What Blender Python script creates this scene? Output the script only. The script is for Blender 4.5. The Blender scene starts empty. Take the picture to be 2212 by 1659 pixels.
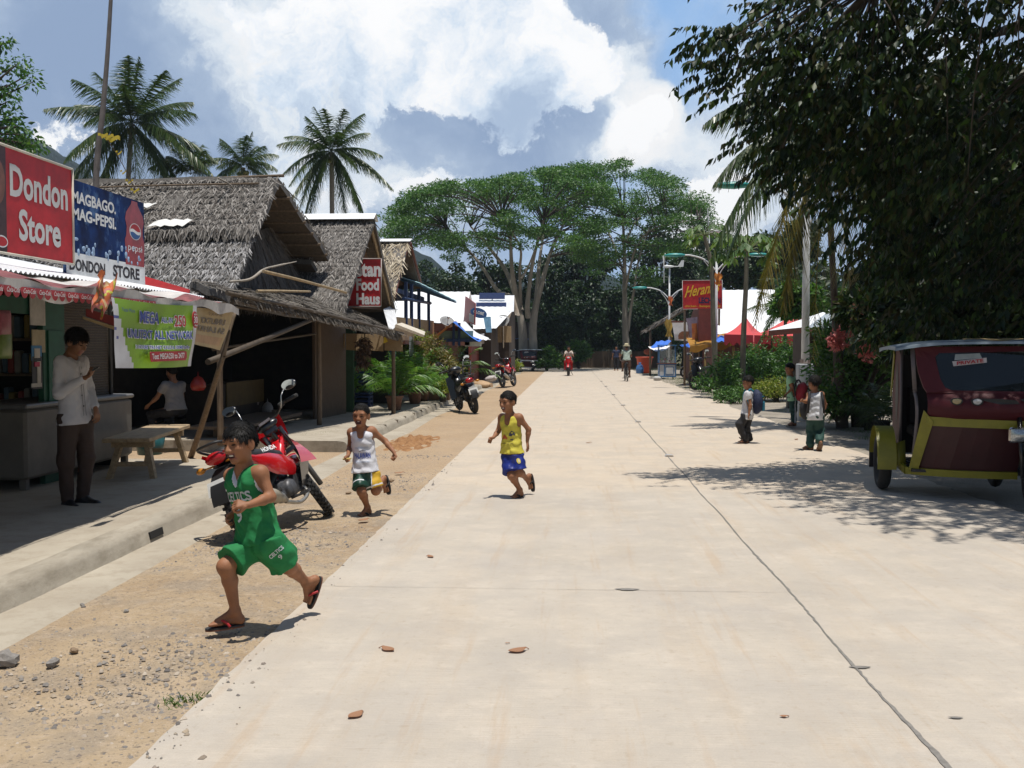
import bpy, bmesh, math, random
import numpy as np
from mathutils import Vector, Matrix, Euler
from mathutils.bvhtree import BVHTree
random.seed(7); rng = np.random.default_rng(7)
S = bpy.context.scene; COL = S.collection
R = math.radians; V = Vector
# ---------------------------------------------------------------- camera
F = 2171.; CX, CY = 1106., 829.5; VPX, VPY = 1232., 750.; H = 1.62
PITCH = math.atan((CY - VPY) / F); YAW = math.atan((VPX - CX) / (F / math.cos(PITCH)))
cam = bpy.data.cameras.new('camera'); camo = bpy.data.objects.new('camera', cam); COL.objects.link(camo)
camo.location = (0, 0, H); camo.rotation_euler = (R(90) - PITCH, 0, YAW)
cam.sensor_width = 36; cam.lens = F / 2212 * 36; cam.clip_end = 5000; cam.clip_start = 0.05
S.camera = camo
CM = Euler(camo.rotation_euler).to_matrix()
def ray(u, v): return (CM @ V(((u - CX) / F, -(v - CY) / F, -1))).normalized()
def G(u, v, z=0.):                      # a point of the photograph on the level z
    d = ray(u, v); t = (z - H) / d.z; return V((0, 0, H)) + d * t
def AY(u, v, Y):                        # ... on the plane y = Y
    d = ray(u, v); return V((0, 0, H)) + d * (Y / d.y)
def WX(u, v, X):                        # ... on the plane x = X
    d = ray(u, v); return V((0, 0, H)) + d * (X / d.x)
# ---------------------------------------------------------------- materials
MATS = {}
def nt(m):
    m.use_nodes = True; t = m.node_tree; return t, t.nodes, t.links
def mat(name, c, rough=.7, var=.25, scale=6., bump=0., bscale=40., metal=0., spec=.5, c2=None, stretch=(1, 1, 1), detail=6., coat=0.):
    if name in MATS: return MATS[name]
    m = bpy.data.materials.new(name); t, N, L = nt(m); b = N['Principled BSDF']
    b.inputs['Roughness'].default_value = rough; b.inputs['Metallic'].default_value = metal
    b.inputs['Specular IOR Level'].default_value = spec; b.inputs['Coat Weight'].default_value = coat
    tc = N.new('ShaderNodeTexCoord'); mp = N.new('ShaderNodeMapping'); mp.inputs['Scale'].default_value = stretch
    L.new(tc.outputs['Object'], mp.inputs[0])
    if var > 0 or c2:
        n = N.new('ShaderNodeTexNoise'); n.inputs['Scale'].default_value = scale; n.inputs['Detail'].default_value = detail; n.inputs['Roughness'].default_value = .65
        L.new(mp.outputs[0], n.inputs['Vector'])
        r = N.new('ShaderNodeValToRGB'); r.color_ramp.elements[0].position = .3; r.color_ramp.elements[1].position = .7
        if c2 is None:
            r.color_ramp.elements[0].color = (*[x * (1 - var) for x in c], 1); r.color_ramp.elements[1].color = (*[min(1, x * (1 + var * .6)) for x in c], 1)
        else:
            r.color_ramp.elements[0].color = (*c2, 1); r.color_ramp.elements[1].color = (*c, 1)
        L.new(n.outputs['Fac'], r.inputs[0]); L.new(r.outputs[0], b.inputs['Base Color'])
    else: b.inputs['Base Color'].default_value = (*c, 1)
    if bump > 0:
        n2 = N.new('ShaderNodeTexNoise'); n2.inputs['Scale'].default_value = bscale; n2.inputs['Detail'].default_value = 4
        L.new(mp.outputs[0], n2.inputs['Vector'])
        bu = N.new('ShaderNodeBump'); bu.inputs['Strength'].default_value = bump; bu.inputs['Distance'].default_value = .01
        L.new(n2.outputs['Fac'], bu.inputs['Height']); L.new(bu.outputs[0], b.inputs['Normal'])
    MATS[name] = m; return m
def leafmat(name, cols, rough=.45, trans=.3, tcol=None, spec=.5):
    """every leaf or strand (mesh island) takes its own tone"""
    if name in MATS: return MATS[name]
    m = bpy.data.materials.new(name); t, N, L = nt(m); b = N['Principled BSDF']; out = N['Material Output']
    g = N.new('ShaderNodeNewGeometry'); r = N.new('ShaderNodeValToRGB'); cr = r.color_ramp
    while len(cr.elements) < len(cols): cr.elements.new(.5)
    for i, c in enumerate(cols):
        cr.elements[i].position = i / max(1, len(cols) - 1); cr.elements[i].color = (*c, 1)
    L.new(g.outputs['Random Per Island'], r.inputs[0]); L.new(r.outputs[0], b.inputs['Base Color'])
    b.inputs['Roughness'].default_value = rough; b.inputs['Specular IOR Level'].default_value = spec
    if trans > 0:
        tr = N.new('ShaderNodeBsdfTranslucent'); mx = N.new('ShaderNodeMixShader'); mx.inputs[0].default_value = trans
        hs = N.new('ShaderNodeMix'); hs.data_type = 'RGBA'; hs.blend_type = 'MULTIPLY'; hs.inputs[0].default_value = 1
        L.new(r.outputs[0], hs.inputs[6]); hs.inputs[7].default_value = (*(tcol or (1.3, 1.5, .5)), 1)
        L.new(hs.outputs[2], tr.inputs[0]); L.new(b.outputs[0], mx.inputs[1]); L.new(tr.outputs[0], mx.inputs[2]); L.new(mx.outputs[0], out.inputs[0])
    MATS[name] = m; return m
def glass(name, c, rough=.05, alpha=.35):
    if name in MATS: return MATS[name]
    m = bpy.data.materials.new(name); t, N, L = nt(m); b = N['Principled BSDF']
    b.inputs['Base Color'].default_value = (*c, 1); b.inputs['Roughness'].default_value = rough; b.inputs['Alpha'].default_value = alpha
    MATS[name] = m; return m
def woven(name, c1, c2, s=14.):
    if name in MATS: return MATS[name]
    m = bpy.data.materials.new(name); t, N, L = nt(m); b = N['Principled BSDF']; b.inputs['Roughness'].default_value = .8
    tc = N.new('ShaderNodeTexCoord'); w = N.new('ShaderNodeTexWave'); w.wave_type = 'BANDS'; w.bands_direction = 'Z'
    w.inputs['Scale'].default_value = s; w.inputs['Distortion'].default_value = 2.5; w.inputs['Detail'].default_value = 3; w.inputs['Detail Scale'].default_value = 3
    n = N.new('ShaderNodeTexNoise'); n.inputs['Scale'].default_value = 9
    ad = N.new('ShaderNodeMath'); ad.operation = 'MULTIPLY_ADD'; ad.inputs[1].default_value = .6
    L.new(tc.outputs['Object'], w.inputs[0]); L.new(tc.outputs['Object'], n.inputs['Vector']); L.new(w.outputs['Fac'], ad.inputs[0])
    ml = N.new('ShaderNodeMath'); ml.operation = 'MULTIPLY'; ml.inputs[1].default_value = .5; L.new(n.outputs['Fac'], ml.inputs[0]); L.new(ml.outputs[0], ad.inputs[2])
    r = N.new('ShaderNodeValToRGB'); r.color_ramp.elements[0].color = (*c2, 1); r.color_ramp.elements[1].color = (*c1, 1)
    L.new(ad.outputs[0], r.inputs[0]); L.new(r.outputs[0], b.inputs['Base Color'])
    bu = N.new('ShaderNodeBump'); bu.inputs['Strength'].default_value = .5; bu.inputs['Distance'].default_value = .02
    L.new(ad.outputs[0], bu.inputs['Height']); L.new(bu.outputs[0], b.inputs['Normal'])
    MATS[name] = m; return m
# ---------------------------------------------------------------- mesh building
def frame(d, up=V((0, 0, 1))):
    d = V(d).normalized()
    x = d.cross(up)
    if x.length < 1e-4: x = d.cross(V((0, 1, 0)))
    x.normalize(); return x, x.cross(d).normalized()
class MB:
    def __init__(s): s.v = []; s.f = []; s.m = []; s.mi = 0; s.sm = []; s.smooth = False
    def add(s, vs, fs):
        o = len(s.v); s.v += [tuple(x) for x in vs]
        for f in fs: s.f.append(tuple(i + o for i in f)); s.m.append(s.mi); s.sm.append(s.smooth)
        return s
    def quad(s, a, b, c, d): return s.add([a, b, c, d], [(0, 1, 2, 3)])
    def box(s, c, size, rot=None, taper=1., bev=0.):
        x, y, z = [k / 2 for k in size]; M = Euler(rot).to_matrix() if isinstance(rot, (tuple, list)) else rot
        if bev > 0:
            bev = min(bev, x * .9, y * .9, z * .9); vs = []
            prof = [(x - bev, y), (x, y - bev), (x, -y + bev), (x - bev, -y), (-x + bev, -y), (-x, -y + bev), (-x, y - bev), (-x + bev, y)]
            lv = [(-z, bev), (-z + bev, 0), (z - bev, 0), (z, bev)]
            for zz, ins in lv:
                k = taper if zz > 0 else 1.
                for px, py in prof: vs.append((math.copysign(max(abs(px) - ins, 0), px) * k, math.copysign(max(abs(py) - ins, 0), py) * k, zz))
            fs = [tuple(range(8)), tuple(range(31, 23, -1))]
            for l in range(3):
                for i in range(8):
                    j = (i + 1) % 8; fs.append((l * 8 + j, l * 8 + i, l * 8 + 8 + i, l * 8 + 8 + j))
        else:
            vs = [(-x, -y, -z), (x, -y, -z), (x, y, -z), (-x, y, -z), (-x * taper, -y * taper, z), (x * taper, -y * taper, z), (x * taper, y * taper, z), (-x * taper, y * taper, z)]
            fs = [(3, 2, 1, 0), (4, 5, 6, 7), (0, 1, 5, 4), (1, 2, 6, 5), (2, 3, 7, 6), (3, 0, 4, 7)]
        vs = [V(p) for p in vs]
        if M: vs = [M @ p for p in vs]
        return s.add([V(c) + p for p in vs], fs)
    def slab(s, a, b, c, d, t):            # a quad with thickness t (downwards along its normal)
        a, b, c, d = map(V, (a, b, c, d)); n = (b - a).cross(d - a).normalized() * t
        return s.add([a, b, c, d, a - n, b - n, c - n, d - n], [(0, 1, 2, 3), (7, 6, 5, 4), (1, 0, 4, 5), (2, 1, 5, 6), (3, 2, 6, 7), (0, 3, 7, 4)])
    def tube(s, pts, r, n=8, cap=True):
        pts = [V(p) for p in pts]; k = len(pts); rs = r if isinstance(r, (list, tuple)) else [r] * k
        vs = []; up = V((0, 0, 1)); px = None
        for i, p in enumerate(pts):
            d = (pts[min(i + 1, k - 1)] - pts[max(i - 1, 0)])
            if d.length < 1e-9: d = V((0, 0, 1))
            d.normalize()
            if px is None: x, y = frame(d)
            else:
                x = px - d * px.dot(d)
                x = x.normalized() if x.length > 1e-5 else frame(d)[0]
                y = x.cross(d).normalized()
            px = x
            for j in range(n):
                a = 2 * math.pi * j / n; vs.append(p + (x * math.cos(a) + y * math.sin(a)) * rs[i])
        fs = []
        for i in range(k - 1):
            for j in range(n):
                j2 = (j + 1) % n; fs.append((i * n + j, i * n + j2, i * n + n + j2, i * n + n + j))
        sm = s.smooth; s.smooth = True; o = len(s.v); s.add(vs, fs); s.smooth = False
        if cap:
            s.add([], []);
            for f in (tuple(range(n))[::-1], tuple((k - 1) * n + j for j in range(n))):
                s.f.append(tuple(i + o for i in f)); s.m.append(s.mi); s.sm.append(False)
        s.smooth = sm; return s
    def lathe(s, base, axis, prof, n=16):  # prof: (radius, along)
        x, y = frame(axis); a = V(axis).normalized(); vs = []
        for r_, h in prof:
            for j in range(n):
                t = 2 * math.pi * j / n; vs.append(V(base) + a * h + (x * math.cos(t) + y * math.sin(t)) * r_)
        fs = []
        for i in range(len(prof) - 1):
            for j in range(n):
                j2 = (j + 1) % n; fs.append((i * n + j, i * n + j2, i * n + n + j2, i * n + n + j))
        sm = s.smooth; s.smooth = True; s.add(vs, fs); s.smooth = sm; return s
    def ring(s, c, axis, r_, w, n=24, m=8, sx=1.):       # torus (a tyre)
        x, y = frame(axis); a = V(axis).normalized(); vs = []
        for i in range(n):
            t = 2 * math.pi * i / n; d = x * math.cos(t) + y * math.sin(t)
            for j in range(m):
                q = 2 * math.pi * j / m; vs.append(V(c) + d * (r_ + w * math.cos(q)) + a * (w * sx * math.sin(q)))
        fs = [(i * m + j, i * m + (j + 1) % m, ((i + 1) % n) * m + (j + 1) % m, ((i + 1) % n) * m + j) for i in range(n) for j in range(m)]
        sm = s.smooth; s.smooth = True; s.add(vs, fs); s.smooth = sm; return s
    def ball(s, c, r_, n=12, m=8, rot=None):
        rr = r_ if isinstance(r_, (tuple, list)) else (r_,) * 3; M = Euler(rot).to_matrix() if isinstance(rot, tuple) else rot
        vs = []
        for i in range(m + 1):
            ph = math.pi * i / m
            for j in range(n):
                t = 2 * math.pi * j / n; p = V((rr[0] * math.sin(ph) * math.cos(t), rr[1] * math.sin(ph) * math.sin(t), rr[2] * math.cos(ph)))
                vs.append(V(c) + (M @ p if M else p))
        fs = [(i * n + j, i * n + n + j, i * n + n + (j + 1) % n, i * n + (j + 1) % n) for i in range(m) for j in range(n)]
        sm = s.smooth; s.smooth = True; s.add(vs, fs); s.smooth = sm; return s
    def prism(s, poly, o, x, y, t):         # polygon (2D) on axes x, y at o, thickness t both along +-normal/2
        o, x, y = V(o), V(x), V(y); n = x.cross(y).normalized() * t / 2; k = len(poly)
        a = [o + x * p[0] + y * p[1] for p in poly]
        return s.add([p + n for p in a] + [p - n for p in a], [tuple(range(k)), tuple(range(2 * k - 1, k - 1, -1))] + [((i + 1) % k, i, k + i, k + (i + 1) % k) for i in range(k)])
    def loft(s, rings, closed=True, cap=True):
        n = len(rings[0]); vs = [p for r_ in rings for p in r_]; fs = []
        for i in range(len(rings) - 1):
            for j in range(n if closed else n - 1):
                j2 = (j + 1) % n; fs.append((i * n + j, i * n + j2, i * n + n + j2, i * n + n + j))
        if cap and closed: fs += [tuple(range(n))[::-1], tuple((len(rings) - 1) * n + j for j in range(n))]
        return s.add(vs, fs)
    def sheet(s, fn, nu, nv):
        vs = [fn(i / nu, j / nv) for j in range(nv + 1) for i in range(nu + 1)]
        return s.add(vs, [(j * (nu + 1) + i, j * (nu + 1) + i + 1, (j + 1) * (nu + 1) + i + 1, (j + 1) * (nu + 1) + i) for j in range(nv) for i in range(nu)])
    def build(s, name, mats, parent=None, **k):
        me = bpy.data.meshes.new(name); me.from_pydata(s.v, [], s.f)
        for m in (mats if isinstance(mats, (list, tuple)) else [mats]): me.materials.append(m)
        me.polygons.foreach_set('material_index', s.m); me.polygons.foreach_set('use_smooth', s.sm); me.update()
        return link(name, me, parent, **k)
def link(name, me, parent=None, **k):
    o = bpy.data.objects.new(name, me); COL.objects.link(o); par(o, parent)
    if k: tag(o, **k)
    return o
def par(o, p):
    if p is not None:
        o.parent = p
        if p.parent is None: o.matrix_parent_inverse = p.matrix_basis.inverted()
def tag(o, label=None, cat=None, group=None, kind=None):
    if label: o['label'] = label
    if cat: o['category'] = cat
    if group: o['group'] = group
    if kind: o['kind'] = kind
    return o
def thing(name, label, cat, loc=(0, 0, 0), group=None, rz=0.):
    o = bpy.data.objects.new(name, None); COL.objects.link(o); o.location = loc; o.rotation_euler = (0, 0, rz); o.empty_display_size = .1
    return tag(o, label, cat, group)
def dup(root, loc, rz=0., sc=None, label=None, group=None):
    def cp(o, p):
        c = o.copy(); COL.objects.link(c)
        if p is not None: c.parent = p
        for k in list(o.children): cp(k, c)
        return c
    c = cp(root, None); c.location = loc; c.rotation_euler = (0, 0, rz)
    if sc: c.scale = (sc, sc, sc) if not isinstance(sc, tuple) else sc
    if label: c['label'] = label
    if group: c['group'] = group
    return c
def npmesh(name, verts, faces, mats, parent=None, mi=None, smooth=False, **k):
    verts = np.asarray(verts, np.float32); faces = np.asarray(faces, np.int32); n = faces.shape[1]
    me = bpy.data.meshes.new(name); me.vertices.add(len(verts)); me.vertices.foreach_set('co', verts.ravel())
    me.loops.add(faces.size); me.loops.foreach_set('vertex_index', faces.ravel())
    me.polygons.add(len(faces)); me.polygons.foreach_set('loop_start', np.arange(0, faces.size, n, dtype=np.int32))
    for m in (mats if isinstance(mats, (list, tuple)) else [mats]): me.materials.append(m)
    if mi is not None: me.polygons.foreach_set('material_index', np.asarray(mi, np.int32))
    if smooth: me.polygons.foreach_set('use_smooth', np.ones(len(faces), bool))
    me.update(calc_edges=True); me.validate()
    return link(name, me, parent, **k)
def norm(a): return a / np.maximum(np.linalg.norm(a, axis=-1, keepdims=True), 1e-9)
def strips(base, tip, side, w, bend=None, segs=1, taper=.35):
    """N flat strands base->tip, half width w*side, narrowing; returns verts, quads"""
    N = len(base); vs = []; w = np.broadcast_to(np.asarray(w, float).reshape(-1, 1), (N, 1))
    for i in range(segs + 1):
        t = i / segs; p = base + (tip - base) * t
        if bend is not None: p = p + bend * (t * t)
        ww = w * (1 - (1 - taper) * t); vs += [p - side * ww, p + side * ww]
    vs = np.stack(vs, 1).reshape(-1, 3); k = 2 * (segs + 1); b = np.arange(N)[:, None] * k
    fs = np.concatenate([np.stack([b[:, 0] + 2 * i, b[:, 0] + 2 * i + 1, b[:, 0] + 2 * i + 3, b[:, 0] + 2 * i + 2], 1) for i in range(segs)])
    return vs, fs
def leaves(pos, dirs, L, Wd, nrm=None, fold=.25):
    """N pointed leaves of two quads each (a folded rhombus)"""
    N = len(pos); d = norm(dirs)
    if nrm is None: nrm = rng.normal(size=(N, 3)) + np.array([0, 0, .8])
    s = norm(np.cross(d, nrm)); n = norm(np.cross(s, d)); L = np.broadcast_to(np.asarray(L, float).reshape(-1, 1), (N, 1)); Wd = np.broadcast_to(np.asarray(Wd, float).reshape(-1, 1), (N, 1))
    a = pos; m = pos + d * L * .45 - n * L * .02; tip = pos + d * L - n * L * .12
    l = m - s * Wd * .5 + n * Wd * fold; r_ = m + s * Wd * .5 + n * Wd * fold
    vs = np.stack([a, m, tip, l, r_], 1).reshape(-1, 3); b = np.arange(N) * 5
    fs = np.concatenate([np.stack([b, b + 1, b + 2, b + 3], 1), np.stack([b, b + 4, b + 2, b + 1], 1)])
    return vs, fs
def cat(parts):
    vs, fs, o = [], [], 0
    for v, f in parts: vs.append(v); fs.append(f + o); o += len(v)
    return np.concatenate(vs), np.concatenate(fs)
# ---------------------------------------------------------------- text
def textmesh(txt, off=0., shear=0., space=1.):
    cu = bpy.data.curves.new('t', 'FONT'); cu.body = txt; cu.offset = off; cu.shear = shear; cu.space_character = space; cu.resolution_u = 3
    cu.align_x = 'LEFT'
    o = bpy.data.objects.new('t', cu); COL.objects.link(o)
    bpy.context.view_layer.update()
    me = bpy.data.meshes.new_from_object(o.evaluated_get(bpy.context.evaluated_depsgraph_get()))
    vs = [v.co.copy() for v in me.vertices]; fs = [tuple(p.vertices) for p in me.polygons]
    bpy.data.objects.remove(o); bpy.data.curves.remove(cu); bpy.data.meshes.remove(me)
    return vs, fs
def text(mb, txt, o, x, y, w, h, mi=0, off=.02, shear=0., space=1., wob=None, proj=None):
    """lettering filling the box w x h (metres) whose lower left corner is o, on axes x, y"""
    vs, fs = textmesh(txt, off, shear, space)
    x0 = min(v.x for v in vs); x1 = max(v.x for v in vs); y0 = min(v.y for v in vs); y1 = max(v.y for v in vs)
    o, x, y = V(o), V(x).normalized(), V(y).normalized()
    pts = []
    for v in vs:
        a = (v.x - x0) / (x1 - x0) * w; b = (v.y - y0) / (y1 - y0) * h
        if wob: b += wob(a / w)
        p = o + x * a + y * b
        pts.append(proj(p) if proj else p)
    k = mb.mi; mb.mi = mi; mb.add(pts, fs); mb.mi = k
# ---------------------------------------------------------------- shared materials
M = dict(
    white=mat('white_paint', (.75, .75, .74), .5, .12), red=mat('red_paint', (.46, .014, .018), .5, .35, 4), black=mat('black_paint', (.015, .015, .016), .5, .2),
    rubber=mat('rubber', (.025, .024, .023), .85, .3, 30), steel=mat('steel', (.45, .45, .44), .35, .2, metal=.9), chrome=mat('chrome', (.8, .8, .8), .12, 0, metal=1.),
    wood=mat('bare_wood', (.40, .29, .17), .75, .35, 4, bump=.3, stretch=(8, 1, 8)), oldwood=mat('old_wood', (.16, .115, .075), .85, .4, 5, bump=.4, stretch=(6, 6, 1)),
    bamboo=mat('bamboo', (.34, .25, .14), .6, .35, 5, stretch=(3, 3, 1)), tin=mat('tin_sheet', (.75, .76, .78), .45, .15, 2.0, metal=.25), rust=mat('rusty_tin', (.28, .22, .19), .7, .4, 3),
    woven=woven('woven_bamboo', (.42, .30, .16), (.17, .11, .055)), dkwoven=woven('dark_woven', (.13, .085, .05), (.05, .032, .02)),
    green=mat('green_paint', (.012, .09, .052), .6, .25), blue=mat('blue_paint', (.03, .10, .28), .6, .25), dkblue=mat('deep_blue_paint', (.015, .04, .12), .6, .25), yellow=mat('yellow_paint', (.62, .46, .02), .5, .2),
    brown=mat('brown_boards', (.14, .045, .03), .7, .3), terracotta=mat('clay_pot', (.24, .13, .09), .85, .3, 12), concrete=mat('concrete', (.38, .35, .30), .9, .25, 5, bump=.3),
    orange=mat('orange_tarp', (.45, .16, .04), .6, .3), bluetarp=mat('blue_tarp', (.04, .16, .62), .5, .2), cloth=mat('white_cloth', (.72, .72, .73), .8, .08, 8),
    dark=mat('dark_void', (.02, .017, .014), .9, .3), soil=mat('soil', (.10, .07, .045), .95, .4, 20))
# ---------------------------------------------------------------- sun and sky with clouds
SUN = V((.09, -.13, 1)).normalized()
sl = bpy.data.lights.new('sun', 'SUN'); sl.energy = 5.0; sl.angle = R(.5); sl.color = (1, .955, .88)
so = bpy.data.objects.new('sun', sl); COL.objects.link(so); so.rotation_euler = SUN.to_track_quat('Z', 'Y').to_euler()
W = bpy.data.worlds.new('World'); S.world = W; W.use_nodes = True
wn = W.node_tree.nodes; wl = W.node_tree.links; bg = wn['Background']; bg.inputs[1].default_value = .075
sky = wn.new('ShaderNodeTexSky'); sky.sky_type = 'NISHITA'; sky.sun_disc = False; sky.sun_elevation = math.asin(SUN.z); sky.sun_rotation = math.atan2(SUN.x, SUN.y)
sky.air_density = 1.0; sky.dust_density = .6
tc = wn.new('ShaderNodeTexCoord')
def mth(op, a, b=None, c=None, clamp=False):
    n = wn.new('ShaderNodeMath'); n.operation = op; n.use_clamp = clamp
    for i, x in enumerate((a, b, c)):
        if x is None: continue
        if isinstance(x, (int, float)): n.inputs[i].default_value = x
        else: wl.new(x, n.inputs[i])
    return n.outputs[0]
def noise(vec, scale, detail, rough=.55, dist=0.):
    n = wn.new('ShaderNodeTexNoise'); n.inputs['Scale'].default_value = scale; n.inputs['Detail'].default_value = detail; n.inputs['Roughness'].default_value = rough; n.inputs['Distortion'].default_value = dist
    wl.new(vec, n.inputs['Vector']); return n.outputs
wob = noise(tc.outputs['Generated'], 7., 7, .6)
sub = wn.new('ShaderNodeVectorMath'); sub.operation = 'SUBTRACT'; wl.new(wob[1], sub.inputs[0]); sub.inputs[1].default_value = (.5, .5, .5)
sc_ = wn.new('ShaderNodeVectorMath'); sc_.operation = 'SCALE'; wl.new(sub.outputs[0], sc_.inputs[0]); sc_.inputs['Scale'].default_value = .13
dv = wn.new('ShaderNodeVectorMath'); dv.operation = 'ADD'; wl.new(tc.outputs['Generated'], dv.inputs[0]); wl.new(sc_.outputs[0], dv.inputs[1])
def blob(u, v, rad, soft=.5):           # a soft round lump of cloud round the direction of (u, v)
    d = wn.new('ShaderNodeVectorMath'); d.operation = 'DISTANCE'; wl.new(dv.outputs[0], d.inputs[0]); d.inputs[1].default_value = ray(u, v)
    m = wn.new('ShaderNodeMapRange'); m.interpolation_type = 'SMOOTHSTEP'; m.inputs[1].default_value = rad / F; m.inputs[2].default_value = rad / F * (1 - soft); m.inputs[3].default_value = 0; m.inputs[4].default_value = 1
    wl.new(d.outputs['Value'], m.inputs[0]); return m.outputs[0]
def total(items):
    acc = None
    for u, v, r_, soft, k in items:
        b = mth('MULTIPLY', blob(u, v, r_, soft), k); acc = b if acc is None else mth('ADD', acc, b)
    return acc
nz = noise(dv.outputs[0], 3.6, 9, .58)[0]
big = mth('ADD', mth('MULTIPLY', nz, 1.1), .08)                       # overall cover
hole = total([(895, -30, 110, .8, .55), (1500, 70, 230, .8, .26), (1330, -150, 220, .8, .4)])
cover = mth('ADD', mth('SUBTRACT', big, hole), total([(1040, 60, 420, .6, .6), (700, 120, 420, .8, .5), (300, 150, 420, .8, .5), (1390, 290, 115, .5, .9), (1180, 170, 210, .4, .7), (700, 330, 520, .7, .5), (1560, 420, 200, .8, .35), (100, 0, 350, .8, .4)]))
cm = wn.new('ShaderNodeMapRange'); cm.interpolation_type = 'SMOOTHSTEP'; cm.inputs[1].default_value = .30; cm.inputs[2].default_value = .80; wl.new(cover, cm.inputs[0])
lit = mth('ADD', total([(700, 60, 420, .95, .26), (1010, 60, 230, .7, .34), (1290, 150, 120, .6, .42), (1385, 290, 120, .6, .55), (600, 190, 220, .8, .22), (150, 250, 120, .8, .30), (780, 470, 260, .8, .22), (1560, 430, 260, .9, .30), (1500, 90, 300, .9, .12), (480, 20, 240, .8, .12), (640, 420, 160, .8, .15)]),
          mth('MULTIPLY', noise(dv.outputs[0], 6.5, 12, .66)[0], 1.75))
shade = total([(1120, 225, 150, .9, .48), (960, 330, 420, .8, .22), (190, 170, 240, .8, .42), (560, 330, 220, .8, .18), (1180, 340, 220, .8, .18), (80, 20, 200, .9, .1)])
lv = wn.new('ShaderNodeMapRange'); lv.interpolation_type = 'SMOOTHSTEP'; lv.inputs[1].default_value = .44; lv.inputs[2].default_value = 1.46; wl.new(mth('SUBTRACT', lit, shade), lv.inputs[0])
cr = wn.new('ShaderNodeValToRGB'); e = cr.color_ramp.elements; e[0].color = (.29, .395, .585, 1); e[1].color = (1.0, 1.0, 1.0, 1); x = e.new(.45); x.color = (.42, .53, .70, 1); x = e.new(.75); x.color = (.80, .87, .94, 1)
wl.new(lv.outputs[0], cr.inputs[0])
gain = wn.new('ShaderNodeVectorMath'); gain.operation = 'SCALE'; gain.inputs['Scale'].default_value = 12.9; wl.new(cr.outputs[0], gain.inputs[0])
sx_ = wn.new('ShaderNodeSeparateXYZ'); wl.new(tc.outputs['Generated'], sx_.inputs[0])
front = wn.new('ShaderNodeMapRange'); front.inputs[1].default_value = .25; front.inputs[2].default_value = .62; wl.new(sx_.outputs[1], front.inputs[0])
thin = wn.new('ShaderNodeMix'); thin.data_type = 'RGBA'; wl.new(mth('MULTIPLY', front.outputs[0], .85), thin.inputs[0]); wl.new(sky.outputs[0], thin.inputs[6]); thin.inputs[7].default_value = (4.2, 7.2, 12., 1)
mx = wn.new('ShaderNodeMix'); mx.data_type = 'RGBA'; wl.new(mth('MULTIPLY', cm.outputs[0], front.outputs[0]), mx.inputs[0]); wl.new(thin.outputs[2], mx.inputs[6]); wl.new(gain.outputs[0], mx.inputs[7]); wl.new(mx.outputs[2], bg.inputs[0])
pf_ = mth('ADD', total([(1010, 30, 300, .95, .62), (760, 70, 330, .95, .50), (1235, 150, 165, .95, .62), (1385, 288, 120, .9, .80), (1130, 250, 220, .95, .42), (620, 240, 250, .95, .30), (1570, 440, 180, .95, .30), (170, 262, 110, .95, .40), (690, 470, 230, .95, .36), (930, 430, 130, .95, .40), (1490, 470, 140, .95, .40), (420, 60, 170, .95, .26), (90, 60, 210, .95, .24), (330, 330, 150, .95, .22), (240, 120, 110, .95, .16), (1560, 130, 130, .95, .16)]), mth('MULTIPLY', mth('SUBTRACT', noise(dv.outputs[0], 11., 12, .66)[0], .5), 1.45))
pm_ = wn.new('ShaderNodeMapRange'); pm_.interpolation_type = 'SMOOTHSTEP'; pm_.inputs[1].default_value = .30; pm_.inputs[2].default_value = .42; wl.new(pf_, pm_.inputs[0])
ps_ = mth('SUBTRACT', mth('ADD', mth('MULTIPLY', noise(dv.outputs[0], 9., 12, .66)[0], 2.0), mth('MULTIPLY', pf_, .35)), total([(1120, 225, 165, .95, .40), (960, 330, 330, .9, .30), (620, 330, 220, .9, .2), (1200, 330, 150, .9, .2)]))
pc_ = wn.new('ShaderNodeMapRange'); pc_.interpolation_type = 'SMOOTHSTEP'; pc_.inputs[1].default_value = .48; pc_.inputs[2].default_value = 1.26; wl.new(ps_, pc_.inputs[0])
pr_ = wn.new('ShaderNodeValToRGB'); e = pr_.color_ramp.elements; e[0].color = (.40, .51, .68, 1); e[1].color = (1., 1., 1., 1); x = e.new(.5); x.color = (.66, .76, .88, 1); wl.new(pc_.outputs[0], pr_.inputs[0])
pg_ = wn.new('ShaderNodeVectorMath'); pg_.operation = 'SCALE'; pg_.inputs['Scale'].default_value = 13.8; wl.new(pr_.outputs[0], pg_.inputs[0])
mx2 = wn.new('ShaderNodeMix'); mx2.data_type = 'RGBA'; wl.new(mth('MULTIPLY', pm_.outputs[0], front.outputs[0]), mx2.inputs[0]); wl.new(mx.outputs[2], mx2.inputs[6]); wl.new(pg_.outputs[0], mx2.inputs[7]); wl.new(mx2.outputs[2], bg.inputs[0])
S.view_settings.view_transform = 'Standard'; S.view_settings.look = 'None'; S.view_settings.exposure = 0.; S.view_settings.gamma = 1
S.cycles.max_bounces = 8; S.cycles.diffuse_bounces = 4; S.cycles.transparent_max_bounces = 12
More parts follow.
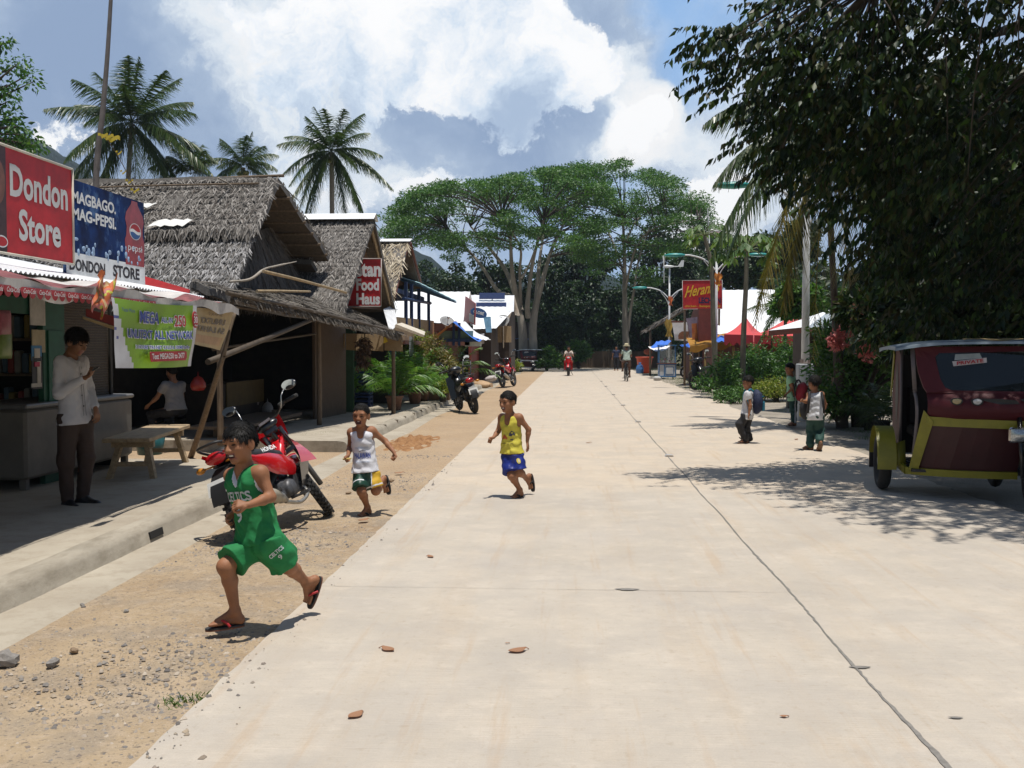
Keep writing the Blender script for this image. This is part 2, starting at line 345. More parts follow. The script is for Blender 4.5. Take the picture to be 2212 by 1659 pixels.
# ---------------------------------------------------------------- ground, road, kerbs
def surf(name, build):
    m = bpy.data.materials.new(name); t, N, L = nt(m); b = N['Principled BSDF']; tc = N.new('ShaderNodeTexCoord')
    def tn(scale, det=8, st=(1, 1, 1), rough=.6, typ='ShaderNodeTexNoise'):
        mp = N.new('ShaderNodeMapping'); mp.inputs['Scale'].default_value = st; L.new(tc.outputs['Object'], mp.inputs[0])
        n = N.new(typ); n.inputs['Scale'].default_value = scale
        if typ == 'ShaderNodeTexNoise': n.inputs['Detail'].default_value = det; n.inputs['Roughness'].default_value = rough
        L.new(mp.outputs[0], n.inputs['Vector']); return n.outputs[0]
    def ramp(f, stops):
        r = N.new('ShaderNodeValToRGB'); c = r.color_ramp
        while len(c.elements) < len(stops): c.elements.new(.5)
        for i, (p, col) in enumerate(stops): c.elements[i].position = p; c.elements[i].color = (*col, 1) if isinstance(col, tuple) else (col, col, col, 1)
        L.new(f, r.inputs[0]); return r.outputs[0]
    def mix(f, a, c, mode='MIX'):
        x = N.new('ShaderNodeMix'); x.data_type = 'RGBA'; x.blend_type = mode
        for i, q in ((0, f), (6, a), (7, c)):
            if isinstance(q, (int, float)): x.inputs[i].default_value = q
            elif isinstance(q, tuple): x.inputs[i].default_value = (*q, 1)
            else: L.new(q, x.inputs[i])
        return x.outputs[2]
    def bump(h, st, dist):
        u = N.new('ShaderNodeBump'); u.inputs['Strength'].default_value = st; u.inputs['Distance'].default_value = dist; L.new(h, u.inputs['Height'])
        L.new(u.outputs[0], b.inputs['Normal'])
    def sep():
        s = N.new('ShaderNodeSeparateXYZ'); L.new(tc.outputs['Object'], s.inputs[0]); return s.outputs
    def math_(op, a, c=None):
        n = N.new('ShaderNodeMath'); n.operation = op
        for i, q in enumerate((a, c)):
            if q is None: continue
            if isinstance(q, (int, float)): n.inputs[i].default_value = q
            else: L.new(q, n.inputs[i])
        return n.outputs[0]
    col = build(tn, ramp, mix, bump, sep, math_); L.new(col, b.inputs['Base Color']); b.inputs['Roughness'].default_value = .92; b.inputs['Specular IOR Level'].default_value = .25
    MATS[name] = m; return m
def road_b(tn, ramp, mix, bump, sep, mth_):
    c = ramp(tn(.55), [(.3, (.405, .36, .30)), (.5, (.47, .42, .352)), (.72, (.53, .48, .41))])
    c = mix(ramp(tn(2.2, 10), [(.35, 0.), (.75, .5)]), c, (.55, .47, .375))
    c = mix(ramp(tn(1.3, 6, (2.5, .22, 1)), [(.5, 0.), (.64, .24)]), c, (.44, .32, .20))           # rusty tyre trails
    c = mix(ramp(tn(.9, 9, (1, 1, 1)), [(.52, 0.), (.66, .45)]), c, (.40, .365, .33))              # grey patches
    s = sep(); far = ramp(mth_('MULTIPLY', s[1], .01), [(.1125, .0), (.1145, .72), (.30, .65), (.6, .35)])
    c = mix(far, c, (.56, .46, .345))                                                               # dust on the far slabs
    c = mix(ramp(tn(34, 3), [(.62, 0.), (.72, .3)]), c, (.25, .2, .15))
    c = mix(ramp(tn(120, 2), [(.3, .28), (.7, 0.)]), c, (.3, .26, .22)); c = mix(ramp(tn(5, 4, (.25, 14, 1)), [(.40, .22), (.60, 0.)]), c, (.40, .35, .29)); c = mix(ramp(tn(4.5, 10, (.8, 1, 1), .75), [(.52, 0.), (.70, .5)]), c, (.57, .50, .415))
    c = mix(ramp(tn(3.2, 9, (2.4, .13, 1), .68), [(.55, 0.), (.66, .34)]), c, (.40, .28, .175)); c = mix(ramp(tn(1.6, 12, (1, 1, 1), .72), [(.42, .38), (.56, 0.)]), c, (.36, .325, .285)); c = mix(ramp(tn(16, 6, (1, 1, 1), .7), [(.56, 0.), (.72, .45)]), c, (.33, .27, .20))
    bump(tn(7, 4, (.3, 14, 1)), .6, .008); return c
def dirt_b(tn, ramp, mix, bump, sep, mth_):
    c = ramp(tn(.8), [(.3, (.29, .205, .125)), (.55, (.39, .295, .19)), (.75, (.46, .36, .25))])
    c = mix(ramp(tn(2.6, 12), [(.48, 0.), (.62, .6)]), c, (.27, .225, .175)); c = mix(ramp(tn(12, 6), [(.5, 0.), (.7, .6)]), c, (.46, .36, .26))
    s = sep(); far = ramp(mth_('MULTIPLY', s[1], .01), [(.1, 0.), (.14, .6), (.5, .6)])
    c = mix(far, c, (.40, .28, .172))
    c = mix(ramp(tn(45, 3), [(.57, 0.), (.66, .75)]), c, (.14, .12, .10))
    c = mix(ramp(tn(80, 3), [(.60, 0.), (.7, .5)]), c, (.55, .46, .36))
    bump(tn(26, 6), .9, .03); return c
def kerb_b(tn, ramp, mix, bump, sep, mth_):
    c = ramp(tn(1.6), [(.3, (.28, .25, .20)), (.7, (.40, .355, .285))]); c = mix(ramp(tn(7, 10, (1, .3, 1), .7), [(.46, 0.), (.66, .7)]), c, (.20, .17, .125))
    bump(tn(30, 4), .4, .01); return c
def walk_b(tn, ramp, mix, bump, sep, mth_):
    c = ramp(tn(1.2), [(.3, (.32, .275, .215)), (.7, (.42, .375, .30))]); c = mix(ramp(tn(5, 9, (1, 1, 1), .7), [(.48, 0.), (.68, .55)]), c, (.25, .205, .15)); bump(tn(40, 4), .3, .008); return c
def verge_b(tn, ramp, mix, bump, sep, mth_):
    c = ramp(tn(1.5, 9), [(.35, (.19, .165, .13)), (.6, (.30, .26, .205))]); c = mix(ramp(tn(60, 3), [(.5, 0.), (.62, .6)]), c, (.36, .33, .29)); bump(tn(40, 5), .8, .02); return c
def earth_b(tn, ramp, mix, bump, sep, mth_):
    c = ramp(tn(.3, 9), [(.4, (.12, .095, .05)), (.6, (.06, .075, .028))]); bump(tn(5, 6), .5, .05); return c
def hill_b(tn, ramp, mix, bump, sep, mth_):
    c = ramp(tn(.06, 12), [(.35, (.007, .017, .016)), (.65, (.015, .032, .028))]); bump(tn(.16, 8), 1., 6.); return c
MR, MD, MK, MW, MV, ME, MH = [surf(n, f) for n, f in (('road_concrete', road_b), ('dirt', dirt_b), ('kerb_concrete', kerb_b), ('walkway_concrete', walk_b), ('gravel_verge', verge_b), ('earth', earth_b), ('forested_hill', hill_b))]
m = MB(); m.sheet(lambda a, b: V((-420 + 720 * a, -30 + 650 * b, -.06)), 8, 8); m.build('ground', ME, kind='structure')
# the road: edges a little ragged
XL, XJ, XR = -1.045 * H, .894 * H, 4.4
ys = list(np.concatenate([np.arange(-4, 14, .12), np.arange(14, 80, .6)]))
def ragged(x, a, i): return x + a * math.sin(i * 1.7) * math.sin(i * .37) + random.uniform(-a, a) * .6
m = MB(); L_ = []; Rr = []
for i, y in enumerate(ys): L_.append(V((ragged(XL, .007, i), y, 0))); Rr.append(V((XR + .05 * math.sin(y * .9) + ragged(0, .04, i), y, 0)))
for i in range(len(ys) - 1): m.quad(L_[i], Rr[i], Rr[i + 1], L_[i + 1])
for i in range(len(ys) - 1): m.quad(L_[i + 1] - V((.01, 0, .07)), L_[i] - V((.01, 0, .07)), L_[i], L_[i + 1])
for y0, y1, x0 in ((70, 80, -40),): m.quad((x0, y0, -.002), (XL, y0, -.002), (XL, y1 - 2, -.002), (x0, y1, -.002))
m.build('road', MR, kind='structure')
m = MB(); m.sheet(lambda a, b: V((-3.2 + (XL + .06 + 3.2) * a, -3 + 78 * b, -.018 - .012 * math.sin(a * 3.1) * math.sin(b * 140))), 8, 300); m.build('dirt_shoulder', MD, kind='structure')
m = MB(); m.sheet(lambda a, b: V((XR - .08 + 9 * a, -3 + 78 * b, -.02 - .02 * a)), 4, 4); m.build('gravel_verge', MV, kind='structure')
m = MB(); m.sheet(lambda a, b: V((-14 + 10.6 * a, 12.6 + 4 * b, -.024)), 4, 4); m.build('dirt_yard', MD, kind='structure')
# walkways with a rounded kerb and gutter, both sides of the yard gap
XK = -3.5
def walkway(y0, y1, name):
    m = MB(); m.smooth = True; n = max(6, int((y1 - y0) / .3)); prof = [(-14, .15), (XK - .16, .15), (XK - .06, .147), (XK - .015, .125), (XK + .01, .09), (XK + .03, 0.), (XK + .05, -.03)]
    rows = []
    for i in range(n + 1):
        y = y0 + (y1 - y0) * i / n; w = .012 * math.sin(y * 2.1) + random.uniform(-.006, .006)
        rows.append([V((x + (w if x > -13 else 0), y, z + (random.uniform(-.004, .004) if x > -13 else 0))) for x, z in prof])
    m.loft(rows, closed=False, cap=False)
    for r_ in (rows[0], rows[-1]): m.add([p for p in r_] + [V((-14, r_[0].y, -.05))], [tuple(range(len(r_) + 1)) if r_ is rows[0] else tuple(range(len(r_), -1, -1))])
    for k, f in enumerate(m.f): m.m[k] = 0 if (max(m.v[i][0] for i in f) < XK - .1) else 1
    m.build(name, [MW, MK], kind='structure')
walkway(-3, 12.9, 'sidewalk'); walkway(15.5, 62, 'sidewalk')
m = MB(); m.sheet(lambda a, b: V((XK + .02 + .42 * a + (.05 * math.sin(b * 61) * a if a > .5 else 0), -3 + 68 * b, -.004 - (.03 if a > .99 else 0))), 4, 160); m.build('gutter', MW, kind='structure')
m = MB()
for y in (16.6, 17.8, 18.9, 20.2, 21.2, 22.4, 23.5, 24.7, 26, 27.2): m.box((XK - .083, y, .07), (.19, .012, .161))
m.build('kerb_joint', mat('joint', (.20, .17, .13), .95), kind='structure')
m = MB(); y0 = G(300, 1152, .05).y; m.box((XK - .026, y0, .045), (.10, .26, .06), rot=(0, -.18, 0)); m.build('kerb_drain', mat('drain_hole', (.012, .011, .010), .95), kind='structure')
# the tarred joints of the slabs
tar = mat('tar', (.20, .185, .165), .85, .3, 30)
m = MB(); py = None; yy = 1.2; p = None
while yy < 70:
    st = .05 if yy < 8 else .2; x = XJ + .008 * math.sin(yy * 2.1) + random.uniform(-.004, .004); w = .0025 + .006 * max(0, math.sin(yy * 1.7 + 1.2)) ** 2 * (1 if yy < 6.6 else .3) + random.uniform(0, .005)
    q = (V((x - w, yy, .004)), V((x + w + random.uniform(0, .006), yy, .004)))
    if p: m.quad(p[0], p[1], q[1], q[0])
    p = q; yy += st
for yj, x0, x1 in ((G(1300, 1275).y, XL, XJ), (G(1300, 1050).y, XL, XJ), (17, XL, XR), (22.6, XL, XR), (28, XL, XR), (34, XL, XR), (40, XL, XR)):
    for i in range(30):
        a = x0 + (x1 - x0) * i / 30; b = x0 + (x1 - x0) * (i + 1) / 30; w = .0008 + random.uniform(0, .0015); m.quad((a, yj - w, .004), (b, yj - w, .004), (b, yj + w, .004), (a, yj + w, .004))
for (u, v, r_) in ((1355, 1273, .075), (1858, 1441, .05), (2065, 1550, .03)):
    c = G(u, v, .005); m.add([c + V((r_ * math.cos(t) * (1 + .3 * math.sin(3 * t)), r_ * .4 * math.sin(t), .001)) for t in [k * math.pi / 6 for k in range(12)]], [tuple(range(12))])
m.build('road_joint', tar, kind='structure')
# reflectors along the joint
rf = thing('road_reflector', 'flat grey road reflector on the slab joint, largest and closest to the camera', 'reflector', G(1640, 1190), 'reflectors along the road joint')
m = MB(); m.box((0, 0, .012), (.13, .10, .024), taper=.75); m.build('housing', mat('reflector_body', (.42, .42, .42), .4, .1), rf)
m = MB(); m.box((0, -.047, .012), (.10, .006, .016), rot=(-.4, 0, 0)); m.build('lens', mat('reflector_lens', (.35, .30, .24), .25, .1), rf)
rf.location = G(1640, 1190) + V((0, 0, .004)); rf.location.x = XJ + .03
for (u, v), lb in zip(((1456, 986), (1387, 912), (1350, 876), (1328, 853), (1310, 835), (1298, 824)), ('by the left tip of the tree shadow', 'level with the schoolboys, third from the camera', 'fourth from the camera', 'fifth from the camera', 'sixth from the camera', 'smallest, farthest from the camera')):
    p = G(u, v); dup(rf, (XJ + .02, p.y, .004), 0, None, 'flat grey road reflector on the slab joint, ' + lb)
# stones
def rock(name, p, r_, seed, m_, **k):
    rr = random.Random(seed); m = MB(); m.smooth = False; m.ball((0, 0, 0), (r_, r_ * rr.uniform(.6, .9), r_ * rr.uniform(.45, .65)), 7, 5); m.sm = [False] * len(m.sm)
    m.v = [tuple(V(q) * (1 + .30 * math.sin(q[0] / r_ * 3.3 + seed) * math.cos(q[1] / r_ * 4 + seed * 2 + q[2] / r_ * 3))) for q in m.v]
    o = m.build(name, m_, **k); o.location = V(p) + V((0, 0, r_ * .3)); o.rotation_euler = (0, 0, rr.uniform(0, 6)); return o
mst = mat('grey_stone', (.24, .22, .20), .9, .35, 25, bump=.5, bscale=60); mbr = mat('brown_stone', (.27, .19, .12), .9, .35, 25, bump=.5, bscale=60)
for i, (u, v, r_, mm, lb) in enumerate([(10, 1435, .075, mst, 'rough broken grey concrete lump lying on the dirt at the left picture edge'), (113, 1437, .04, mst, 'dark oval stone on the dirt, nearest the broken concrete lump'), (98, 1249, .035, mbr, 'round brown stone in the gutter against the kerb'), (80, 1258, .022, mbr, 'small tan stone beside the round brown one in the gutter'),
        (178, 1308, .02, mst, 'dark square stone at the gutter edge on the dirt'), (273, 1323, .022, mst, 'dark flat stone on bare dirt, straight left of the front sandal'), (160, 1408, .025, mbr, 'reddish flat stone on the dirt near a patch of gravel'), (752, 1067, .035, mbr, 'brown broken chunk on the dirt just beyond the motorcycle front wheel'), (845, 1040, .035, mbr, 'dark brown chunk on the dirt beside the boy in the white tank top'), (180, 1312, .016, mst, 'small dark pebble among the gravel under the kerb'), (480, 1290, .02, mst, 'grey pebble on dirt behind the front leg of the boy in green')]):
    rock('stone', G(u, v, -.015), r_, i, mm, label=lb, cat='stone', group='stones on the dirt shoulder')
parts = []; N = 17000
px = np.where(rng.random(N) < .012, rng.uniform(XL, 4, N), rng.uniform(-3.1, XL - .02, N)); px = np.where(rng.random(N) < .018, XL + np.abs(rng.normal(0, .10, N)), rng.uniform(-3.1, XL - .02, N)); pyy = 3.2 + 12 * rng.random(N) ** 1.6; keep = (np.sin(px * 2.1 + pyy * .9) + np.sin(pyy * 1.7) * .8 + rng.normal(0, .7, N)) > -.15; px, pyy = px[keep], pyy[keep]; N = len(px)
sz = .003 + .013 * rng.random(N) ** 4; base = np.array([[-1, -.7, 0], [1, -.8, 0], [.9, .7, 0], [-.8, .8, 0], [-.4, -.3, .8], [.5, -.3, .7], [.4, .35, .75], [-.4, .3, .65]])
ang = rng.uniform(0, 6.28, N); c, s_ = np.cos(ang), np.sin(ang)
b = base[None] * sz[:, None, None] * rng.uniform(.6, 1.3, (N, 8, 1)); vx = b[..., 0] * c[:, None] - b[..., 1] * s_[:, None] + px[:, None]; vy = b[..., 0] * s_[:, None] + b[..., 1] * c[:, None] + pyy[:, None]
vs = np.stack([vx, vy, b[..., 2] + np.where(px > XL, .002, -.022)[:, None]], -1).reshape(-1, 3); fq = np.array([[4, 5, 6, 7], [0, 1, 5, 4], [1, 2, 6, 5], [2, 3, 7, 6], [3, 0, 4, 7]])
npmesh('gravel', vs, (np.arange(N)[:, None, None] * 8 + fq[None]).reshape(-1, 4), leafmat('pebbles', [(.10, .09, .085), (.22, .2, .18), (.36, .29, .21), (.16, .13, .11), (.45, .38, .3)], .9, 0.), kind='stuff', label='grey and brown gravel scattered over the dirt shoulder', cat='gravel')
# dry leaves on the road
dl = leafmat('dry_leaf', [(.36, .16, .09), (.30, .15, .07), (.42, .22, .16)], .7, .15, (1.1, .9, .6))
def dryleaf(p, L, rz, lb):
    m = MB(); w = L * .34
    m.sheet(lambda a, b: V(((a - .5) * L, (b - .5) * w * 2 * max(.04, math.sin(math.pi * min(.98, a * .93 + .04))) , .015 * L * 8 * (abs(b - .5) ** 1.3) + L * .25 * (a - .4) ** 2 + .006)), 10, 4)
    m.tube([(L * .5, 0, L * .12 + .004), (L * .68, .01, .004)], .0025, 5)
    o = m.build('dry_leaf', dl, label=lb, cat='leaf', group='dry leaves on the concrete'); o.location = p; o.rotation_euler = (0, 0, rz); return o
for u, v, L, rz, lb in ((1118, 1408, .105, .5, 'pinkish dry leaf on the concrete, widest one, in the middle of the slab'), (838, 1405, .09, 2.5, 'curled brown dry leaf on the concrete beside the front boy\'s shadow'), (768, 1548, .085, 1.0, 'narrow pink-brown dry leaf, closest to the bottom edge of the picture'), (930, 1204, .07, 2.2, 'small dark curled leaf on the concrete beyond the thin cross joint'), (1693, 1550, .035, 0, 'tiny dark crumpled leaf right of the slab joint'), (1271, 957, .09, .4, 'dark leaf on the concrete ahead of the boy in yellow'), (1720, 950, .1, 1, 'brown leaf on the road between the two schoolboys\' feet'), (862, 1023, .13, .6, 'curved dark husk on the dirt behind the boy in white'), (785, 1125, .12, .9, 'reddish husk on the dirt at the foot of the boy in white'), (1095, 1391, .02, 0, 'tiny brown crumb of leaf above the wide pink one')):
    dryleaf(G(u, v, .0), L, rz, lb)
# loose soil heap on the shoulder
m = MB(); m.smooth = True; c0 = G(890, 955)
m.sheet(lambda a, b: V((c0.x - .55 + 1.1 * a, c0.y - 1.6 + 3.4 * b, -.06 + .10 * max(0, math.sin(math.pi * a)) * max(0, math.sin(math.pi * b)) * (1 + .5 * math.sin(a * 19) * math.sin(b * 33) + .3 * math.sin(a * 41 + b * 17)))), 26, 60)
m.build('soil_heap', surf('loose_soil', lambda tn, ramp, mix, bump, sep, mm: (bump(tn(30, 6), 1., .04), ramp(tn(7, 8), [(.35, (.25, .12, .05)), (.65, (.40, .22, .10))]))[1]), label='low heap of loose orange soil on the dirt shoulder', cat='soil heap')
# hills
def hill(name, pts, Y, depth):
    m = MB(); m.smooth = True; P = [AY(u, v, Y) for u, v in pts]; nx = 60; nz = 8
    def h(x):
        for a, b in zip(P, P[1:]):
            if a.x <= x <= b.x: t = (x - a.x) / (b.x - a.x); t = t * t * (3 - 2 * t); return a.z + (b.z - a.z) * t
        return 0
    x0, x1 = P[0].x, P[-1].x
    m.sheet(lambda a, b: (lambda x: V((x, Y + depth * (b - .5) + 5 * math.sin(x * .05), h(x) * math.sin(math.pi * min(1, b)) ** .8 * (1 + .015 * math.sin(x * .21) + .01 * math.sin(x * .53)) - 2)))(x0 + (x1 - x0) * a), nx, 16)
    m.build(name, MH, kind='structure')
hill('hill', [(-500, 750), (-150, 300), (60, 296), (130, 326), (200, 384), (300, 430), (500, 560), (640, 750)], 430, 220)
hill('hill', [(700, 750), (800, 560), (880, 528), (930, 545), (1000, 620), (1150, 600), (1260, 570), (1400, 610), (1700, 690), (1900, 750)], 360, 150)
# ---------------------------------------------------------------- plants
LF = dict(
    rain=leafmat('rain_tree_leaf', [(.026, .078, .016), (.05, .135, .024), (.08, .185, .034), (.125, .225, .055)], .5, .25),
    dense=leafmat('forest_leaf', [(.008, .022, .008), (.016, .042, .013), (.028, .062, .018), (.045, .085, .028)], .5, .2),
    mango=leafmat('glossy_leaf', [(.005, .014, .005), (.009, .023, .007), (.014, .034, .009), (.024, .05, .010), (.035, .026, .008), (.05, .095, .015)], .48, .18, spec=.28),  # the last, brightest green paints in leaves the sun lights through
    palm=leafmat('palm_leaflet', [(.018, .042, .014), (.035, .07, .02), (.06, .095, .03), (.10, .12, .04)], .38, .25),
    oldpalm=leafmat('yellowing_leaflet', [(.09, .085, .02), (.16, .135, .03), (.21, .16, .045), (.10, .11, .03)], .5, .3),
    areca=leafmat('areca_leaflet', [(.03, .10, .015), (.06, .16, .02), (.10, .22, .03), (.16, .26, .04)], .42, .3),
    yellow=leafmat('yellow_green_leaf', [(.16, .22, .03), (.26, .28, .04), (.10, .18, .025), (.34, .30, .06)], .45, .3),
    croton=leafmat('croton_leaf', [(.12, .12, .03), (.22, .13, .04), (.08, .11, .02), (.26, .20, .06)], .45, .2),
    bush=leafmat('bush_leaf', [(.02, .06, .014), (.04, .11, .02), (.07, .16, .03), (.10, .19, .04)], .45, .3),
    papaya=leafmat('papaya_leaf', [(.05, .11, .025), (.09, .17, .035), (.14, .20, .04)], .5, .35),
    pink=leafmat('pink_bract', [(.55, .16, .15), (.62, .25, .22), (.48, .10, .11), (.68, .36, .30)], .6, .35, (1.2, .8, .8)),
    grass=leafmat('grass_blade', [(.04, .09, .015), (.08, .15, .025), (.13, .19, .04)], .6, .3))
BARK = mat('pale_bark', (.26, .23, .19), .9, .35, 3, bump=.5, bscale=12, stretch=(1, 1, .3)); DBARK = mat('dark_bark', (.06, .047, .036), .9, .4, 5, bump=.5, bscale=20)
PTRUNK = mat('palm_trunk', (.20, .17, .135), .9, .3, 4, bump=.6, bscale=14, stretch=(.6, .6, 4))
def curve(pts, n):                       # Catmull-Rom through the points
    P = [V(p) for p in pts]; P = [P[0] * 2 - P[1]] + P + [P[-1] * 2 - P[-2]]; out = []
    for i in range(1, len(P) - 2):
        for k in range(n):
            t = k / n; a, b, c, d = P[i - 1:i + 3]
            out.append(.5 * ((2 * b) + (c - a) * t + (2 * a - 5 * b + 4 * c - d) * t * t + (3 * b - a - 3 * c + d) * t ** 3))
    return out + [P[-2]]
def clump_leaves(cs, rad, n, L, asp=.42, flat=.5, droop=.35, shell=.0):
    """n leaves round each centre of cs, in flattened puffs"""
    cs = np.asarray(cs, float); k = len(cs); rad = np.broadcast_to(np.asarray(rad, float), (k,)); d = norm(rng.normal(size=(k, n, 3)))
    r_ = (shell + (1 - shell) * rng.random((k, n, 1)) ** .5) * rad[:, None, None]
    off = d * r_ * np.array([1, 1, flat]); p = (cs[:, None] + off).reshape(-1, 3)
    dirs = (d * np.array([1, 1, .5]) + rng.normal(0, .5, (k, n, 3)) + np.array([0, 0, -droop])).reshape(-1, 3)
    ll = L * rng.uniform(.65, 1.25, len(p)); return leaves(p, dirs, ll, ll * asp)
def branchto(mb, a, b, r0, r1, sag=.15, n=6):
    a, b = V(a), V(b); mid = a.lerp(b, .45) + V((0, 0, (b - a).length * sag)) + V((random.uniform(-1, 1), random.uniform(-1, 1), 0)) * (b - a).length * .06
    pts = curve([a, mid, b], n); mb.tube(pts, [r0 + (r1 - r0) * i / (len(pts) - 1) for i in range(len(pts))], 6, False)
def env(pts, u):
    for a, b in zip(pts, pts[1:]):
        if a[0] <= u <= b[0]: return a[1] + (b[1] - a[1]) * (u - a[0]) / (b[0] - a[0])
    return None
def umbrella_tree(label, Y, stems, top, bot, n, pad, leafn, L, rbase, depth, seed):
    global rng
    rng = np.random.default_rng(seed); random.seed(seed)
    t = thing('rain_tree', label, 'tree', (0, 0, 0)); k = Y / 900.
    tr = MB(); ends = []
    for (pts, r0, r1) in stems:
        P = [AY(u, v, Y + dy) for u, v, dy in pts]; C = curve(P, 6)
        tr.tube(C, [.66 * (r0 + (r1 - r0) * (i / (len(C) - 1))) for i in range(len(C))], 9, False); ends += C[len(C) // 2:]
    cs = []; u0, u1 = top[0][0], top[-1][0]
    while len(cs) < n:
        u = random.uniform(u0, u1); a, b = env(top, u), env(bot, u)
        if a is None or b is None: continue
        v = a + (b - a) * random.random() ** 1.5
        dy = random.uniform(-1, 1) * depth * (1 - .5 * abs((u - (u0 + u1) / 2) / (u1 - u0) * 2) ** 2)
        p = AY(u, v, Y + dy); cs.append(p)
        e = min(ends, key=lambda q: (q - p).length + max(0, q.z - p.z) * 2)
        tr.mi = 1; branchto(tr, e, p, .05, .015, .1, 3)
    tr.build('trunk', [BARK, DBARK], t)
    vs, fs = clump_leaves([tuple(c) for c in cs], [pad * random.uniform(.6, 1.3) for _ in cs], leafn, L, .40, .30, .15)
    npmesh('crown', vs, fs, LF['rain'], t); t.location = (0, 0, 0)
    return t
def z3(pts): return [(829.6 + x * .3333, 331.8 + y * .3333, dy) for x, y, dy in pts]
umbrella_tree('tall flat-topped tree with many pale forking stems, behind the parked tricycle', 70, [
    (z3([(905, 1275, 0), (895, 1120, 0), (870, 1000, 0), (830, 760, -1), (818, 480, -1.5)]), .55, .12), (z3([(965, 1275, 0), (965, 1120, 0), (985, 980, 0), (1020, 850, 0), (1080, 640, 1), (1165, 450, 2)]), .5, .12),
    (z3([(890, 1020, 0), (850, 935, .5), (740, 890, 1), (640, 740, 1.5), (540, 620, 2), (400, 470, 3)]), .3, .08), (z3([(880, 1010, 0), (800, 780, 1), (690, 620, 2), (560, 470, 3)]), .32, .09), (z3([(935, 1060, 0), (930, 970, -.5), (965, 700, -1), (1035, 430, -1.5)]), .34, .1),
    (z3([(885, 980, 0), (880, 760, -1), (880, 600, -2), (760, 420, -3)]), .2, .07), (z3([(890, 810, -1), (940, 720, -1), (985, 600, -2)]), .13, .06), (z3([(985, 980, 0), (1005, 720, 1), (1040, 480, 3)]), .28, .09)],
    [(845, 470), (880, 432), (930, 395), (1010, 392), (1090, 385), (1180, 368), (1260, 372), (1320, 420)], [(845, 520), (880, 555), (930, 540), (985, 575), (1050, 535), (1100, 560), (1180, 510), (1260, 560), (1320, 470)], 195, 1.1, 270, .21, .5, 6, 3)
umbrella_tree('tall slender-trunked spreading tree standing behind the straw-hatted cyclist', 76, [
    (z3([(1572, 1290, 0), (1562, 1100, 0), (1560, 900, 0), (1558, 660, 0), (1548, 420, -1)]), .42, .13), (z3([(1580, 1150, 0), (1600, 1000, 0), (1622, 880, 0), (1650, 690, 1), (1720, 480, 2)]), .2, .08), (z3([(1560, 900, 0), (1590, 760, -1), (1640, 600, -2), (1760, 480, -3), (2040, 430, -3)]), .16, .05), (z3([(1560, 800, 0), (1500, 620, 1), (1420, 450, 2), (1300, 330, 2)]), .15, .06), (z3([(1555, 600, 0), (1640, 430, 2), (1800, 320, 2)]), .12, .05)],
    [(1180, 378), (1230, 362), (1290, 353), (1363, 350), (1410, 372), (1463, 398), (1506, 425), (1534, 480)], [(1180, 430), (1230, 540), (1290, 600), (1363, 620), (1410, 610), (1463, 560), (1506, 530), (1534, 505)], 168, 1.1, 250, .21, .5, 6, 11)
def dense_tree(u, v, ru, rv, Y, label, seed, nl=5200, L=.36, name='broadleaf_tree', lf='dense', group='trees behind the street'):
    global rng
    rng = np.random.default_rng(seed); random.seed(seed)
    c = AY(u, v, Y); rx, rz = ru * Y / F, rv * Y / F; t = thing(name, label, 'tree', (c.x, c.y, -.05), group)
    tr = MB(); top = V((c.x, c.y, c.z)); tr.tube(curve([(c.x, c.y, -.1), (c.x + .2, c.y, c.z * .5), top], 5), [.03 * c.z + .12, .03 * c.z + .1, .03 * c.z + .08, .025 * c.z + .07, .025 * c.z + .05, .02 * c.z + .05, .02 * c.z, .015 * c.z, .012 * c.z, .01 * c.z, .05], 7, False)
    nlobe = 34; cs = []; rd = []
    for i in range(nlobe):
        d = norm(rng.normal(size=3)); d[2] = d[2] * .9 + .15; k = random.uniform(.55, .95)
        p = c + V((d[0] * rx * k, d[1] * rx * .8 * k, d[2] * rz * k)); cs.append(tuple(p)); rd.append(min(rx, rz) * random.uniform(.22, .42)); branchto(tr, (c.x, c.y, max(c.z * .4, c.z - rz * .7)), p, .09, .03, .1, 2)
    tr.build('trunk', DBARK, t)
    vs, fs = clump_leaves(cs, rd, nl // nlobe, L, .5, .7, .4, .45); npmesh('crown', vs, fs, LF[lf], t)
    return t
FOREST = [(905, 640, 52, 75, 95, 'dark rounded tree at the foot of the right hill, left of the many-stemmed tree'), (985, 655, 60, 95, 84, 'dark tree showing above the long tin roofs on the left side of the street'), (1070, 640, 62, 105, 88, 'dark tree between the tin roofs and the pale stems'), (1195, 660, 60, 120, 86, 'dark tree in the gap between the two tall spreading trees, left one'),
    (1265, 600, 62, 105, 92, 'high dark tree in the gap between the two tall spreading trees, right one'), (1255, 710, 55, 65, 82, 'low dark tree right behind the oncoming motorcycle rider'), (1325, 690, 52, 85, 88, 'dark tree just left of the slender pale trunk'), (1425, 610, 72, 125, 92, 'large dark tree behind the twin-armed lamp post in front of the forest'), (1390, 720, 55, 60, 84, 'low dark tree just right of the slender pale trunk'),
    (1480, 620, 52, 70, 84, 'dark tree behind the thatched roof on the right'), (1515, 560, 60, 60, 98, 'dark tree behind the red lechon board'), (1590, 580, 55, 60, 72, 'dark tree above the left end of the long white roof'), (1655, 575, 60, 65, 66, 'dark tree above the middle of the long white roof'), (1720, 560, 55, 80, 56, 'dark tree behind the hanging palm fronds'), (1130, 720, 60, 60, 90, 'low dark tree behind the base of the pale stems'), (1190, 725, 45, 45, 80, 'low dark tree left of the oncoming rider')]
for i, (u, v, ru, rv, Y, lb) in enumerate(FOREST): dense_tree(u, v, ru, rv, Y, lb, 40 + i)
rng = np.random.default_rng(5); random.seed(5)
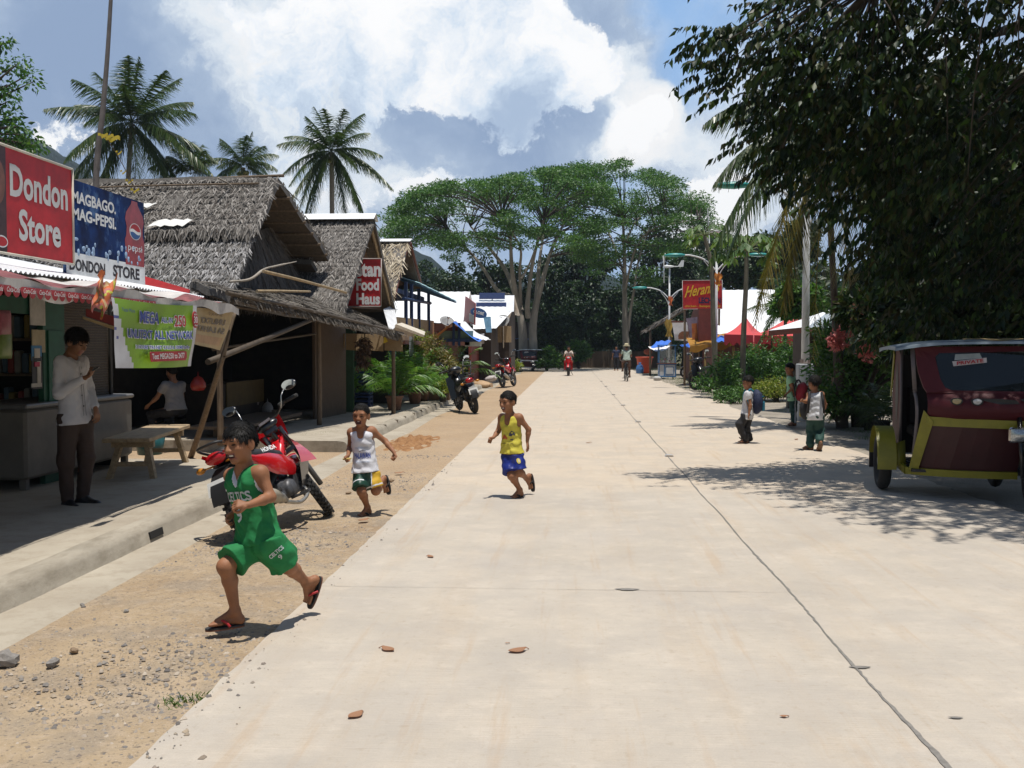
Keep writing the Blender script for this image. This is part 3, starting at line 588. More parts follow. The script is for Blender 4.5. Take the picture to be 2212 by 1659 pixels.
# undergrowth closing the end of the street: one mass
cs = []; rd = []
for i in range(260):
    u = random.uniform(830, 1560); Y = random.uniform(88, 104); cs.append(tuple(AY(u, 700 + random.uniform(-60, 62), Y))); rd.append(random.uniform(1.2, 2.4))
for i in range(170):
    x = random.uniform(10, 26); y = random.uniform(34, 60); cs.append((x + (y - 34) * .25, y + 14, random.uniform(.5, 5))); rd.append(random.uniform(1, 1.9))
vs, fs = clump_leaves(cs, rd, 120, .42, .5, .8, .4, .3); npmesh('forest_undergrowth', vs, fs, LF['dense'], kind='stuff', label='dark undergrowth closing off the far end of the street', cat='undergrowth')
# ------------------------------------------------ palms
def frond(org, az, el, L, n, ll, w, droop, seed, hang=.55, twist=0.):
    """one feather leaf: a bent rib with two rows of leaflets; returns verts, quads"""
    r_ = np.random.default_rng(seed); h = np.array([math.cos(az), math.sin(az), 0]); s = np.array([-math.sin(az), math.cos(az), 0]); org = np.array(org, float)
    def P(t): return org + L * (h * (math.cos(el) * t - .10 * droop * t * t) + np.array([0, 0, 1.]) * (math.sin(el) * t - droop * t ** 2.1)) + s * (twist * L * t * t)
    T = np.linspace(0, 1, 14); C = np.array([P(t) for t in T]); out = []
    d = np.gradient(C, axis=0); d = norm(d); sd = norm(np.cross(d, [0, 0, 1.]) + 1e-6); rw = (.028 * L / 4 * (1 - .85 * T))[:, None]
    rv = np.stack([C - sd * rw, C + sd * rw, C - np.cross(sd, d) * rw], 1).reshape(-1, 3); q = []
    for i in range(13):
        b = i * 3
        for a, c in ((0, 1), (1, 2), (2, 0)): q.append((b + a, b + c, b + 3 + c, b + 3 + a))
    out.append((rv, np.array(q)))
    t = np.linspace(.12, .995, n); base = np.array([P(x) for x in t]); tan = norm(np.array([P(x + .01) - P(x - .01) for x in t])); side = norm(np.cross(tan, [0, 0, 1.]) + s * 1e-3)
    prof = np.sin(np.pi * np.clip(t * .82 + .16, 0, 1)) ** .7 * ll
    for sg in (-1, 1):
        j = r_.normal(0, .10, (n, 3)); dirn = norm(side * sg * (1 - hang * .55) + tan * .55 + np.array([0, 0, -hang]) * (r_.uniform(.6, 1.4, (n, 1))) + j); ln = (prof * r_.uniform(.8, 1.1, n))[:, None]
        wd = norm(np.cross(dirn, side * sg + np.array([0, 0, .6])) + r_.normal(0, .15, (n, 3)))
        out.append(strips(base, base + dirn * ln, wd, w * r_.uniform(.7, 1.1, n), np.array([0, 0, -1.]) * ln * .22, 2, .12))
    return cat(out)
def palm(label, base, crown, L, n, seed, nl=46, ll=.75, w=.022, group=None, els=(82, -58), mats=('palm',), name='coconut_palm', rt=.14, droop=.5):
    r_ = random.Random(seed); b, c = V(base), V(crown); t = thing(name, label, 'palm tree', b, group)
    m = MB(); pts = curve([b, b.lerp(c, .5) + V((r_.uniform(-.2, .2), 0, 0)), c], 10); m.tube(pts, [rt * 1.5 - rt * .75 * min(1, i / 10) * 1. for i in range(len(pts))], 9, False)
    m.build('trunk', PTRUNK if rt > .1 else DBARK, t)
    if L > 2:
        m = MB()
        for i in range(7): a = i * .9; m.ball(c + V((.2 * math.cos(a), .2 * math.sin(a), -.25 - .07 * (i % 3))), .11, 8, 6)
        m.build('coconuts', mat('coconut', (.13, .13, .03), .6, .3), t)
    for i in range(n):
        f = (i + .5) / n; el = R(els[0] + (els[1] - els[0]) * f ** .85 + r_.uniform(-7, 7)); az = i * 2.39996 + r_.uniform(-.25, .25)
        vs, fs = frond(c + V((0, 0, .1)), az, el, L * r_.uniform(.85, 1.1), nl, ll * L / 4, w * L / 4, droop * (.45 + .8 * f), seed * 100 + i, .35 + .4 * f, r_.uniform(-.12, .12))
        npmesh('frond', vs, fs, LF[mats[min(len(mats) - 1, int(f * len(mats)))]], t)
    return t
p = AY(284, 268, 44); palm('tallest coconut palm with a full crown, above the thatched roof beside the bamboo pole', (p.x - .5, p.y, 0), p, 3.9, 32, 1, nl=74, ll=.95, w=.034, group='coconut palms behind the huts', droop=.42)
p = AY(412, 382, 46); palm('small coconut palm with a few steep fronds just showing over the thatched ridge', (p.x, p.y, 0), p, 2.3, 13, 2, nl=60, ll=1.1, w=.04, group='coconut palms behind the huts', els=(85, 35), droop=.45)
p = AY(525, 362, 48); palm('low spreading coconut palm showing over the middle of the thatched ridge', (p.x, p.y, 0), p, 2.2, 18, 3, nl=60, ll=1.1, w=.04, group='coconut palms behind the huts', els=(80, 0))
p = AY(716, 330, 44); palm('coconut palm with a full crown rising between the thatched roofs and the spreading trees', (p.x + .3, p.y, 0), p, 2.7, 34, 4, nl=64, ll=1.0, w=.036, group='coconut palms behind the huts', droop=.5)
# the drooping palm by the road, right
pc = AY(1785, 300, 20.5); t = palm('coconut palm with long yellowing fronds hanging down beside the white lamp post', (AY(1822, 750, 20.5).x, 20.5, 0), pc, 3.2, 5, 9, nl=70, ll=.9, w=.03, els=(75, 40), rt=.085)
for i, (du, dv, el, L, ma, dr) in enumerate([(-1, .1, 25, 2.3, 'palm', .75), (-1, -.35, 5, 2.5, 'palm', 1.0), (-.9, -.9, -30, 2.6, 'oldpalm', .75), (-.35, -1, -45, 2.7, 'oldpalm', .7), (.1, -1, -50, 2.5, 'oldpalm', .7), (.6, -.8, -40, 2.5, 'oldpalm', .7), (.9, -.2, 0, 2.6, 'palm', .8), (-.6, .8, 10, 2.6, 'palm', .9), (.5, .9, 10, 2.6, 'palm', .8), (-.75, -.6, -60, 2.4, 'oldpalm', .4)]):
    vs, fs = frond(pc, math.atan2(dv, du), R(el), L * 1.15, 90, .8, .02, dr, 900 + i, .8, 0.); npmesh('frond', vs, fs, LF[ma], t)
# ------------------------------------------------ the big dark tree over the road
rng = np.random.default_rng(21); random.seed(21)
bt = thing('shade_tree', 'huge dark glossy-leaved tree overhanging the road above the maroon tricycle', 'tree', (7.7, 12.2, 0))
m = MB(); trunk = curve([(7.9, 12.4, -.1), (7.7, 12.2, 1.5), (7.3, 12.0, 3.4), (6.9, 11.8, 5.6)], 6); m.tube(trunk, [.42 - .012 * i for i in range(len(trunk))], 10, False)
tw = []
def inside(p):
    d = (V(p) - V((6.6, 11.6, 6.6))); a = (d.x / 4.7) ** 2 + (d.y / 3.9) ** 2 + (d.z / 3.3) ** 2; return a
for i in range(5400):
    d = norm(rng.normal(size=3)); k = rng.uniform(.35, 1.0); p = V((7.45 + d[0] * 4.7 * k, 10.5 + d[1] * 4.3 * k, 6.9 + d[2] * 3.0 * k)); tw.append(p)
for (u, v, Y, n, r_) in [(1640, 40, 12, 40, .8), (1700, 110, 12.2, 44, .8), (1720, 190, 12.4, 44, .75), (1790, 230, 12.6, 50, .8), (1800, 120, 12, 50, .9), (1850, 40, 11.5, 50, .9), (1850, 320, 12.8, 50, .8), (1890, 220, 12.4, 50, .9), (1950, 380, 13, 50, .9), (1960, 120, 11.8, 50, 1.), (2020, 260, 12.2, 50, 1.), (1560, 40, 12, 12, .5), (1525, 85, 12, 5, .22), (1520, 120, 12, 6, .3), (1520, 170, 12, 6, .25), (1600, 110, 12, 24, .6), (1650, 190, 12.3, 26, .6), (1620, 235, 12.4, 8, .3), (1600, 300, 12.4, 0, .2), (1650, 330, 12.6, 9, .3), (1640, 355, 12.6, 6, .2), (1700, 260, 12.6, 26, .6), (1720, 320, 12.8, 16, .45), (1760, 350, 13, 16, .5), (1840, 390, 13, 12, .45), (1900, 450, 13.2, 26, .55), (1920, 540, 13.4, 34, .6), (1940, 610, 13.6, 34, .7), (1960, 480, 13.2, 40, .9), (2000, 600, 13.6, 40, .9), (2080, 400, 13, 40, .9), (2100, 560, 13.6, 40, .9), (2180, 480, 13.2, 40, .9), (2180, 640, 13.8, 40, .9), (2060, 680, 14.2, 40, .8), (1960, 690, 14.2, 36, .7), (2250, 300, 12.5, 40, 1), (2250, 600, 13.5, 40, 1), (1900, 380, 12.8, 40, .9), (2000, 300, 12.5, 40, .9)]:
    c = AY(u + 55, v, Y)
    for i in range(n): d = rng.normal(0, .5, 3); tw.append(c + V(d) * r_)
ends = trunk[-4:]
for k in range(10):
    a = k * .63; e = V((6.7 + 3.3 * math.cos(a), 11.7 + 2.7 * math.sin(a), 6.1 + .8 * math.sin(k * 2))); b = curve([trunk[-6 + k % 5], (trunk[-3] + e) / 2 + V((0, 0, .4)), e], 6); m.tube(b, [.17 - .01 * i for i in range(len(b))], 6, False); ends += b
for e in (AY(1610, 60, 12), AY(1590, 150, 12), AY(1690, 320, 12.6), AY(2000, 60, 10.5)):
    s_ = min(ends, key=lambda q: (q - e).length); branchto(m, s_, e, .05, .012, .12)
for p in tw[::14]:
    s_ = min(ends, key=lambda q: (q - p).length); branchto(m, s_, p, .014, .005, .08, 2)
m.build('trunk', DBARK, bt)
P_ = np.array([tuple(p) for p in tw]); K = 18; dr = norm(rng.normal(size=(len(P_), 3)) * [1, 1, .35] + (P_ - [7.2, 12.0, 6.2]) * [.28, .28, .04]); tt = np.linspace(0, 1, K)
tip = P_[:, None] + dr[:, None] * (tt[None, :, None] * .42) + np.array([0, 0, -.14]) * (tt[None, :, None] ** 2); sd = norm(np.cross(dr, [0, 0, 1.])); sg = np.where(np.arange(K) % 2, 1, -1)
ld = sd[:, None] * sg[None, :, None] * .5 + dr[:, None] * .45 + np.array([0, 0, -1.05]) + rng.normal(0, .28, (len(P_), K, 3))
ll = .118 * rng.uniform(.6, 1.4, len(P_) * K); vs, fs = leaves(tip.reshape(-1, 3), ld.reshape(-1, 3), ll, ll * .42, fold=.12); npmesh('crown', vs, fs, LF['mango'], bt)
# dense growth behind and beside the tricycle
for (u, v, ru, rv, Y, lb, s_) in [(2010, 470, 150, 290, 19, 'dark leafy tree filling the shade behind the pink-flowered shrub', 70), (2120, 420, 230, 340, 17.5, 'dark leafy tree behind the tricycle roof', 71), (2330, 480, 220, 330, 15.5, 'dark leafy tree past the right picture edge', 72), (2020, 700, 170, 130, 16.5, 'low dark bushy tree straight behind the tricycle', 73), (1905, 640, 70, 80, 27.5, 'dark bushy tree behind the pale hut roof on the right', 74), (2230, 760, 160, 120, 15, 'low dark bush beside the tricycle at the right edge', 75)]:
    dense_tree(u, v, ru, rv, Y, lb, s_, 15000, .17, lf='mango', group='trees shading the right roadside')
# ------------------------------------------------ leafy tree at the left edge
rng = np.random.default_rng(31); random.seed(31)
lt = thing('leafy_tree', 'bright leafy tree at the left edge, rising behind the red store board', 'tree', AY(-140, 750, 16))
m = MB(); c0 = AY(-140, 330, 16); m.tube(curve([AY(-140, 760, 16), AY(-130, 550, 16), c0], 6), [.2 - .01 * i for i in range(13)], 8, False); cs = []
for (u, v, n) in [(5, 100, 3), (30, 145, 3), (66, 168, 2), (10, 190, 4), (25, 250, 3), (10, 225, 3), (45, 285, 4), (70, 312, 3), (20, 310, 6), (85, 322, 1), (-40, 150, 10), (-60, 250, 14), (-40, 320, 10), (-120, 120, 12), (-160, 220, 14), (-120, 330, 12), (-220, 260, 10)]:
    for i in range(n):
        c = AY(u + random.uniform(-12, 12), v + random.uniform(-12, 12), 16 + random.uniform(-.7, .7)); cs.append(tuple(c)); branchto(m, c0, c, .04, .008, .1, 3)
m.build('trunk', DBARK, lt); vs, fs = clump_leaves(cs, .2, 34, .10, .5, .8, .5); npmesh('crown', vs, fs, LF['bush'], lt)
# ------------------------------------------------ papaya trees
def papaya(label, pts, r_, nleaf, seed, L, lf='papaya'):
    rr = random.Random(seed); t = thing('papaya_tree', label, 'papaya tree', pts[0], 'papaya trees on the right'); m = MB(); C = curve(pts, 8); m.tube(C, [r_ * (1.15 - .45 * i / len(C)) for i in range(len(C))], 9, False); top = C[-1]; m.build('trunk', mat('papaya_bark', (.13, .115, .085), .85, .4, 6, stretch=(1, 1, .5)), t)
    m = MB(); vs = []
    for i in range(nleaf):
        az = i * 2.4 + rr.uniform(-.3, .3); el = rr.uniform(-.3, .9); h = V((math.cos(az), math.sin(az), 0)); e = top + h * L * rr.uniform(.6, 1.1) * math.cos(el) + V((0, 0, L * .8 * math.sin(el))); m.tube(curve([top, (top + e) / 2 + V((0, 0, .12)), e], 4), .014, 5, False)
        nn = 8; a = np.linspace(-2.2, 2.2, nn); s = V((-math.sin(az), math.cos(az), 0)); dn = np.array([tuple((h * math.cos(x) + s * math.sin(x)).normalized() * .8 + V((0, 0, -.75 + .2 * math.cos(x)))) for x in a]); ll = L * .55 * (1 - .35 * np.abs(a) / 2.2)
        vs.append(leaves(np.tile(np.array(e), (nn, 1)), dn, ll, ll * .42, nrm=np.tile([0, 0, 1.], (nn, 1)) + dn * .01, fold=.08))
    m.build('petioles', mat('petiole', (.14, .17, .06), .6), t); v_, f_ = cat(vs); npmesh('leaves', v_, f_, LF[lf], t)
    return t
pb = G(1547, 852); papaya('bare-trunked papaya tree with drooping leaves in front of the red lechon board', [pb, AY(1541, 700, pb.y), AY(1537, 580, pb.y), AY(1522, 510, pb.y)], .085, 15, 4, .75)
pb = G(1602, 860); papaya('papaya tree with a leaning trunk and spreading leaves in front of the red tent', [pb, AY(1607, 700, pb.y), AY(1612, 600, pb.y), AY(1612, 545, pb.y)], .085, 22, 5, 1.0)
# ------------------------------------------------ bushes, pots
def bush(name, label, p, r_, h, n, L, lf, seed, group=None, cat_='bush', asp=.42, droop=.1, stems=14):
    global rng
    rng = np.random.default_rng(seed); random.seed(seed); p = V(p); t = thing(name, label, cat_, p, group); m = MB(); cs = []
    for i in range(stems * 3):
        a = random.uniform(0, 6.28); k = random.random() ** .5; e = p + V((r_ * k * math.cos(a), r_ * k * math.sin(a), h * (1 - .55 * k * k) * random.uniform(.45, 1))); cs.append(tuple(e))
        if i < stems: m.tube(curve([p + V((random.uniform(-.1, .1) * r_, random.uniform(-.1, .1) * r_, -.03)), p.lerp(e, .5) + V((0, 0, .1 * h)), e], 4), [.012 * h + .004] * 8 + [.004], 5, False)
    m.build('stems', DBARK, t); vs, fs = clump_leaves(cs, min(r_, h) * .3, n // (stems * 3), L, asp, .8, droop); npmesh('foliage', vs, fs, LF[lf], t); return t
for i, (u, v, r_, h, n, L, lf, lb) in enumerate([(1572, 850, .8, 1.0, 2600, .12, 'bush', 'green bush right behind the black scooter on the right'), (1625, 846, .9, 1.25, 3000, .12, 'bush', 'tall green bush in front of the red tent leg'), (1672, 842, 1.0, 1.55, 3400, .11, 'bush', 'tallest green bush, left of the white lamp post'), (1715, 846, .7, 1.2, 2000, .11, 'bush', 'narrow green bush against the low concrete wall'),
        (1640, 856, .55, .5, 1800, .08, 'yellow', 'low yellow-leaved bush left of the green-shirted schoolboy, left half of the pair'), (1682, 858, .6, .55, 2000, .08, 'yellow', 'low yellow-leaved bush left of the green-shirted schoolboy, right half of the pair'), (1790, 850, .4, .8, 900, .13, 'bush', 'small leafy bush right of the lamp post pedestal'), (1585, 862, .5, .4, 900, .1, 'bush', 'low green plant at the foot of the papaya trunk'), (1818, 915, .55, 1.0, 1500, .12, 'bush', 'leafy bush under the pink-flowered shrub, by the schoolboy seen from behind')]):
    bush('bush', lb, G(u, v + 12, -.05), r_ * 1.15, h * 1.35, int(n * 1.4), L, lf, 200 + i, 'bushes on the right verge')
ms = bush('flowering_shrub', 'tall shrub with salmon-pink flower clusters beside the dark trees', G(1850, 925, -.05), .95, 2.9, 6500, .13, 'bush', 230, cat_='shrub', stems=20)
cs = []
for (u, v, n) in [(1870, 678, 9), (1845, 715, 12), (1835, 745, 9), (1818, 728, 8), (1882, 632, 6), (1925, 716, 7), (1890, 748, 9), (1910, 755, 8), (1900, 765, 5), (1900, 690, 4)]:
    c = AY(u - 20, v, G(1850, 925).y - .85)
    for i in range(n): cs.append(tuple(c + V((random.gauss(0, .06), random.gauss(0, .06), random.gauss(0, .05)))))
vs, fs = clump_leaves(cs, .07, 26, .075, .6, .8, .3); npmesh('flowers', vs, fs, LF['pink'], ms)
def pot(p, r_, h, t, m_=None, sq=False):
    m = MB()
    if sq: m.box(p + V((0, 0, h / 2)), (r_ * 3.2, r_ * 1.7, h), bev=.01)
    else: m.lathe(p, (0, 0, 1), [(0, .0), (r_ * .72, .002), (r_ * .95, h * .86), (r_ * 1.08, h * .87), (r_ * 1.08, h), (r_ * .93, h), (r_ * .88, h * .9), (0, h * .88)], 18)
    m.build('pot', m_ or M['terracotta'], t)
def areca(label, p, L, n, seed, lf='areca', pr=.17, ph=.3, els=(82, 42), ll=.27, nl=26, group='potted palms along the kerb', name='potted_palm', cat_='potted palm', sq=False, pm=None, droop=.55):
    p = V(p); r_ = random.Random(seed); t = thing(name, label, cat_, p, group); pot(p, pr, ph, t, pm, sq); parts = []; m = MB()
    for i in range(n):
        f = (i + .5) / n; az = i * 2.4 + r_.uniform(-.3, .3); el = R(els[0] + (els[1] - els[0]) * f + r_.uniform(-6, 6)); o = p + V((.07 * math.cos(az) * f, .07 * math.sin(az) * f, ph * .9))
        parts.append(frond(o, az, el, L * r_.uniform(.75, 1.1), nl, ll, .011, droop * (.5 + .7 * f), seed * 50 + i, .22 + .2 * f, r_.uniform(-.15, .15)))
    vs, fs = cat(parts); npmesh('fronds', vs, fs, LF[lf], t); return t
zk = .15
for (u, v, L, n, lf, pr, ph, lb) in [(863, 886, 1.25, 17, 'areca', .2, .34, 'potted palm with arching fronds in a brown pot next to the eave post'), (906, 872, 1.35, 17, 'areca', .19, .32, 'bright potted palm in a wide rimmed pot, second along the kerb from the eave post'), (925, 866, 1.1, 14, 'areca', .16, .28, 'potted palm in a dark pot, third along the kerb from the eave post'), (952, 852, 1.35, 16, 'areca', .2, .3, 'tall potted palm behind the row, with pale fan fronds'), (985, 838, 1.7, 17, 'areca', .2, .3, 'tallest potted palm with long arching fronds beside the parked black scooter')]:
    areca(lb, G(u, v, zk) + V((-.12, 0, 0)), L * 1.4, n + 6, int(u), lf, pr, ph, nl=32, ll=.34)
t = bush('potted_croton', 'yellow and brown-leaved croton in a brown box planter behind the black scooter', G(958, 864, zk) + V((-.2, 0, .25)), .6, 1.5, 3200, .13, 'croton', 303, cat_='potted plant', asp=.3); pot(G(958, 864, zk) + V((-.2, 0, 0)), .24, .28, t, mat('box_planter', (.2, .12, .07), .8), True)
t = bush('potted_shrub', 'yellow-green leafy shrub among the potted palms on the kerb', G(930, 858, zk) + V((-.5, .3, .25)), .6, 1.9, 3200, .12, 'yellow', 304, cat_='potted plant', asp=.28); pot(G(930, 858, zk) + V((-.5, .3, 0)), .2, .3, t)
t = bush('potted_shrub', 'bushy green plant in a round pot in the dark doorway of the middle hut', G(740, 886, zk) + V((0, 0, .35)), .34, .75, 1800, .09, 'areca', 305, cat_='potted plant'); pot(G(740, 886, zk), .26, .4, t, mat('mossy_pot', (.12, .11, .06), .9))
t = bush('potted_shrub', 'small pale-leaved plant in a pot on the kerb among the palms', G(945, 868, zk) + V((.15, 0, .18)), .22, .4, 700, .09, 'yellow', 306, cat_='potted plant'); pot(G(945, 868, zk) + V((.15, 0, 0)), .12, .2, t, mat('black_pot', (.02, .02, .02), .6))
for i, (u, v, L, n, lb) in enumerate([(1880, 930, 1.0, 12, 'potted palm in a white-rimmed pot left of the tricycle wheel'), (1905, 940, 1.15, 14, 'dark potted palm in a black pot against the tricycle fender'), (1860, 915, 1.25, 13, 'tall-stemmed potted palm under the pink-flowered shrub')]):
    areca(lb, G(u, v, -.03), L, n, 500 + i, 'palm', .16, .28, (80, 30), .36, 26, 'potted palms by the tricycle', pm=MATS['black_pot'])
# ------------------------------------------------ grass
def grass(label, pts, n, h, spread, name='grass'):
    b = []
    for (x, y, z) in pts: b.append(np.array([x, y, z]) + rng.normal(0, 1, (n, 3)) * np.array([spread, spread, 0]))
    b = np.concatenate(b); N = len(b); d = norm(rng.normal(0, .45, (N, 3)) + [0, 0, 1]); tip = b + d * (h * rng.uniform(.4, 1.2, (N, 1))); s = norm(np.cross(d, rng.normal(size=(N, 3)))); bend = np.concatenate([rng.normal(0, .3, (N, 2)) * h, -.2 * h * np.ones((N, 1))], 1)
    vs, fs = strips(b, tip, s, .004, bend, 2, .1); return npmesh(name, vs, fs, LF['grass'], kind='stuff', label=label, cat='grass')
g0, g1 = G(660, 962), G(752, 946); grass('tuft of green grass against the end of the raised sidewalk', [tuple(g0.lerp(g1, i / 8) + V((random.uniform(-.2, .2), random.uniform(0, .35), -.03))) for i in range(9)], 170, .22, .12)
c = G(392, 1510); grass('small tuft of grass at the ragged edge of the concrete', [(c.x - .02, c.y, -.02), (c.x + .06, c.y + .05, -.02)], 60, .035, .035)
pts = []
for i in range(60): u = random.uniform(1400, 1560); pts.append(tuple(G(u, 803 + (u - 1400) * .26 + random.uniform(-6, 4), -.03)))
grass('green grass along the right edge of the road beyond the bushes', pts, 70, .14, .5)
grass('sparse grass beside the gravel at the schoolboys', [tuple(G(u, v, -.03)) for u, v in ((1535, 905 - 50), (1580, 868), (1700, 890), (1800, 895), (1830, 905), (1870, 935), (1890, 950))], 90, .15, .2)
# ---------------------------------------------------------------- left side of the street
TH = leafmat('grey_thatch', [(.05, .047, .046), (.15, .145, .14), (.25, .242, .24), (.42, .41, .41), (.08, .07, .065)], .85, .1, (1, .95, .8)); TH2 = leafmat('weathered_thatch', [(.045, .038, .033), (.13, .117, .104), (.21, .195, .178), (.37, .345, .32), (.08, .062, .05)], .85, .1, (1, .9, .7)); TH3 = leafmat('pale_thatch', [(.24, .19, .13), (.36, .30, .21), (.48, .41, .30), (.56, .49, .38), (.2, .15, .09)], .85, .1, (1, .9, .7)); THD = mat('thatch_underside', (.10, .075, .05), .9, .4, 9, bump=.6, stretch=(2, 2, 2)); THBASE = mat('thatch_bed', (.13, .12, .11), .9, .4, 14, bump=.6)
def thatch(name, a, b, c, d, parent, dens=190, sl=.36, sw=.011, lm=TH, th=.11, fringe=.16, wild=.35, lift=.07, seed=1, edge=True):
    """sloping thatch a,b along the top, c,d along the eave (c under b): bed, strands in courses, shaggy eave and rims"""
    r_ = np.random.default_rng(seed); A, B, C, D = [np.array(tuple(q)) for q in (a, b, c, d)]; n = norm(np.cross(B - A, D - A)); n = n if n[2] > 0 else -n
    m = MB()
    def fn(s, t): p = (A + (B - A) * s) * (1 - t) + (D + (C - D) * s) * t; return V(p + n * (.02 * math.sin(s * 17 + seed) + .02 * math.sin(t * 11 + s * 5) - .03))
    m.sheet(fn, 14, 12); m.mi = 1; m.sheet(lambda s, t: fn(s, t) - V(n) * th, 14, 12); m.mi = 0
    for k, (p0, p1) in enumerate((((0, 1), (1, 1)), ((0, 0), (0, 1)), ((1, 0), (1, 1)), ((0, 0), (1, 0)))):
        for i in range(12):
            t0, t1 = i / 12, (i + 1) / 12; q0 = (p0[0] + (p1[0] - p0[0]) * t0, p0[1] + (p1[1] - p0[1]) * t0); q1 = (p0[0] + (p1[0] - p0[0]) * t1, p0[1] + (p1[1] - p0[1]) * t1)
            m.quad(fn(*q0), fn(*q1), fn(*q1) - V(n) * th, fn(*q0) - V(n) * th)
    area = np.linalg.norm(np.cross(B - A, D - A)) * .5 + np.linalg.norm(np.cross(B - C, D - C)) * .5; N = int(area * dens); s = r_.random(N); t = r_.random(N) ** .95; ncr = max(3, int(np.linalg.norm(D - A) / .17)); t = (np.floor(t * ncr) + r_.random(N) * .35 + .1) / ncr
    nf = int(np.linalg.norm(C - D) * dens * .38); s = np.concatenate([s, r_.random(nf)]); t = np.concatenate([t, np.full(nf, .965) + r_.random(nf) * .03])
    ne = int(np.linalg.norm(D - A) * dens * .12) if edge else 0; s = np.concatenate([s, r_.choice([0., 1.], ne)]); t = np.concatenate([t, r_.random(ne)]); N = len(s)
    P = (A + (B - A) * s[:, None]) * (1 - t[:, None]) + (D + (C - D) * s[:, None]) * t[:, None]; dn = norm((D - A)[None] * (1 - s[:, None]) + (C - B)[None] * s[:, None]); ax = norm(B - A)
    P = P + n * (.0 + .02 * r_.random((N, 1))); d = norm(dn + ax * r_.normal(0, wild, (N, 1)) + n * (lift + r_.normal(0, .10, (N, 1)))); fr = t > .96; d[fr] = norm(d[fr] + np.array([0, 0, -.9]) + r_.normal(0, .12, (fr.sum(), 3)))
    L_ = sl * r_.uniform(.5, 1.2, (N, 1)); L_[fr] = fringe * r_.uniform(.5, 1.5, (fr.sum(), 1)) + .05; sd = norm(np.cross(d, n + r_.normal(0, .35, (N, 3))))
    vs, fs = strips(P, P + d * L_, sd, sw * r_.uniform(.6, 1.3, N), -n * L_ * .10, 1, .3)
    k = len(m.v); ob = npmesh(name, np.concatenate([np.array(m.v), vs]), np.concatenate([np.array([f for f in m.f]), fs + k]), [THBASE, THD, lm], parent, mi=list(m.m) + [2] * len(fs)); return ob
def corr(mb, a, b, c, d, pitch=.076, amp=.012, k=4, rows=1, t=0.):
    """corrugated sheet: a,b along the top, d,c along the eave, ribs running down the slope"""
    a, b, c, d = map(V, (a, b, c, d)); n = (b - a).cross(d - a).normalized(); n = n if n.z > 0 else -n; w = (b - a).length; N = max(4, int(w / pitch * k)); sm = mb.smooth; mb.smooth = True
    mb.sheet(lambda s, q: a.lerp(b, s).lerp(d.lerp(c, s), q) + n * (amp * math.sin(s * w / pitch * 2 * math.pi) + .004 * math.sin(s * 40 + q * 9)), N, rows); mb.smooth = sm
def stick(mb, a, b, r=.025, bow=.02, r2=None):
    a, b = V(a), V(b); o = V((random.uniform(-1, 1), random.uniform(-1, 1), random.uniform(-.5, .5))) * bow * (b - a).length; P = curve([a, a.lerp(b, .35) + o, a.lerp(b, .7) + o * .6, b], 4); mb.tube(P, [r + ((r2 or r * .8) - r) * i / (len(P) - 1) for i in range(len(P))], 7)
WT = mat('sheet_roof_white', (.78, .79, .80), .5, .10, 1.5)
# ---- the store
st = thing('store_building', 'dim roadside store with a tin roof and red and white awning, behind the man', 'store', (-6.5, 8, .15))
m = MB(); corr(m, (-8.2, 3.5, 2.95), (-8.2, 12.35, 2.95), (-4.4, 11.9, 2.225), (-4.4, 3.5, 2.225)); m.build('roof', M['tin'], st)
m = MB(); m.slab((-5.4, 12.36, 2.52), (-4.75, 12.36, 2.33), (-4.75, 12.32, 2.24), (-5.4, 12.32, 2.42), .03); m.build('barge_board', M['red'], st)
m = MB()
AWN = lambda s: V((-3.86 + .012 * math.sin(s * 37), 3.5 + 8.1 * s, 2.10 + .02 * math.sin(s * 23) + .012 * math.sin(s * 61)))
m.mi = 0; m.sheet(lambda a, b: V((-4.44, 3.5 + 8.15 * a, 2.20)).lerp(AWN(a), b) + V((0, 0, .03 * math.sin(b * 3.14) * math.sin(a * 31) + .012 * math.sin(a * 90))), 120, 6)
for k, f in enumerate(m.f):                                      # alternating red tarp and white sacking
    y = m.v[f[0]][1]; x = m.v[f[0]][0]; m.m[k] = 1 if (x > -4.2 and y < 8.6) or (x > -4.12 and 8.9 < y < 10.9) else 0
m.mi = 0; m.sheet(lambda a, b: AWN(a) + V((.012 * math.sin(a * 80), 0, -.10 * b * (1 + .25 * math.sin(a * 43)))), 120, 2)
m.build('awning_tarp', [mat('dusty_white_tarp', (.52, .49, .46), .6, .3, 5), mat('faded_red_tarp', (.21, .06, .06), .75, .6, 7)], st)
m = MB()
for i in range(30):
    y0 = 6.0 + i * .105; y1 = y0 + .10
    n = 8; P = [V((-3.845, y0 + (y1 - y0) * k / n, 2.045)) for k in range(n + 1)] + [V((-3.84, y0 + (y1 - y0) * k / n, 2.01 - .045 * math.sin(math.pi * k / n) ** .6)) for k in range(n, -1, -1)]
    m.add(P, [tuple(range(len(P)))])
va = m.build('valance', mat('scallop_red', (.33, .03, .035), .6, .3), st)
m = MB()
for i in range(15): text(m, 'Coca-Cola', V((-3.835, 6.03 + i * .21, 2.0)), (0, 1, 0), (0, 0, 1), .16, .035, off=.01, shear=.3)
m.build('lettering', M['white'], va)
m = MB()
for y in (3.6,): stick(m, (-4.6, y, .12), (-4.6, y, 2.2), .035)
stick(m, (-3.9, 3.5, 2.06), (-3.9, 11.6, 2.06), .022); stick(m, (-4.42, 3.5, 2.19), (-4.42, 11.8, 2.19), .03); m.build('post', M['oldwood'], st)
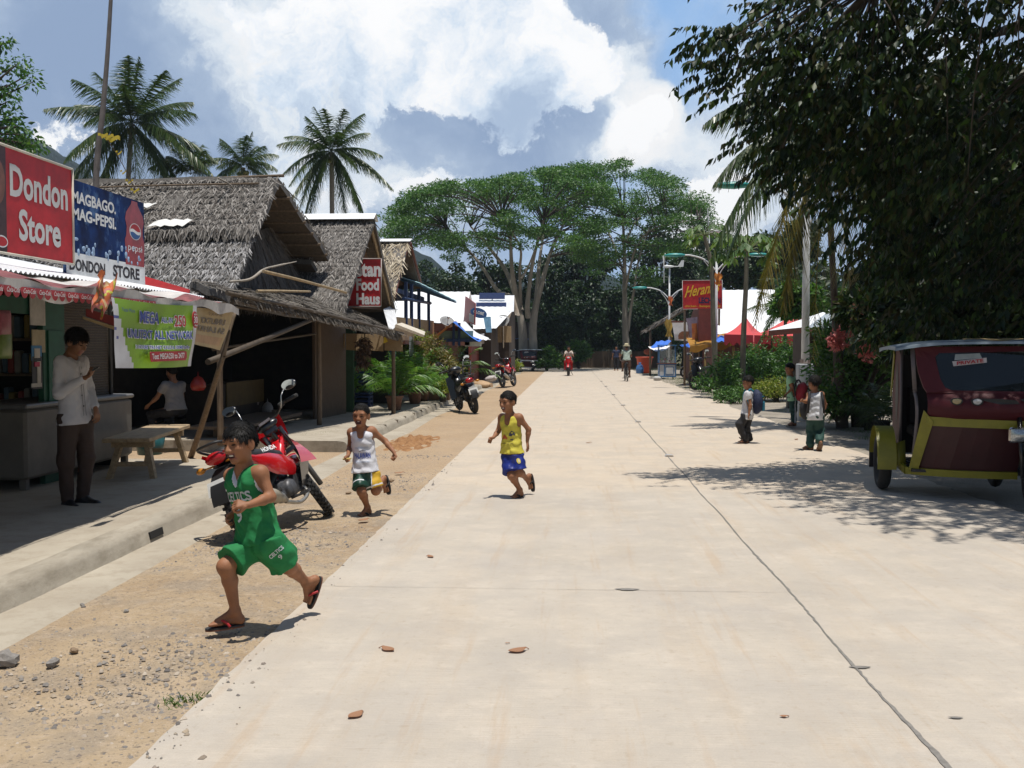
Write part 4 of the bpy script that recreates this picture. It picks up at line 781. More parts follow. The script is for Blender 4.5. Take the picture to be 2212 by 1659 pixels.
m = MB(); m.box((-7.6, 7.5, 1.5), (.08, 9.6, 2.7)); m.box((-6.65, 12.2, 1.25), (1.9, .06, 2.2)); m.mi = 1; m.box((-5.75, 11.55, 1.3), (.05, 1.3, 2.1)); m.build('wall', [M['dark'], woven('grey_sawali', (.085, .065, .045), (.04, .03, .02), 10)], st)  # wall colours lowered to hold the shade under the awning
m = MB(); m.box((-5.66, 10.68, 1.12), (.06, .46, 1.95)); m.box((-5.64, 9.3, 2.05), (.06, 2.4, .17)); m.mi = 1; m.box((-5.62, 10.68, 1.30), (.02, .30, 1.0)); m.build('door_frame', [M['green'], mat('dark_green_panel', (.012, .10, .06), .6)], st)
m = MB()
def card(m, u, v, w, h, mi, x=-5.59):
    c = WX(u, v, x); m.mi = mi; m.box(c, (.008, w, h))
card(m, 81, 672, .30, .30, 0); card(m, 83, 737, .26, .24, 1); card(m, 79, 763, .20, .16, 2, -5.584); card(m, 80, 763, .11, .10, 0, -5.578); card(m, 80, 805, .20, .34, 3, -5.584); card(m, 84, 806, .07, .25, 0, -5.578); card(m, 79, 832, .20, .04, 0, -5.576); card(m, 80, 787, .10, .05, 4, -5.574)
m.build('poster', [mat('poster_white', (.5, .47, .43), .7), mat('poster_cream', (.40, .34, .22), .7), mat('poster_blue', (.05, .2, .4), .6), mat('poster_dark', (.03, .03, .035), .6), mat('poster_red', (.4, .03, .08), .6)], st)
m = MB()
for k in range(5): m.box((-6.75, 11.85, .45 + .42 * k), (1.5, .5, .03))
for x in (-7.5, -6.0): m.box((x, 11.85, 1.2), (.04, .5, 2.2))
sh = m.build('shelf', M['oldwood'], st)
m = MB()
for k in range(5):
    for j in range(16):
        m.mi = random.randrange(4); h = random.uniform(.14, .3); m.box((-7.4 + j * .088, 11.75 + random.uniform(-.04, .04), .465 + .42 * k + h / 2), (.075, .12, h), bev=.015)
m.build('goods', [mat('goods_a', (.3, .06, .05), .5), mat('goods_b', (.3, .22, .06), .5), mat('goods_c', (.1, .16, .22), .5), mat('goods_d', (.3, .28, .25), .5)], sh)
m = MB(); m.box((-5.5, 8.2, 1.98), (.012, .55, .12), rot=(0, .2, 0)); m.mi = 1; m.box((-5.48, 8.35, 1.98), (.012, .14, .09), rot=(0, .2, 0)); m.build('price_strip', [mat('strip_blue', (.05, .15, .35), .6), mat('strip_yellow', (.5, .35, .05), .6)], st)
sb = thing('sign_panel', 'dark red and cream slanting panel hanging under the awning above the man', 'sign', (-5.2, 11.2, 1.9)); m = MB(); m.slab(WX(185, 667, -5.3), WX(268, 690, -5.0), WX(268, 712, -5.0), WX(185, 683, -5.3), .02); m.build('board', mat('dim_red', (.25, .03, .03), .6, .3), sb); m = MB(); m.slab(WX(178, 684, -5.29), WX(268, 712.5, -4.99), WX(268, 720, -4.99), WX(178, 689, -5.29), .02); m.build('cream_strip', mat('dim_cream', (.4, .3, .16), .7), sb)
m = MB(); pk = [(0, 700, .8), (0, 745, .8)]
for i, (u, v, c) in enumerate(((8, 700, 0), (10, 745, 1))):
    c0 = WX(u, v, -5.3); o = MB(); o.smooth = True; o.loft([[c0 + V((.03 * math.cos(t) * k, .12 * math.sin(t) * (1 if k else .9), z)) for t in [j * math.pi / 5 for j in range(10)]] for z, k in ((-.13, .1), (-.09, 1), (.09, 1), (.13, .1))]); tag(o.build('snack_packet', [mat('pink_foil', (.4, .12, .16), .35, .4), mat('green_foil', (.2, .28, .08), .35, .4)][c]), ('pink snack packet hanging in the dark store doorway', 'green snack packet hanging under the pink one in the store doorway')[c], 'snack packet')
# ---- freezer, bench
fz = thing('chest_freezer', 'long white chest freezer on short legs behind the man with the phone', 'freezer', (-5.9, 11.2, .15)); m = MB(); m.box((-5.93, 11.15, .62), (.8, 2.5, .72), bev=.03); m.build('body', mat('shaded_white', (.15, .135, .115), .6, .2, 4), fz); m = MB(); m.box((-5.93, 11.15, 1.01), (.84, 2.54, .05), bev=.015); m.build('lid', mat('lid_grey', (.15, .15, .15), .4), fz)  # white body and grey lid darkened: the store's shade is in the colour
for x, y in ((-5.6, 9.98), (-5.6, 12.3), (-6.25, 9.98), (-6.25, 12.3)): m = MB(); m.box((x, y, .2), (.07, .07, .12)); m.build('leg', mat('shaded_white', (.4,) * 3), fz)
be = thing('wooden_bench', 'plank bench with splayed legs half in sun on the sidewalk beside the man', 'bench', (-5.0, 11.75, .15), rz=R(9)); be.rotation_euler = (0, 0, 0); Rz = Matrix.Rotation(R(9), 3, 'Z'); B0 = V((-5.02, 11.72, .15)); bw = lambda x, y, z: B0 + Rz @ V((x, y, z))
m = MB(); m.box(bw(-.13, 0, .445), (.25, 2.0, .045), rot=Rz, bev=.006); m.box(bw(.13, 0, .448), (.25, 2.02, .045), rot=Rz, bev=.006); m.build('seat', M['wood'], be)
m = MB(); m.box(bw(0, .72, .385), (.46, .07, .075), rot=Rz); m.box(bw(0, -.72, .385), (.46, .07, .075), rot=Rz); m.build('bearer', M['wood'], be)
for sx in (-1, 1):
    for sy in (-1, 1): m = MB(); a = bw(.15 * sx, .70 * sy, .37); b = bw(.24 * sx, .80 * sy, 0); m.add(sum([[q + V((-.03, -.035, 0)), q + V((.03, -.035, 0)), q + V((.03, .035, 0)), q + V((-.03, .035, 0))] for q in (b, a)], []), [(3, 2, 1, 0), (4, 5, 6, 7), (0, 1, 5, 4), (1, 2, 6, 5), (2, 3, 7, 6), (3, 0, 4, 7)]); m.build('leg', M['wood'], be)
m = MB(); m.box(bw(0, .76, .16), (.36, .03, .05), rot=Rz); m.box(bw(0, -.76, .16), (.36, .03, .05), rot=Rz); m.build('stretcher', M['wood'], be)
# ---- boards and banners
def board(name, label, tl, tr, br, bl, th, m_, back=None, cat_='sign', fr=None):
    c = (V(bl) + V(br)) / 2; t = thing(name, label, cat_, c); m = MB(); m.slab(bl, br, tr, tl, th); m.build('panel', m_, t)
    if fr:
        m = MB(); n = (V(br) - V(bl)).cross(V(tl) - V(bl)).normalized(); q = [V(p) + n * .006 for p in (tl, tr, br, bl)]
        for i in range(4): m.tube([q[i], q[(i + 1) % 4]], .013, 6)
        m.build('frame', fr, t)
    return t
xs = -5.0; YR = WX(155, 366, xs).y; zt, zb = WX(155, 366, xs).z, WX(154, 571, xs).z; y0 = WX(-70, 366, xs).y
t = board('store_sign', 'red board with large white letters above the store awning', (xs, y0, zt), (xs, YR, zt), (xs, YR, zb), (xs, y0, zb), .04, M['red'], fr=mat('cream_edge', (.5, .46, .38), .6)); k = .004
ys = lambda u: WX(u, 600, xs + k).y
m = MB(); text(m, 'Dondon', (xs + k, ys(25), zb + .52), (0, 1, 0), (0, 0, 1), ys(149) - ys(25), .29, off=.03); text(m, 'Store', (xs + k, ys(43), zb + .14), (0, 1, 0), (0, 0, 1), ys(133) - ys(43), .29, off=.03); m.build('lettering', mat('sign_white', (.60, .59, .57), .6, .1), t)
m = MB(); m.quad((xs + .003, y0, zb + .01), (xs + .003, ys(17), zb + .01), (xs + .003, ys(17), zt - .01), (xs + .003, y0, zt - .01)); m.mi = 1; m.add([V((xs + .005, ys(5) + .10 * math.cos(a), zb + .1 + .055 * math.sin(a))) for a in [i * math.pi / 10 for i in range(20)]], [tuple(range(20))]); m.mi = 2; m.add([V((xs + .007, ys(5) + .085 * math.cos(a), zb + .1 + .042 * math.sin(a))) for a in [i * math.pi / 10 for i in range(20)]], [tuple(range(20))])
m.mi = 3; m.add([V((xs + .005, ys(-2) + .12 * math.cos(a), zb + .62 + .2 * math.sin(a))) for a in [i * math.pi / 10 for i in range(20)]], [tuple(range(20))]); m.build('picture_strip', [mat('photo_dark', (.06, .025, .025), .5, .6, 7), M['white'], M['red'], mat('photo_skin', (.22, .09, .06), .5, .5, 5)], t)
xp = -5.1; P_ = [WX(140, 403, xp), WX(317, 441, xp), WX(313, 616, xp), WX(140, 602, xp)]; yl, yr = P_[0].y, P_[2].y; zt, zb = P_[1].z, P_[2].z
PB = surf('splash_blue', lambda tn, ramp, mix, bump, sep, mm: mix(ramp(tn(5, 10, (1, 1, .7)), [(.54, 0.), (.66, .5)]), ramp(tn(2.5, 4), [(.35, (.004, .010, .045)), (.65, (.010, .045, .18))]), (.16, .30, .55)))
t = board('drink_billboard', 'blue soft drink billboard with a bottle and a white strip of painted letters under it', (xp, yl, zt), (xp, yr, zt), (xp, yr, zb), (xp, yl, zb), .03, PB); yq = lambda u: WX(u, 560, xp).y; Z = lambda f: zb + (zt - zb) * f
m = MB(); m.quad((xp + .003, yl, zb), (xp + .003, yr, zb), (xp + .003, yr, Z(.235)), (xp + .003, yl, Z(.235))); sl_ = m.build('white_strip', M['white'], t)
m = MB(); text(m, 'DONDON', (xp + .006, yq(149), Z(.045)), (0, 1, 0), (0, 0, 1), yq(226) - yq(149), .125, off=.035); text(m, 'STORE', (xp + .006, yq(243), Z(.045)), (0, 1, 0), (0, 0, 1), yq(300) - yq(243), .135, mi=0, off=.035)
for f in range(len(m.f)):
    pass
m.build('painted_letters', [mat('letter_ink', (.02, .015, .02), .6)], t)
m = MB(); text(m, 'MAGBAGO.', (xp + .004, yq(157), Z(.76)), (0, 1, 0), (0, 0, 1), yq(251) - yq(157), .125, off=.035); text(m, 'MAG-PEPSI.', (xp + .004, yq(157), Z(.585)), (0, 1, 0), (0, 0, 1), yq(251) - yq(157), .125, off=.035); m.build('slogan', M['white'], t)
yb = yq(291); m = MB()
prof = [(-.10, .20), (-.105, .5), (-.09, .56), (-.085, .66), (-.10, .75), (-.09, .83), (-.035, .95), (-.03, .99), (.03, .99), (.035, .95), (.09, .83), (.10, .75), (.085, .66), (.09, .56), (.105, .5), (.10, .20)]
m.add([V((xp + .005, yb + a * 2.5, Z(f * .97 + .02))) for a, f in prof][::-1], [tuple(range(len(prof)))]); bo = m.build('bottle_picture', mat('bottle_red', (.33, .035, .04), .3, .4, 8), t)
def disc(m, x, y, z, r_, lo, hi, mi, n=20, wave=0.):
    """the band lo..hi (fractions of the diameter) of a disc, with a wavy edge"""
    m.mi = mi; A, Bp = [], []
    for i in range(n + 1):
        q = -1 + 2 * i / n; h = math.sqrt(max(0, 1 - q * q)); w = wave * math.sin(q * 3.0); A.append(V((x, y + q * r_ * 1.6, z + r_ * min(h, max(-h, lo + w))))); Bp.append(V((x, y + q * r_ * 1.6, z + r_ * min(h, max(-h, hi + w)))))
    m.loft([A, Bp], closed=False, cap=False)
m = MB(); disc(m, xp + .008, yb + .01, Z(.62), .088, .18, 1.1, 1, wave=-.14); disc(m, xp + .008, yb + .01, Z(.62), .088, -.22, .18, 0, wave=-.14); disc(m, xp + .008, yb + .01, Z(.62), .088, -1.1, -.22, 2, wave=-.14); m.add([V((xp + .0065, yb + .01 + .156 * math.cos(a), Z(.62) + .097 * math.sin(a))) for a in [i * math.pi / 12 for i in range(24)]], [tuple(range(24))]); m.m[-1] = 0; m.build('emblem', [M['white'], M['red'], M['blue']], t)
m = MB(); text(m, 'pepsi', (xp + .008, yb - .19, Z(.36)), (0, 1, 0), (0, 0, 1), .38, .10, off=.0); m.build('bottle_lettering', M['white'], t)
m = MB()
for i in range(26): m.ball((xp + .004, random.uniform(yl + .2, yr - .05), Z(.24) + random.random() ** 2 * .2), (.004, random.uniform(.015, .05), random.uniform(.015, .045)), 7, 5)
m.build('ice_picture', mat('ice_blue', (.30, .42, .60), .3, .5, 20), t)
for y in (yl + .1, yr - .1): m = MB(); stick(m, (xp - .06, y, zb - .1), (xp - .06, y, zt), .025); m.build('backing_post', M['oldwood'], t)
def drape(name, label, tl, tr, br, bl, mats, fn, sag=.03, wave=.025, nu=40, nv=24, cat_='banner'):
    """cloth hung between its corners; fn(s, t) picks the material of a cell"""
    tl, tr, br, bl = map(V, (tl, tr, br, bl)); nrm = (tr - tl).cross(bl - tl).normalized(); t = thing(name, label, cat_, (tl + tr) / 2)
    def P(s, q): return tl.lerp(tr, s).lerp(bl.lerp(br, s), q) - V((0, 0, sag * math.sin(math.pi * s) * (1 - q * .6))) - nrm * (wave * math.sin(s * 8 + q * 3) * (.3 + q) + .15 * wave * math.sin(s * 19 + q * 6) + .4 * wave * math.sin(q * 7 + s * 4))
    m = MB(); m.smooth = True; m.sheet(P, nu, nv)
    for k in range(len(m.f)): i, j = k % nu, k // nu; m.m[k] = fn((i + .5) / nu, (j + .5) / nv)
    m.build('cloth', mats, t)
    def at(p):
        d = tr - tl; s = (p - tl).dot(d) / d.dot(d); e = bl - tl; q = (p - tl - d * s).dot(e) / e.dot(e); return P(s, q) - nrm * .010
    return t, at, tl, (tr - tl).normalized(), -(bl - tl).normalized(), (tr - tl).length, (bl - tl).length
xb = -3.83; C4 = [WX(240, 642, xb), WX(425, 660, xb), WX(418, 791, xb), WX(248, 795, xb)]
gm = mat('banner_green', (.22, .40, .02), .45, .15, 2); gw = mat('banner_white', (.62, .62, .64), .5, .1)
t, at, o, x, y, w, h = drape('banner', 'green and white promotional tarpaulin banner hanging from the awning edge', *C4, [gm, gw, mat('banner_dots', (.10, .12, .35), .5)], lambda s, q: (1 if s < .035 + .20 * q ** 1.6 or s > .955 else 0) if not (s < .05 and .2 < q < .62 and random.random() < .3) else 2, .02, .016)
lx = lambda fx, fy: o + x * (w * fx) - y * (h * fy)
bl_ = mat('banner_blue', (.03, .07, .35), .5); rd_ = mat('banner_red', (.42, .02, .03), .5)
def word(m, s, fx, fy, fw, fh, mi_out, mi_in, grow=.05):
    if mi_out is not None: text(m, s, lx(fx, fy), x, y, w * fw, h * fh, mi=mi_out, off=.025 + grow, proj=at)
    text(m, s, lx(fx + .004, fy - .01) , x, y, w * (fw - .008), h * (fh - .02), mi=mi_in, off=.018, proj=lambda p: at(p) + (V((.007, -.004, 0)) if mi_out is not None else V((0, 0, 0))))
m = MB(); word(m, 'MEGA', .26, .33, .25, .20, 1, 0, .05); word(m, 'ALL-IN', .53, .30, .135, .10, 1, 0, .05); word(m, '250', .68, .36, .155, .20, 1, 2, .05); word(m, 'UNLITEXT ALL NETWORK', .12, .565, .80, .15, 1, 0, .03); word(m, '3 HOURS TRI-NET CALLS & 100MB Surfing', .22, .735, .66, .085, 1, 0, .05)
for i in range(len(m.m)):
    pass
c = lx(.34, .935); m.mi = 2; k0 = len(m.f); m.prism([(0, .03), (.02, 0), (w * .43, 0), (w * .45, .03), (w * .45, h * .14), (w * .43, h * .155), (.02, h * .155), (0, h * .14)], c + V((.03, -.004, 0)), x, y, .006); text(m, 'Text MEGA250 to 2477', c + x * .03 + y * .022 + V((.037, -.006, 0)), x, y, w * .40, h * .09, mi=1, off=.02)
c = lx(.93, .25) + V((.012, 0, 0)); m.mi = 2; m.prism([(.075 * math.cos(a), .085 * math.sin(a)) for a in [i * math.pi / 9 for i in range(18)]], c + V((.016, -.004, 0)), x, y, .006); text(m, '30', c - x * .05 - y * .035 + V((.026, -.006, 0)), x, y, .10, .07, mi=1); text(m, 'days', c - x * .04 - y * .07 + V((.026, -.006, 0)), x, y, .08, .025, mi=1); text(m, 'valid for', c - x * .045 + y * .045 + V((.026, -.006, 0)), x, y, .09, .022, mi=1)
text(m, 'Tatak Mura', lx(.07, .18), x, y, w * .14, h * .05, mi=0, off=0, proj=at)
m.build('lettering', [bl_, M['white'], rd_], t)
C4 = [WX(422, 664, -3.90), WX(506, 671, -3.95), WX(478, 757, -4.05), WX(417, 743, -3.93)]
t, at, o, x, y, w, h = drape('banner', 'tan translucent banner seen from the back beside the green banner, its letters reversed', *C4, [mat('banner_tan', (.42, .32, .17), .6, .15), mat('banner_peach', (.42, .26, .14), .6)], lambda s, q: 1 if q > .72 and q < .93 and s < .9 else 0, .0, .008)
m = MB()
text(m, 'UNLITXT', o + x * w * .82 - y * h * .40, -x, y, w * .70, h * .15, off=.03, proj=at); text(m, 'SA LAHAT', o + x * w * .86 - y * h * .62, -x, y, w * .80, h * .15, off=.03, proj=at); text(m, 'SMART', o + x * w * .7 - y * h * .18, -x, y, w * .4, h * .07, off=.0, proj=at); m.build('lettering', mat('faded_ink', (.20, .17, .14), .7), t)
m = MB(); stick(m, WX(508, 676, -3.97), WX(470, 800, -4.10), .018); tag(m.build('banner_stick', M['oldwood']), 'short dark stick along the free edge of the tan banner', 'stick')
m = MB(); m.smooth = True; c = WX(210, 632, -3.78)
m.sheet(lambda a, b: c + V((.05 + .03 * math.sin(a * 8 + b * 5), (a - .5) * (.30 - .12 * b) + .10 * (.5 - b) + .02 * math.sin(b * 13), .13 - .30 * b + .05 * math.sin(a * 7) + .02 * math.sin(a * 21))), 16, 16)
for k in range(len(m.f)): m.m[k] = [0, 0, 1, 2, 0, 1, 3][int(k * 7.3 + k // 16 * 3) % 7]
m.build('printed_cloth', [mat('cloth_orange', (.55, .14, .04), .7, .4, 9), mat('cloth_pink', (.5, .16, .14), .7, .4, 9), mat('cloth_cream', (.6, .4, .2), .7, .3, 9), mat('cloth_lime', (.4, .4, .05), .7, .3)], label='crumpled orange and yellow printed cloth tied to the awning edge', cat='cloth')
# ---- bamboo pole with ribbons
m = MB(); a, b = AY(207, 430, 14.5), AY(243, -60, 14.5); P = curve([V((a.x, a.y, .1)), a, AY(222, 240, 14.5), AY(232, 120, 14.5), b], 6); bp = thing('bamboo_pole', 'tall thin leaning bamboo pole with yellow ribbons, behind the drink billboard', 'pole', (a.x, a.y, .1)); m.tube(P, [.055 - .0012 * i for i in range(len(P))], 8); m.build('pole', mat('grey_bamboo', (.15, .13, .12), .7, .3), bp)
for (u, v, k) in ((232, 296, 1), (243, 300, 1.2), (222, 293, .8), (256, 330, .5), (266, 372, .5), (279, 392, .6), (291, 412, .7)):
    m = MB(); m.smooth = True; c = AY(u, v, 14.4); m.sheet(lambda s, q: c + V((.09 * k * (s - .5) * 2, .03 * math.sin(s * 9), .05 * k * (q - .5) + .03 * math.sin(s * 8 + k))), 6, 3); m.build('ribbon', mat('ribbon_yellow', (.6, .45, .04), .6), bp); m = MB(); m.tube(curve([AY(228, 296, 14.4), AY(262, 350, 14.4), AY(300, 425, 14.4)], 8), .006, 4); m.build('string', M['oldwood'], bp)
# ---- hut 1 (thatched, two tiers, lean-to)
X1 = -5.4; rR = WX(602, 382, X1); nu_ = WX(560, 484, X1); nl_ = WX(496, 645, X1); fu = WX(712, 549, -5.1); fl = V((X1, 23.4, 2.5)); XB = -11.5
h1 = thing('thatched_hut', 'large grey two-tiered thatched hut with a sagging lean-to over the sidewalk, nearest the store', 'hut', (-8, 18, .15))
back = lambda p, dz=0.: V((XB, p.y + .1, p.z - dz))
thatch('upper_thatch', back(rR, .1), rR, nu_ + V((0, -.15, -.1)), back(nu_, .1) + V((0, -.15, -.1)), h1, 460, .19, .0125, seed=2, wild=.6, lm=TH2); thatch('lower_thatch', back(nu_) + V((0, .45, .12)), nu_ + V((-.15, .45, .12)), nl_, back(nl_), h1, 480, .20, .0125, seed=3, lm=TH)
thatch('far_thatch', rR + V((0, 0, .02)), back(rR) + V((0, 0, .02)), back(fu) + V((0, 0, 0)), fu, h1, 120, seed=4, lm=TH2); thatch('far_thatch', fu + V((-.3, -.3, -.1)), back(fu), back(fl), fl, h1, 60, seed=5, lm=TH2)
m = MB(); stick(m, rR + V((.1, 0, .02)), back(rR, .1) + V((0, 0, .04)), .03, .006); stick(m, rR + V((-.3, -.25, -.16)), back(rR, .1) + V((0, -.25, -.16)), .018, .006); m.build('ridge_pole', M['oldwood'], h1)
m = MB()
for q in (.15, .3, .45, .6, .75, .9):
    p = rR.lerp(fu, q) - V((0, 0, .16)); stick(m, p + V((.05, 0, 0)), p + V((-2, 0, 0)), .03, .01)
stick(m, rR + V((-.3, .1, -.18)), fu + V((-.3, .1, -.14)), .035); stick(m, rR + V((-1.2, .1, -.2)), fu + V((-1.2, .1, -.2)), .035); m.build('rafter', M['oldwood'], h1)
# dark thatched gable between the tiers
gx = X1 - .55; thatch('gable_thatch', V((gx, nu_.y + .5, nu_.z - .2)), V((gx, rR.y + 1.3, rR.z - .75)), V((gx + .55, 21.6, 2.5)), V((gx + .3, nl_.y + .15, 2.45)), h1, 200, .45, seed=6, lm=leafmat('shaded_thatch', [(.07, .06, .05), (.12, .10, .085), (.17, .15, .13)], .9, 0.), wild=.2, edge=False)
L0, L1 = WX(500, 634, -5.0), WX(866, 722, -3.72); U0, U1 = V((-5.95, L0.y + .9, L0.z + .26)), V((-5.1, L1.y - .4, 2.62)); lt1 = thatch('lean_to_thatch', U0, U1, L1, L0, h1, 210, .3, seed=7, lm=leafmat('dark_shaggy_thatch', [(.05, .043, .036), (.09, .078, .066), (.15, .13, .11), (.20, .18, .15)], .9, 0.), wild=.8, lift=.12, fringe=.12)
m = MB()
for k in range(9): q = k / 8; a, b = U0.lerp(U1, q) - V((0, 0, .14)), L0.lerp(L1, q) - V((0, 0, .13)); stick(m, a, b + (b - a) * .04, .022, .01)
for q in (.02, .3, .6, .97): stick(m, U0.lerp(L0, q) - V((0, 0, .1)), U1.lerp(L1, q) - V((0, 0, .1)), .026, .008)
stick(m, L0 + V((0, -.2, .0)), L1 + V((0, .3, .02)), .035, .005); stick(m, WX(449, 782, -5.0), WX(690, 684, -4.5), .045, .01); stick(m, WX(330, 640, -6.2), WX(700, 690, -4.7), .03, .01); stick(m, WX(460, 755, -5.6), WX(690, 720, -4.8), .025, .03); m.build('lean_to_frame', mat('dark_bamboo', (.085, .062, .04), .7, .35, 5), h1)  # one dark bamboo tone for the whole frame
m = MB(); stick(m, G(410, 985, 0) + V((0, 0, -.05)), WX(482, 768, -4.55), .045, .005); stick(m, WX(482, 768, -4.55), WX(500, 690, -4.45), .035, .01); m.build('slanting_post', M['oldwood'], h1)
for (u, v, vt) in ((477, 962, 690), (690, 920, 690), (850, 896, 725)): g = G(u, v, .13); m = MB(); stick(m, g, V((g.x, g.y, AY(u, vt, g.y).z)), .05, .004); m.build('post', M['oldwood'], h1)
m = MB(); m.box((-8.1, 19.0, 1.4), (.08, 9.5, 2.7)); m.box((-9.0, 14.6, 1.2), (3.4, .06, 2.4)); m.box((-6.7, 23.3, 1.3), (3.2, .06, 2.6)); m.build('back_wall', mat('shade_black_wall', (.03, .022, .016), .9, .5, 4), h1)  # inner walls coloured near black to carry the hut's shade
w0 = G(692, 906, .15); w1 = G(748, 893, .15); m = MB(); m.slab(V((w0.x - .1, w0.y, .12)), V((w1.x, w1.y, .12)), V((w1.x, w1.y, 2.3)), V((w0.x - .1, w0.y, 2.3)), .06); m.build('woven_wall', M['dkwoven'], h1)
m = MB(); a0, a1 = G(365, 985, .15), G(745, 890, .15)
m.box((-6.6, 19.0, .5), (.7, 2.4, .9)); m.build('counter', mat('dark_counter', (.03, .02, .014), .8, .4), h1); m = MB(); m.box((-6.23, 19.0, .75), (.02, 2.2, .45)); m.build('counter_sheet', mat('ochre_sheet', (.09, .06, .015), .7, .3), h1)
m = MB(); m.box((-5.7, 17.6, .32), (.9, 3.6, .05)); m.tube([(-5.3, 15.9, .32), (-5.3, 19.4, .3)], .04, 7); m.box((-5.75, 16.0, .2), (.07, .07, .4)); m.box((-5.75, 19.2, .2), (.07, .07, .4)); m.build('slat_bench', M['oldwood'], h1)
m = MB(); stick(m, WX(569, 586, -4.75), WX(748, 632, -4.1), .028, .01); bsk = tag(m.build('bamboo_stick', M['bamboo']), 'long bare bamboo stick lying slanted across the lean-to thatch', 'stick', 'sticks on the thatch')
m = MB(); stick(m, WX(555, 629, -4.95), WX(670, 630, -4.7), .025, .004); tag(m.build('bamboo_stick', M['bamboo']), 'short level bamboo stick lying at the foot of the dark thatched gable', 'stick', 'sticks on the thatch')
m = MB(); m.tube(curve([WX(495, 609, -5.3), WX(540, 603, -5.05), WX(570, 582, -4.95), WX(595, 575, -4.9), WX(640, 565, -4.85)], 5), [.022] * 10 + [.018] * 8 + [.01] * 3, 6); tag(m.build('dead_branch', mat('pale_twig', (.33, .29, .24), .8, .3)), 'pale crooked dead branch lying across the gable of the first thatched hut', 'branch')
m = MB(); m.tube(curve([WX(470, 384, -6.3), WX(498, 400, -6.2), WX(513, 425, -6.1), WX(528, 434, -6.0)], 4), .016, 5); tag(m.build('dead_branch', MATS['pale_twig']), 'thin dead branch near the top of the first thatched roof', 'branch')
pm = mat('white_plastic_sheet', (.72, .72, .70), .5, .1)
for (u, v, w_, h_, lb) in ((373, 486, .62, .20, 'white plastic sheet caught on the first thatched roof, largest of the three'), (275, 449, .26, .12, 'small white plastic scrap near the ridge of the first thatched roof, left one'), (314, 449, .32, .13, 'small white plastic scrap near the ridge of the first thatched roof, right one')):
    q = ray(u, v); n_ = (nu_ - rR).cross(V((1, 0, 0))); t_ = (rR - V((0, 0, H))).dot(n_) / q.dot(n_); c = V((0, 0, H)) + q * t_; dnn = (nu_ - rR).normalized(); m = MB(); m.smooth = True
    m.sheet(lambda s, t: c + V((1, 0, 0)) * ((s - .5) * w_ - (t - .5) * .2) + dnn * ((t - .5) * h_) + n_.normalized() * ((1 if n_.z > 0 else -1) * (.05 + .02 * math.sin(s * 19 + t * 4))), 8, 5); m.build('plastic_sheet', pm, label=lb, cat='plastic sheet')
# things hanging or standing in the dark
def blobthing(name, lb, ct, c, r_, m_, squash=(1, 1, 1), knot=True):
    m = MB(); m.smooth = True; m.lathe(c, (0, 0, -1), [(.004, -r_ * 1.6), (.012, -r_ * 1.0), (r_ * .6, -r_ * .75), (r_, 0), (r_ * 1.05, r_ * .5), (r_ * .8, r_ * .95), (0, r_ * 1.05)], 12); m.v = [tuple(V(c) + V((a * b for a, b in zip(V(p) - V(c), squash)))) for p in m.v]; return m.build(name, m_, label=lb, cat=ct)
blobthing('plastic_bag', 'red plastic bag hanging in the dark front of the first hut', 'bag', WX(428, 828, -6.1), .12, mat('red_plastic', (.30, .03, .02), .4, .3)); blobthing('plastic_bag', 'white and red packet hanging beside the counter of the first hut', 'bag', WX(552, 862, -6.3), .13, mat('white_plastic', (.34, .28, .28), .4, .3), (.5, .8, 1)); blobthing('plastic_bag', 'small clear plastic bag standing on the ochre counter of the first hut', 'bag', WX(578, 880, -6.0), .11, mat('clear_plastic', (.3, .28, .27), .3, .3))
m = MB(); m.smooth = True; m.lathe(G(290, 990, .15) + V((0, .5, 0)), (0, 0, 1), [(0, 0), (.16, .0), (.2, .22), (.19, .22), (.15, .02)], 14); m.build('basin', mat('teal_plastic', (.01, .07, .075), .4), label='teal plastic basin on the floor behind the bench', cat='basin')
# ---- hut 2
X2 = -4.55; r2, n2, f2 = WX(808, 470, X2), WX(745, 660, X2), WX(856, 670, X2)
h2 = thing('thatched_hut', 'brown thatched hut with a white tin ridge cap and a red gable sign', 'hut', (-7, 23, .15)); bk = lambda p: V((-10.5, p.y, p.z))
thatch('near_thatch', bk(r2), r2, n2, bk(n2), h2, 420, .17, .0125, TH2, seed=12); thatch('far_thatch', r2 + V((0, .05, 0)), bk(r2) + V((0, .05, 0)), bk(f2), f2, h2, 70, seed=13, lm=TH2)
m = MB(); m.slab(bk(r2) + V((0, -.28, -.06)), r2 + V((.05, -.28, -.06)), r2 + V((.05, 0, .10)), bk(r2) + V((0, 0, .10)), .01); m.slab(bk(r2) + V((0, 0, .10)), r2 + V((.05, 0, .10)), r2 + V((.05, .28, -.06)), bk(r2) + V((0, .28, -.06)), .01); m.build('ridge_cap', WT, h2)
m = MB(); gx = X2 - .35; m.add([V((gx, n2.y + .2, n2.z)), V((gx, f2.y - .2, f2.z)), V((gx, r2.y, r2.z - .15))], [(0, 1, 2)]); m.build('gable_wall', woven('brown_slats', (.17, .085, .04), (.06, .03, .016), 8.), h2)
m = MB(); stick(m, r2 + V((-.1, 0, -.12)), f2 + V((-.1, .1, -.2)), .04, .004); stick(m, r2 + V((-.1, 0, -.14)), n2 + V((-.1, 0, -.2)), .04, .004); m.build('rafter', M['bamboo'], h2)
m = MB(); corr(m, WX(828, 668, X2 - .1), WX(852, 658, X2 - .1), WX(858, 702, X2 + .3), WX(842, 718, X2 + .3), .1, .015); m.build('tin_strip', M['tin'], h2)
m = MB(); m.box((-8.0, 23, 1.3), (.08, 6, 2.6)); m.box((-6.4, 26.0, 1.3), (3.3, .06, 2.6)); m.build('wall', M['dark'], h2)
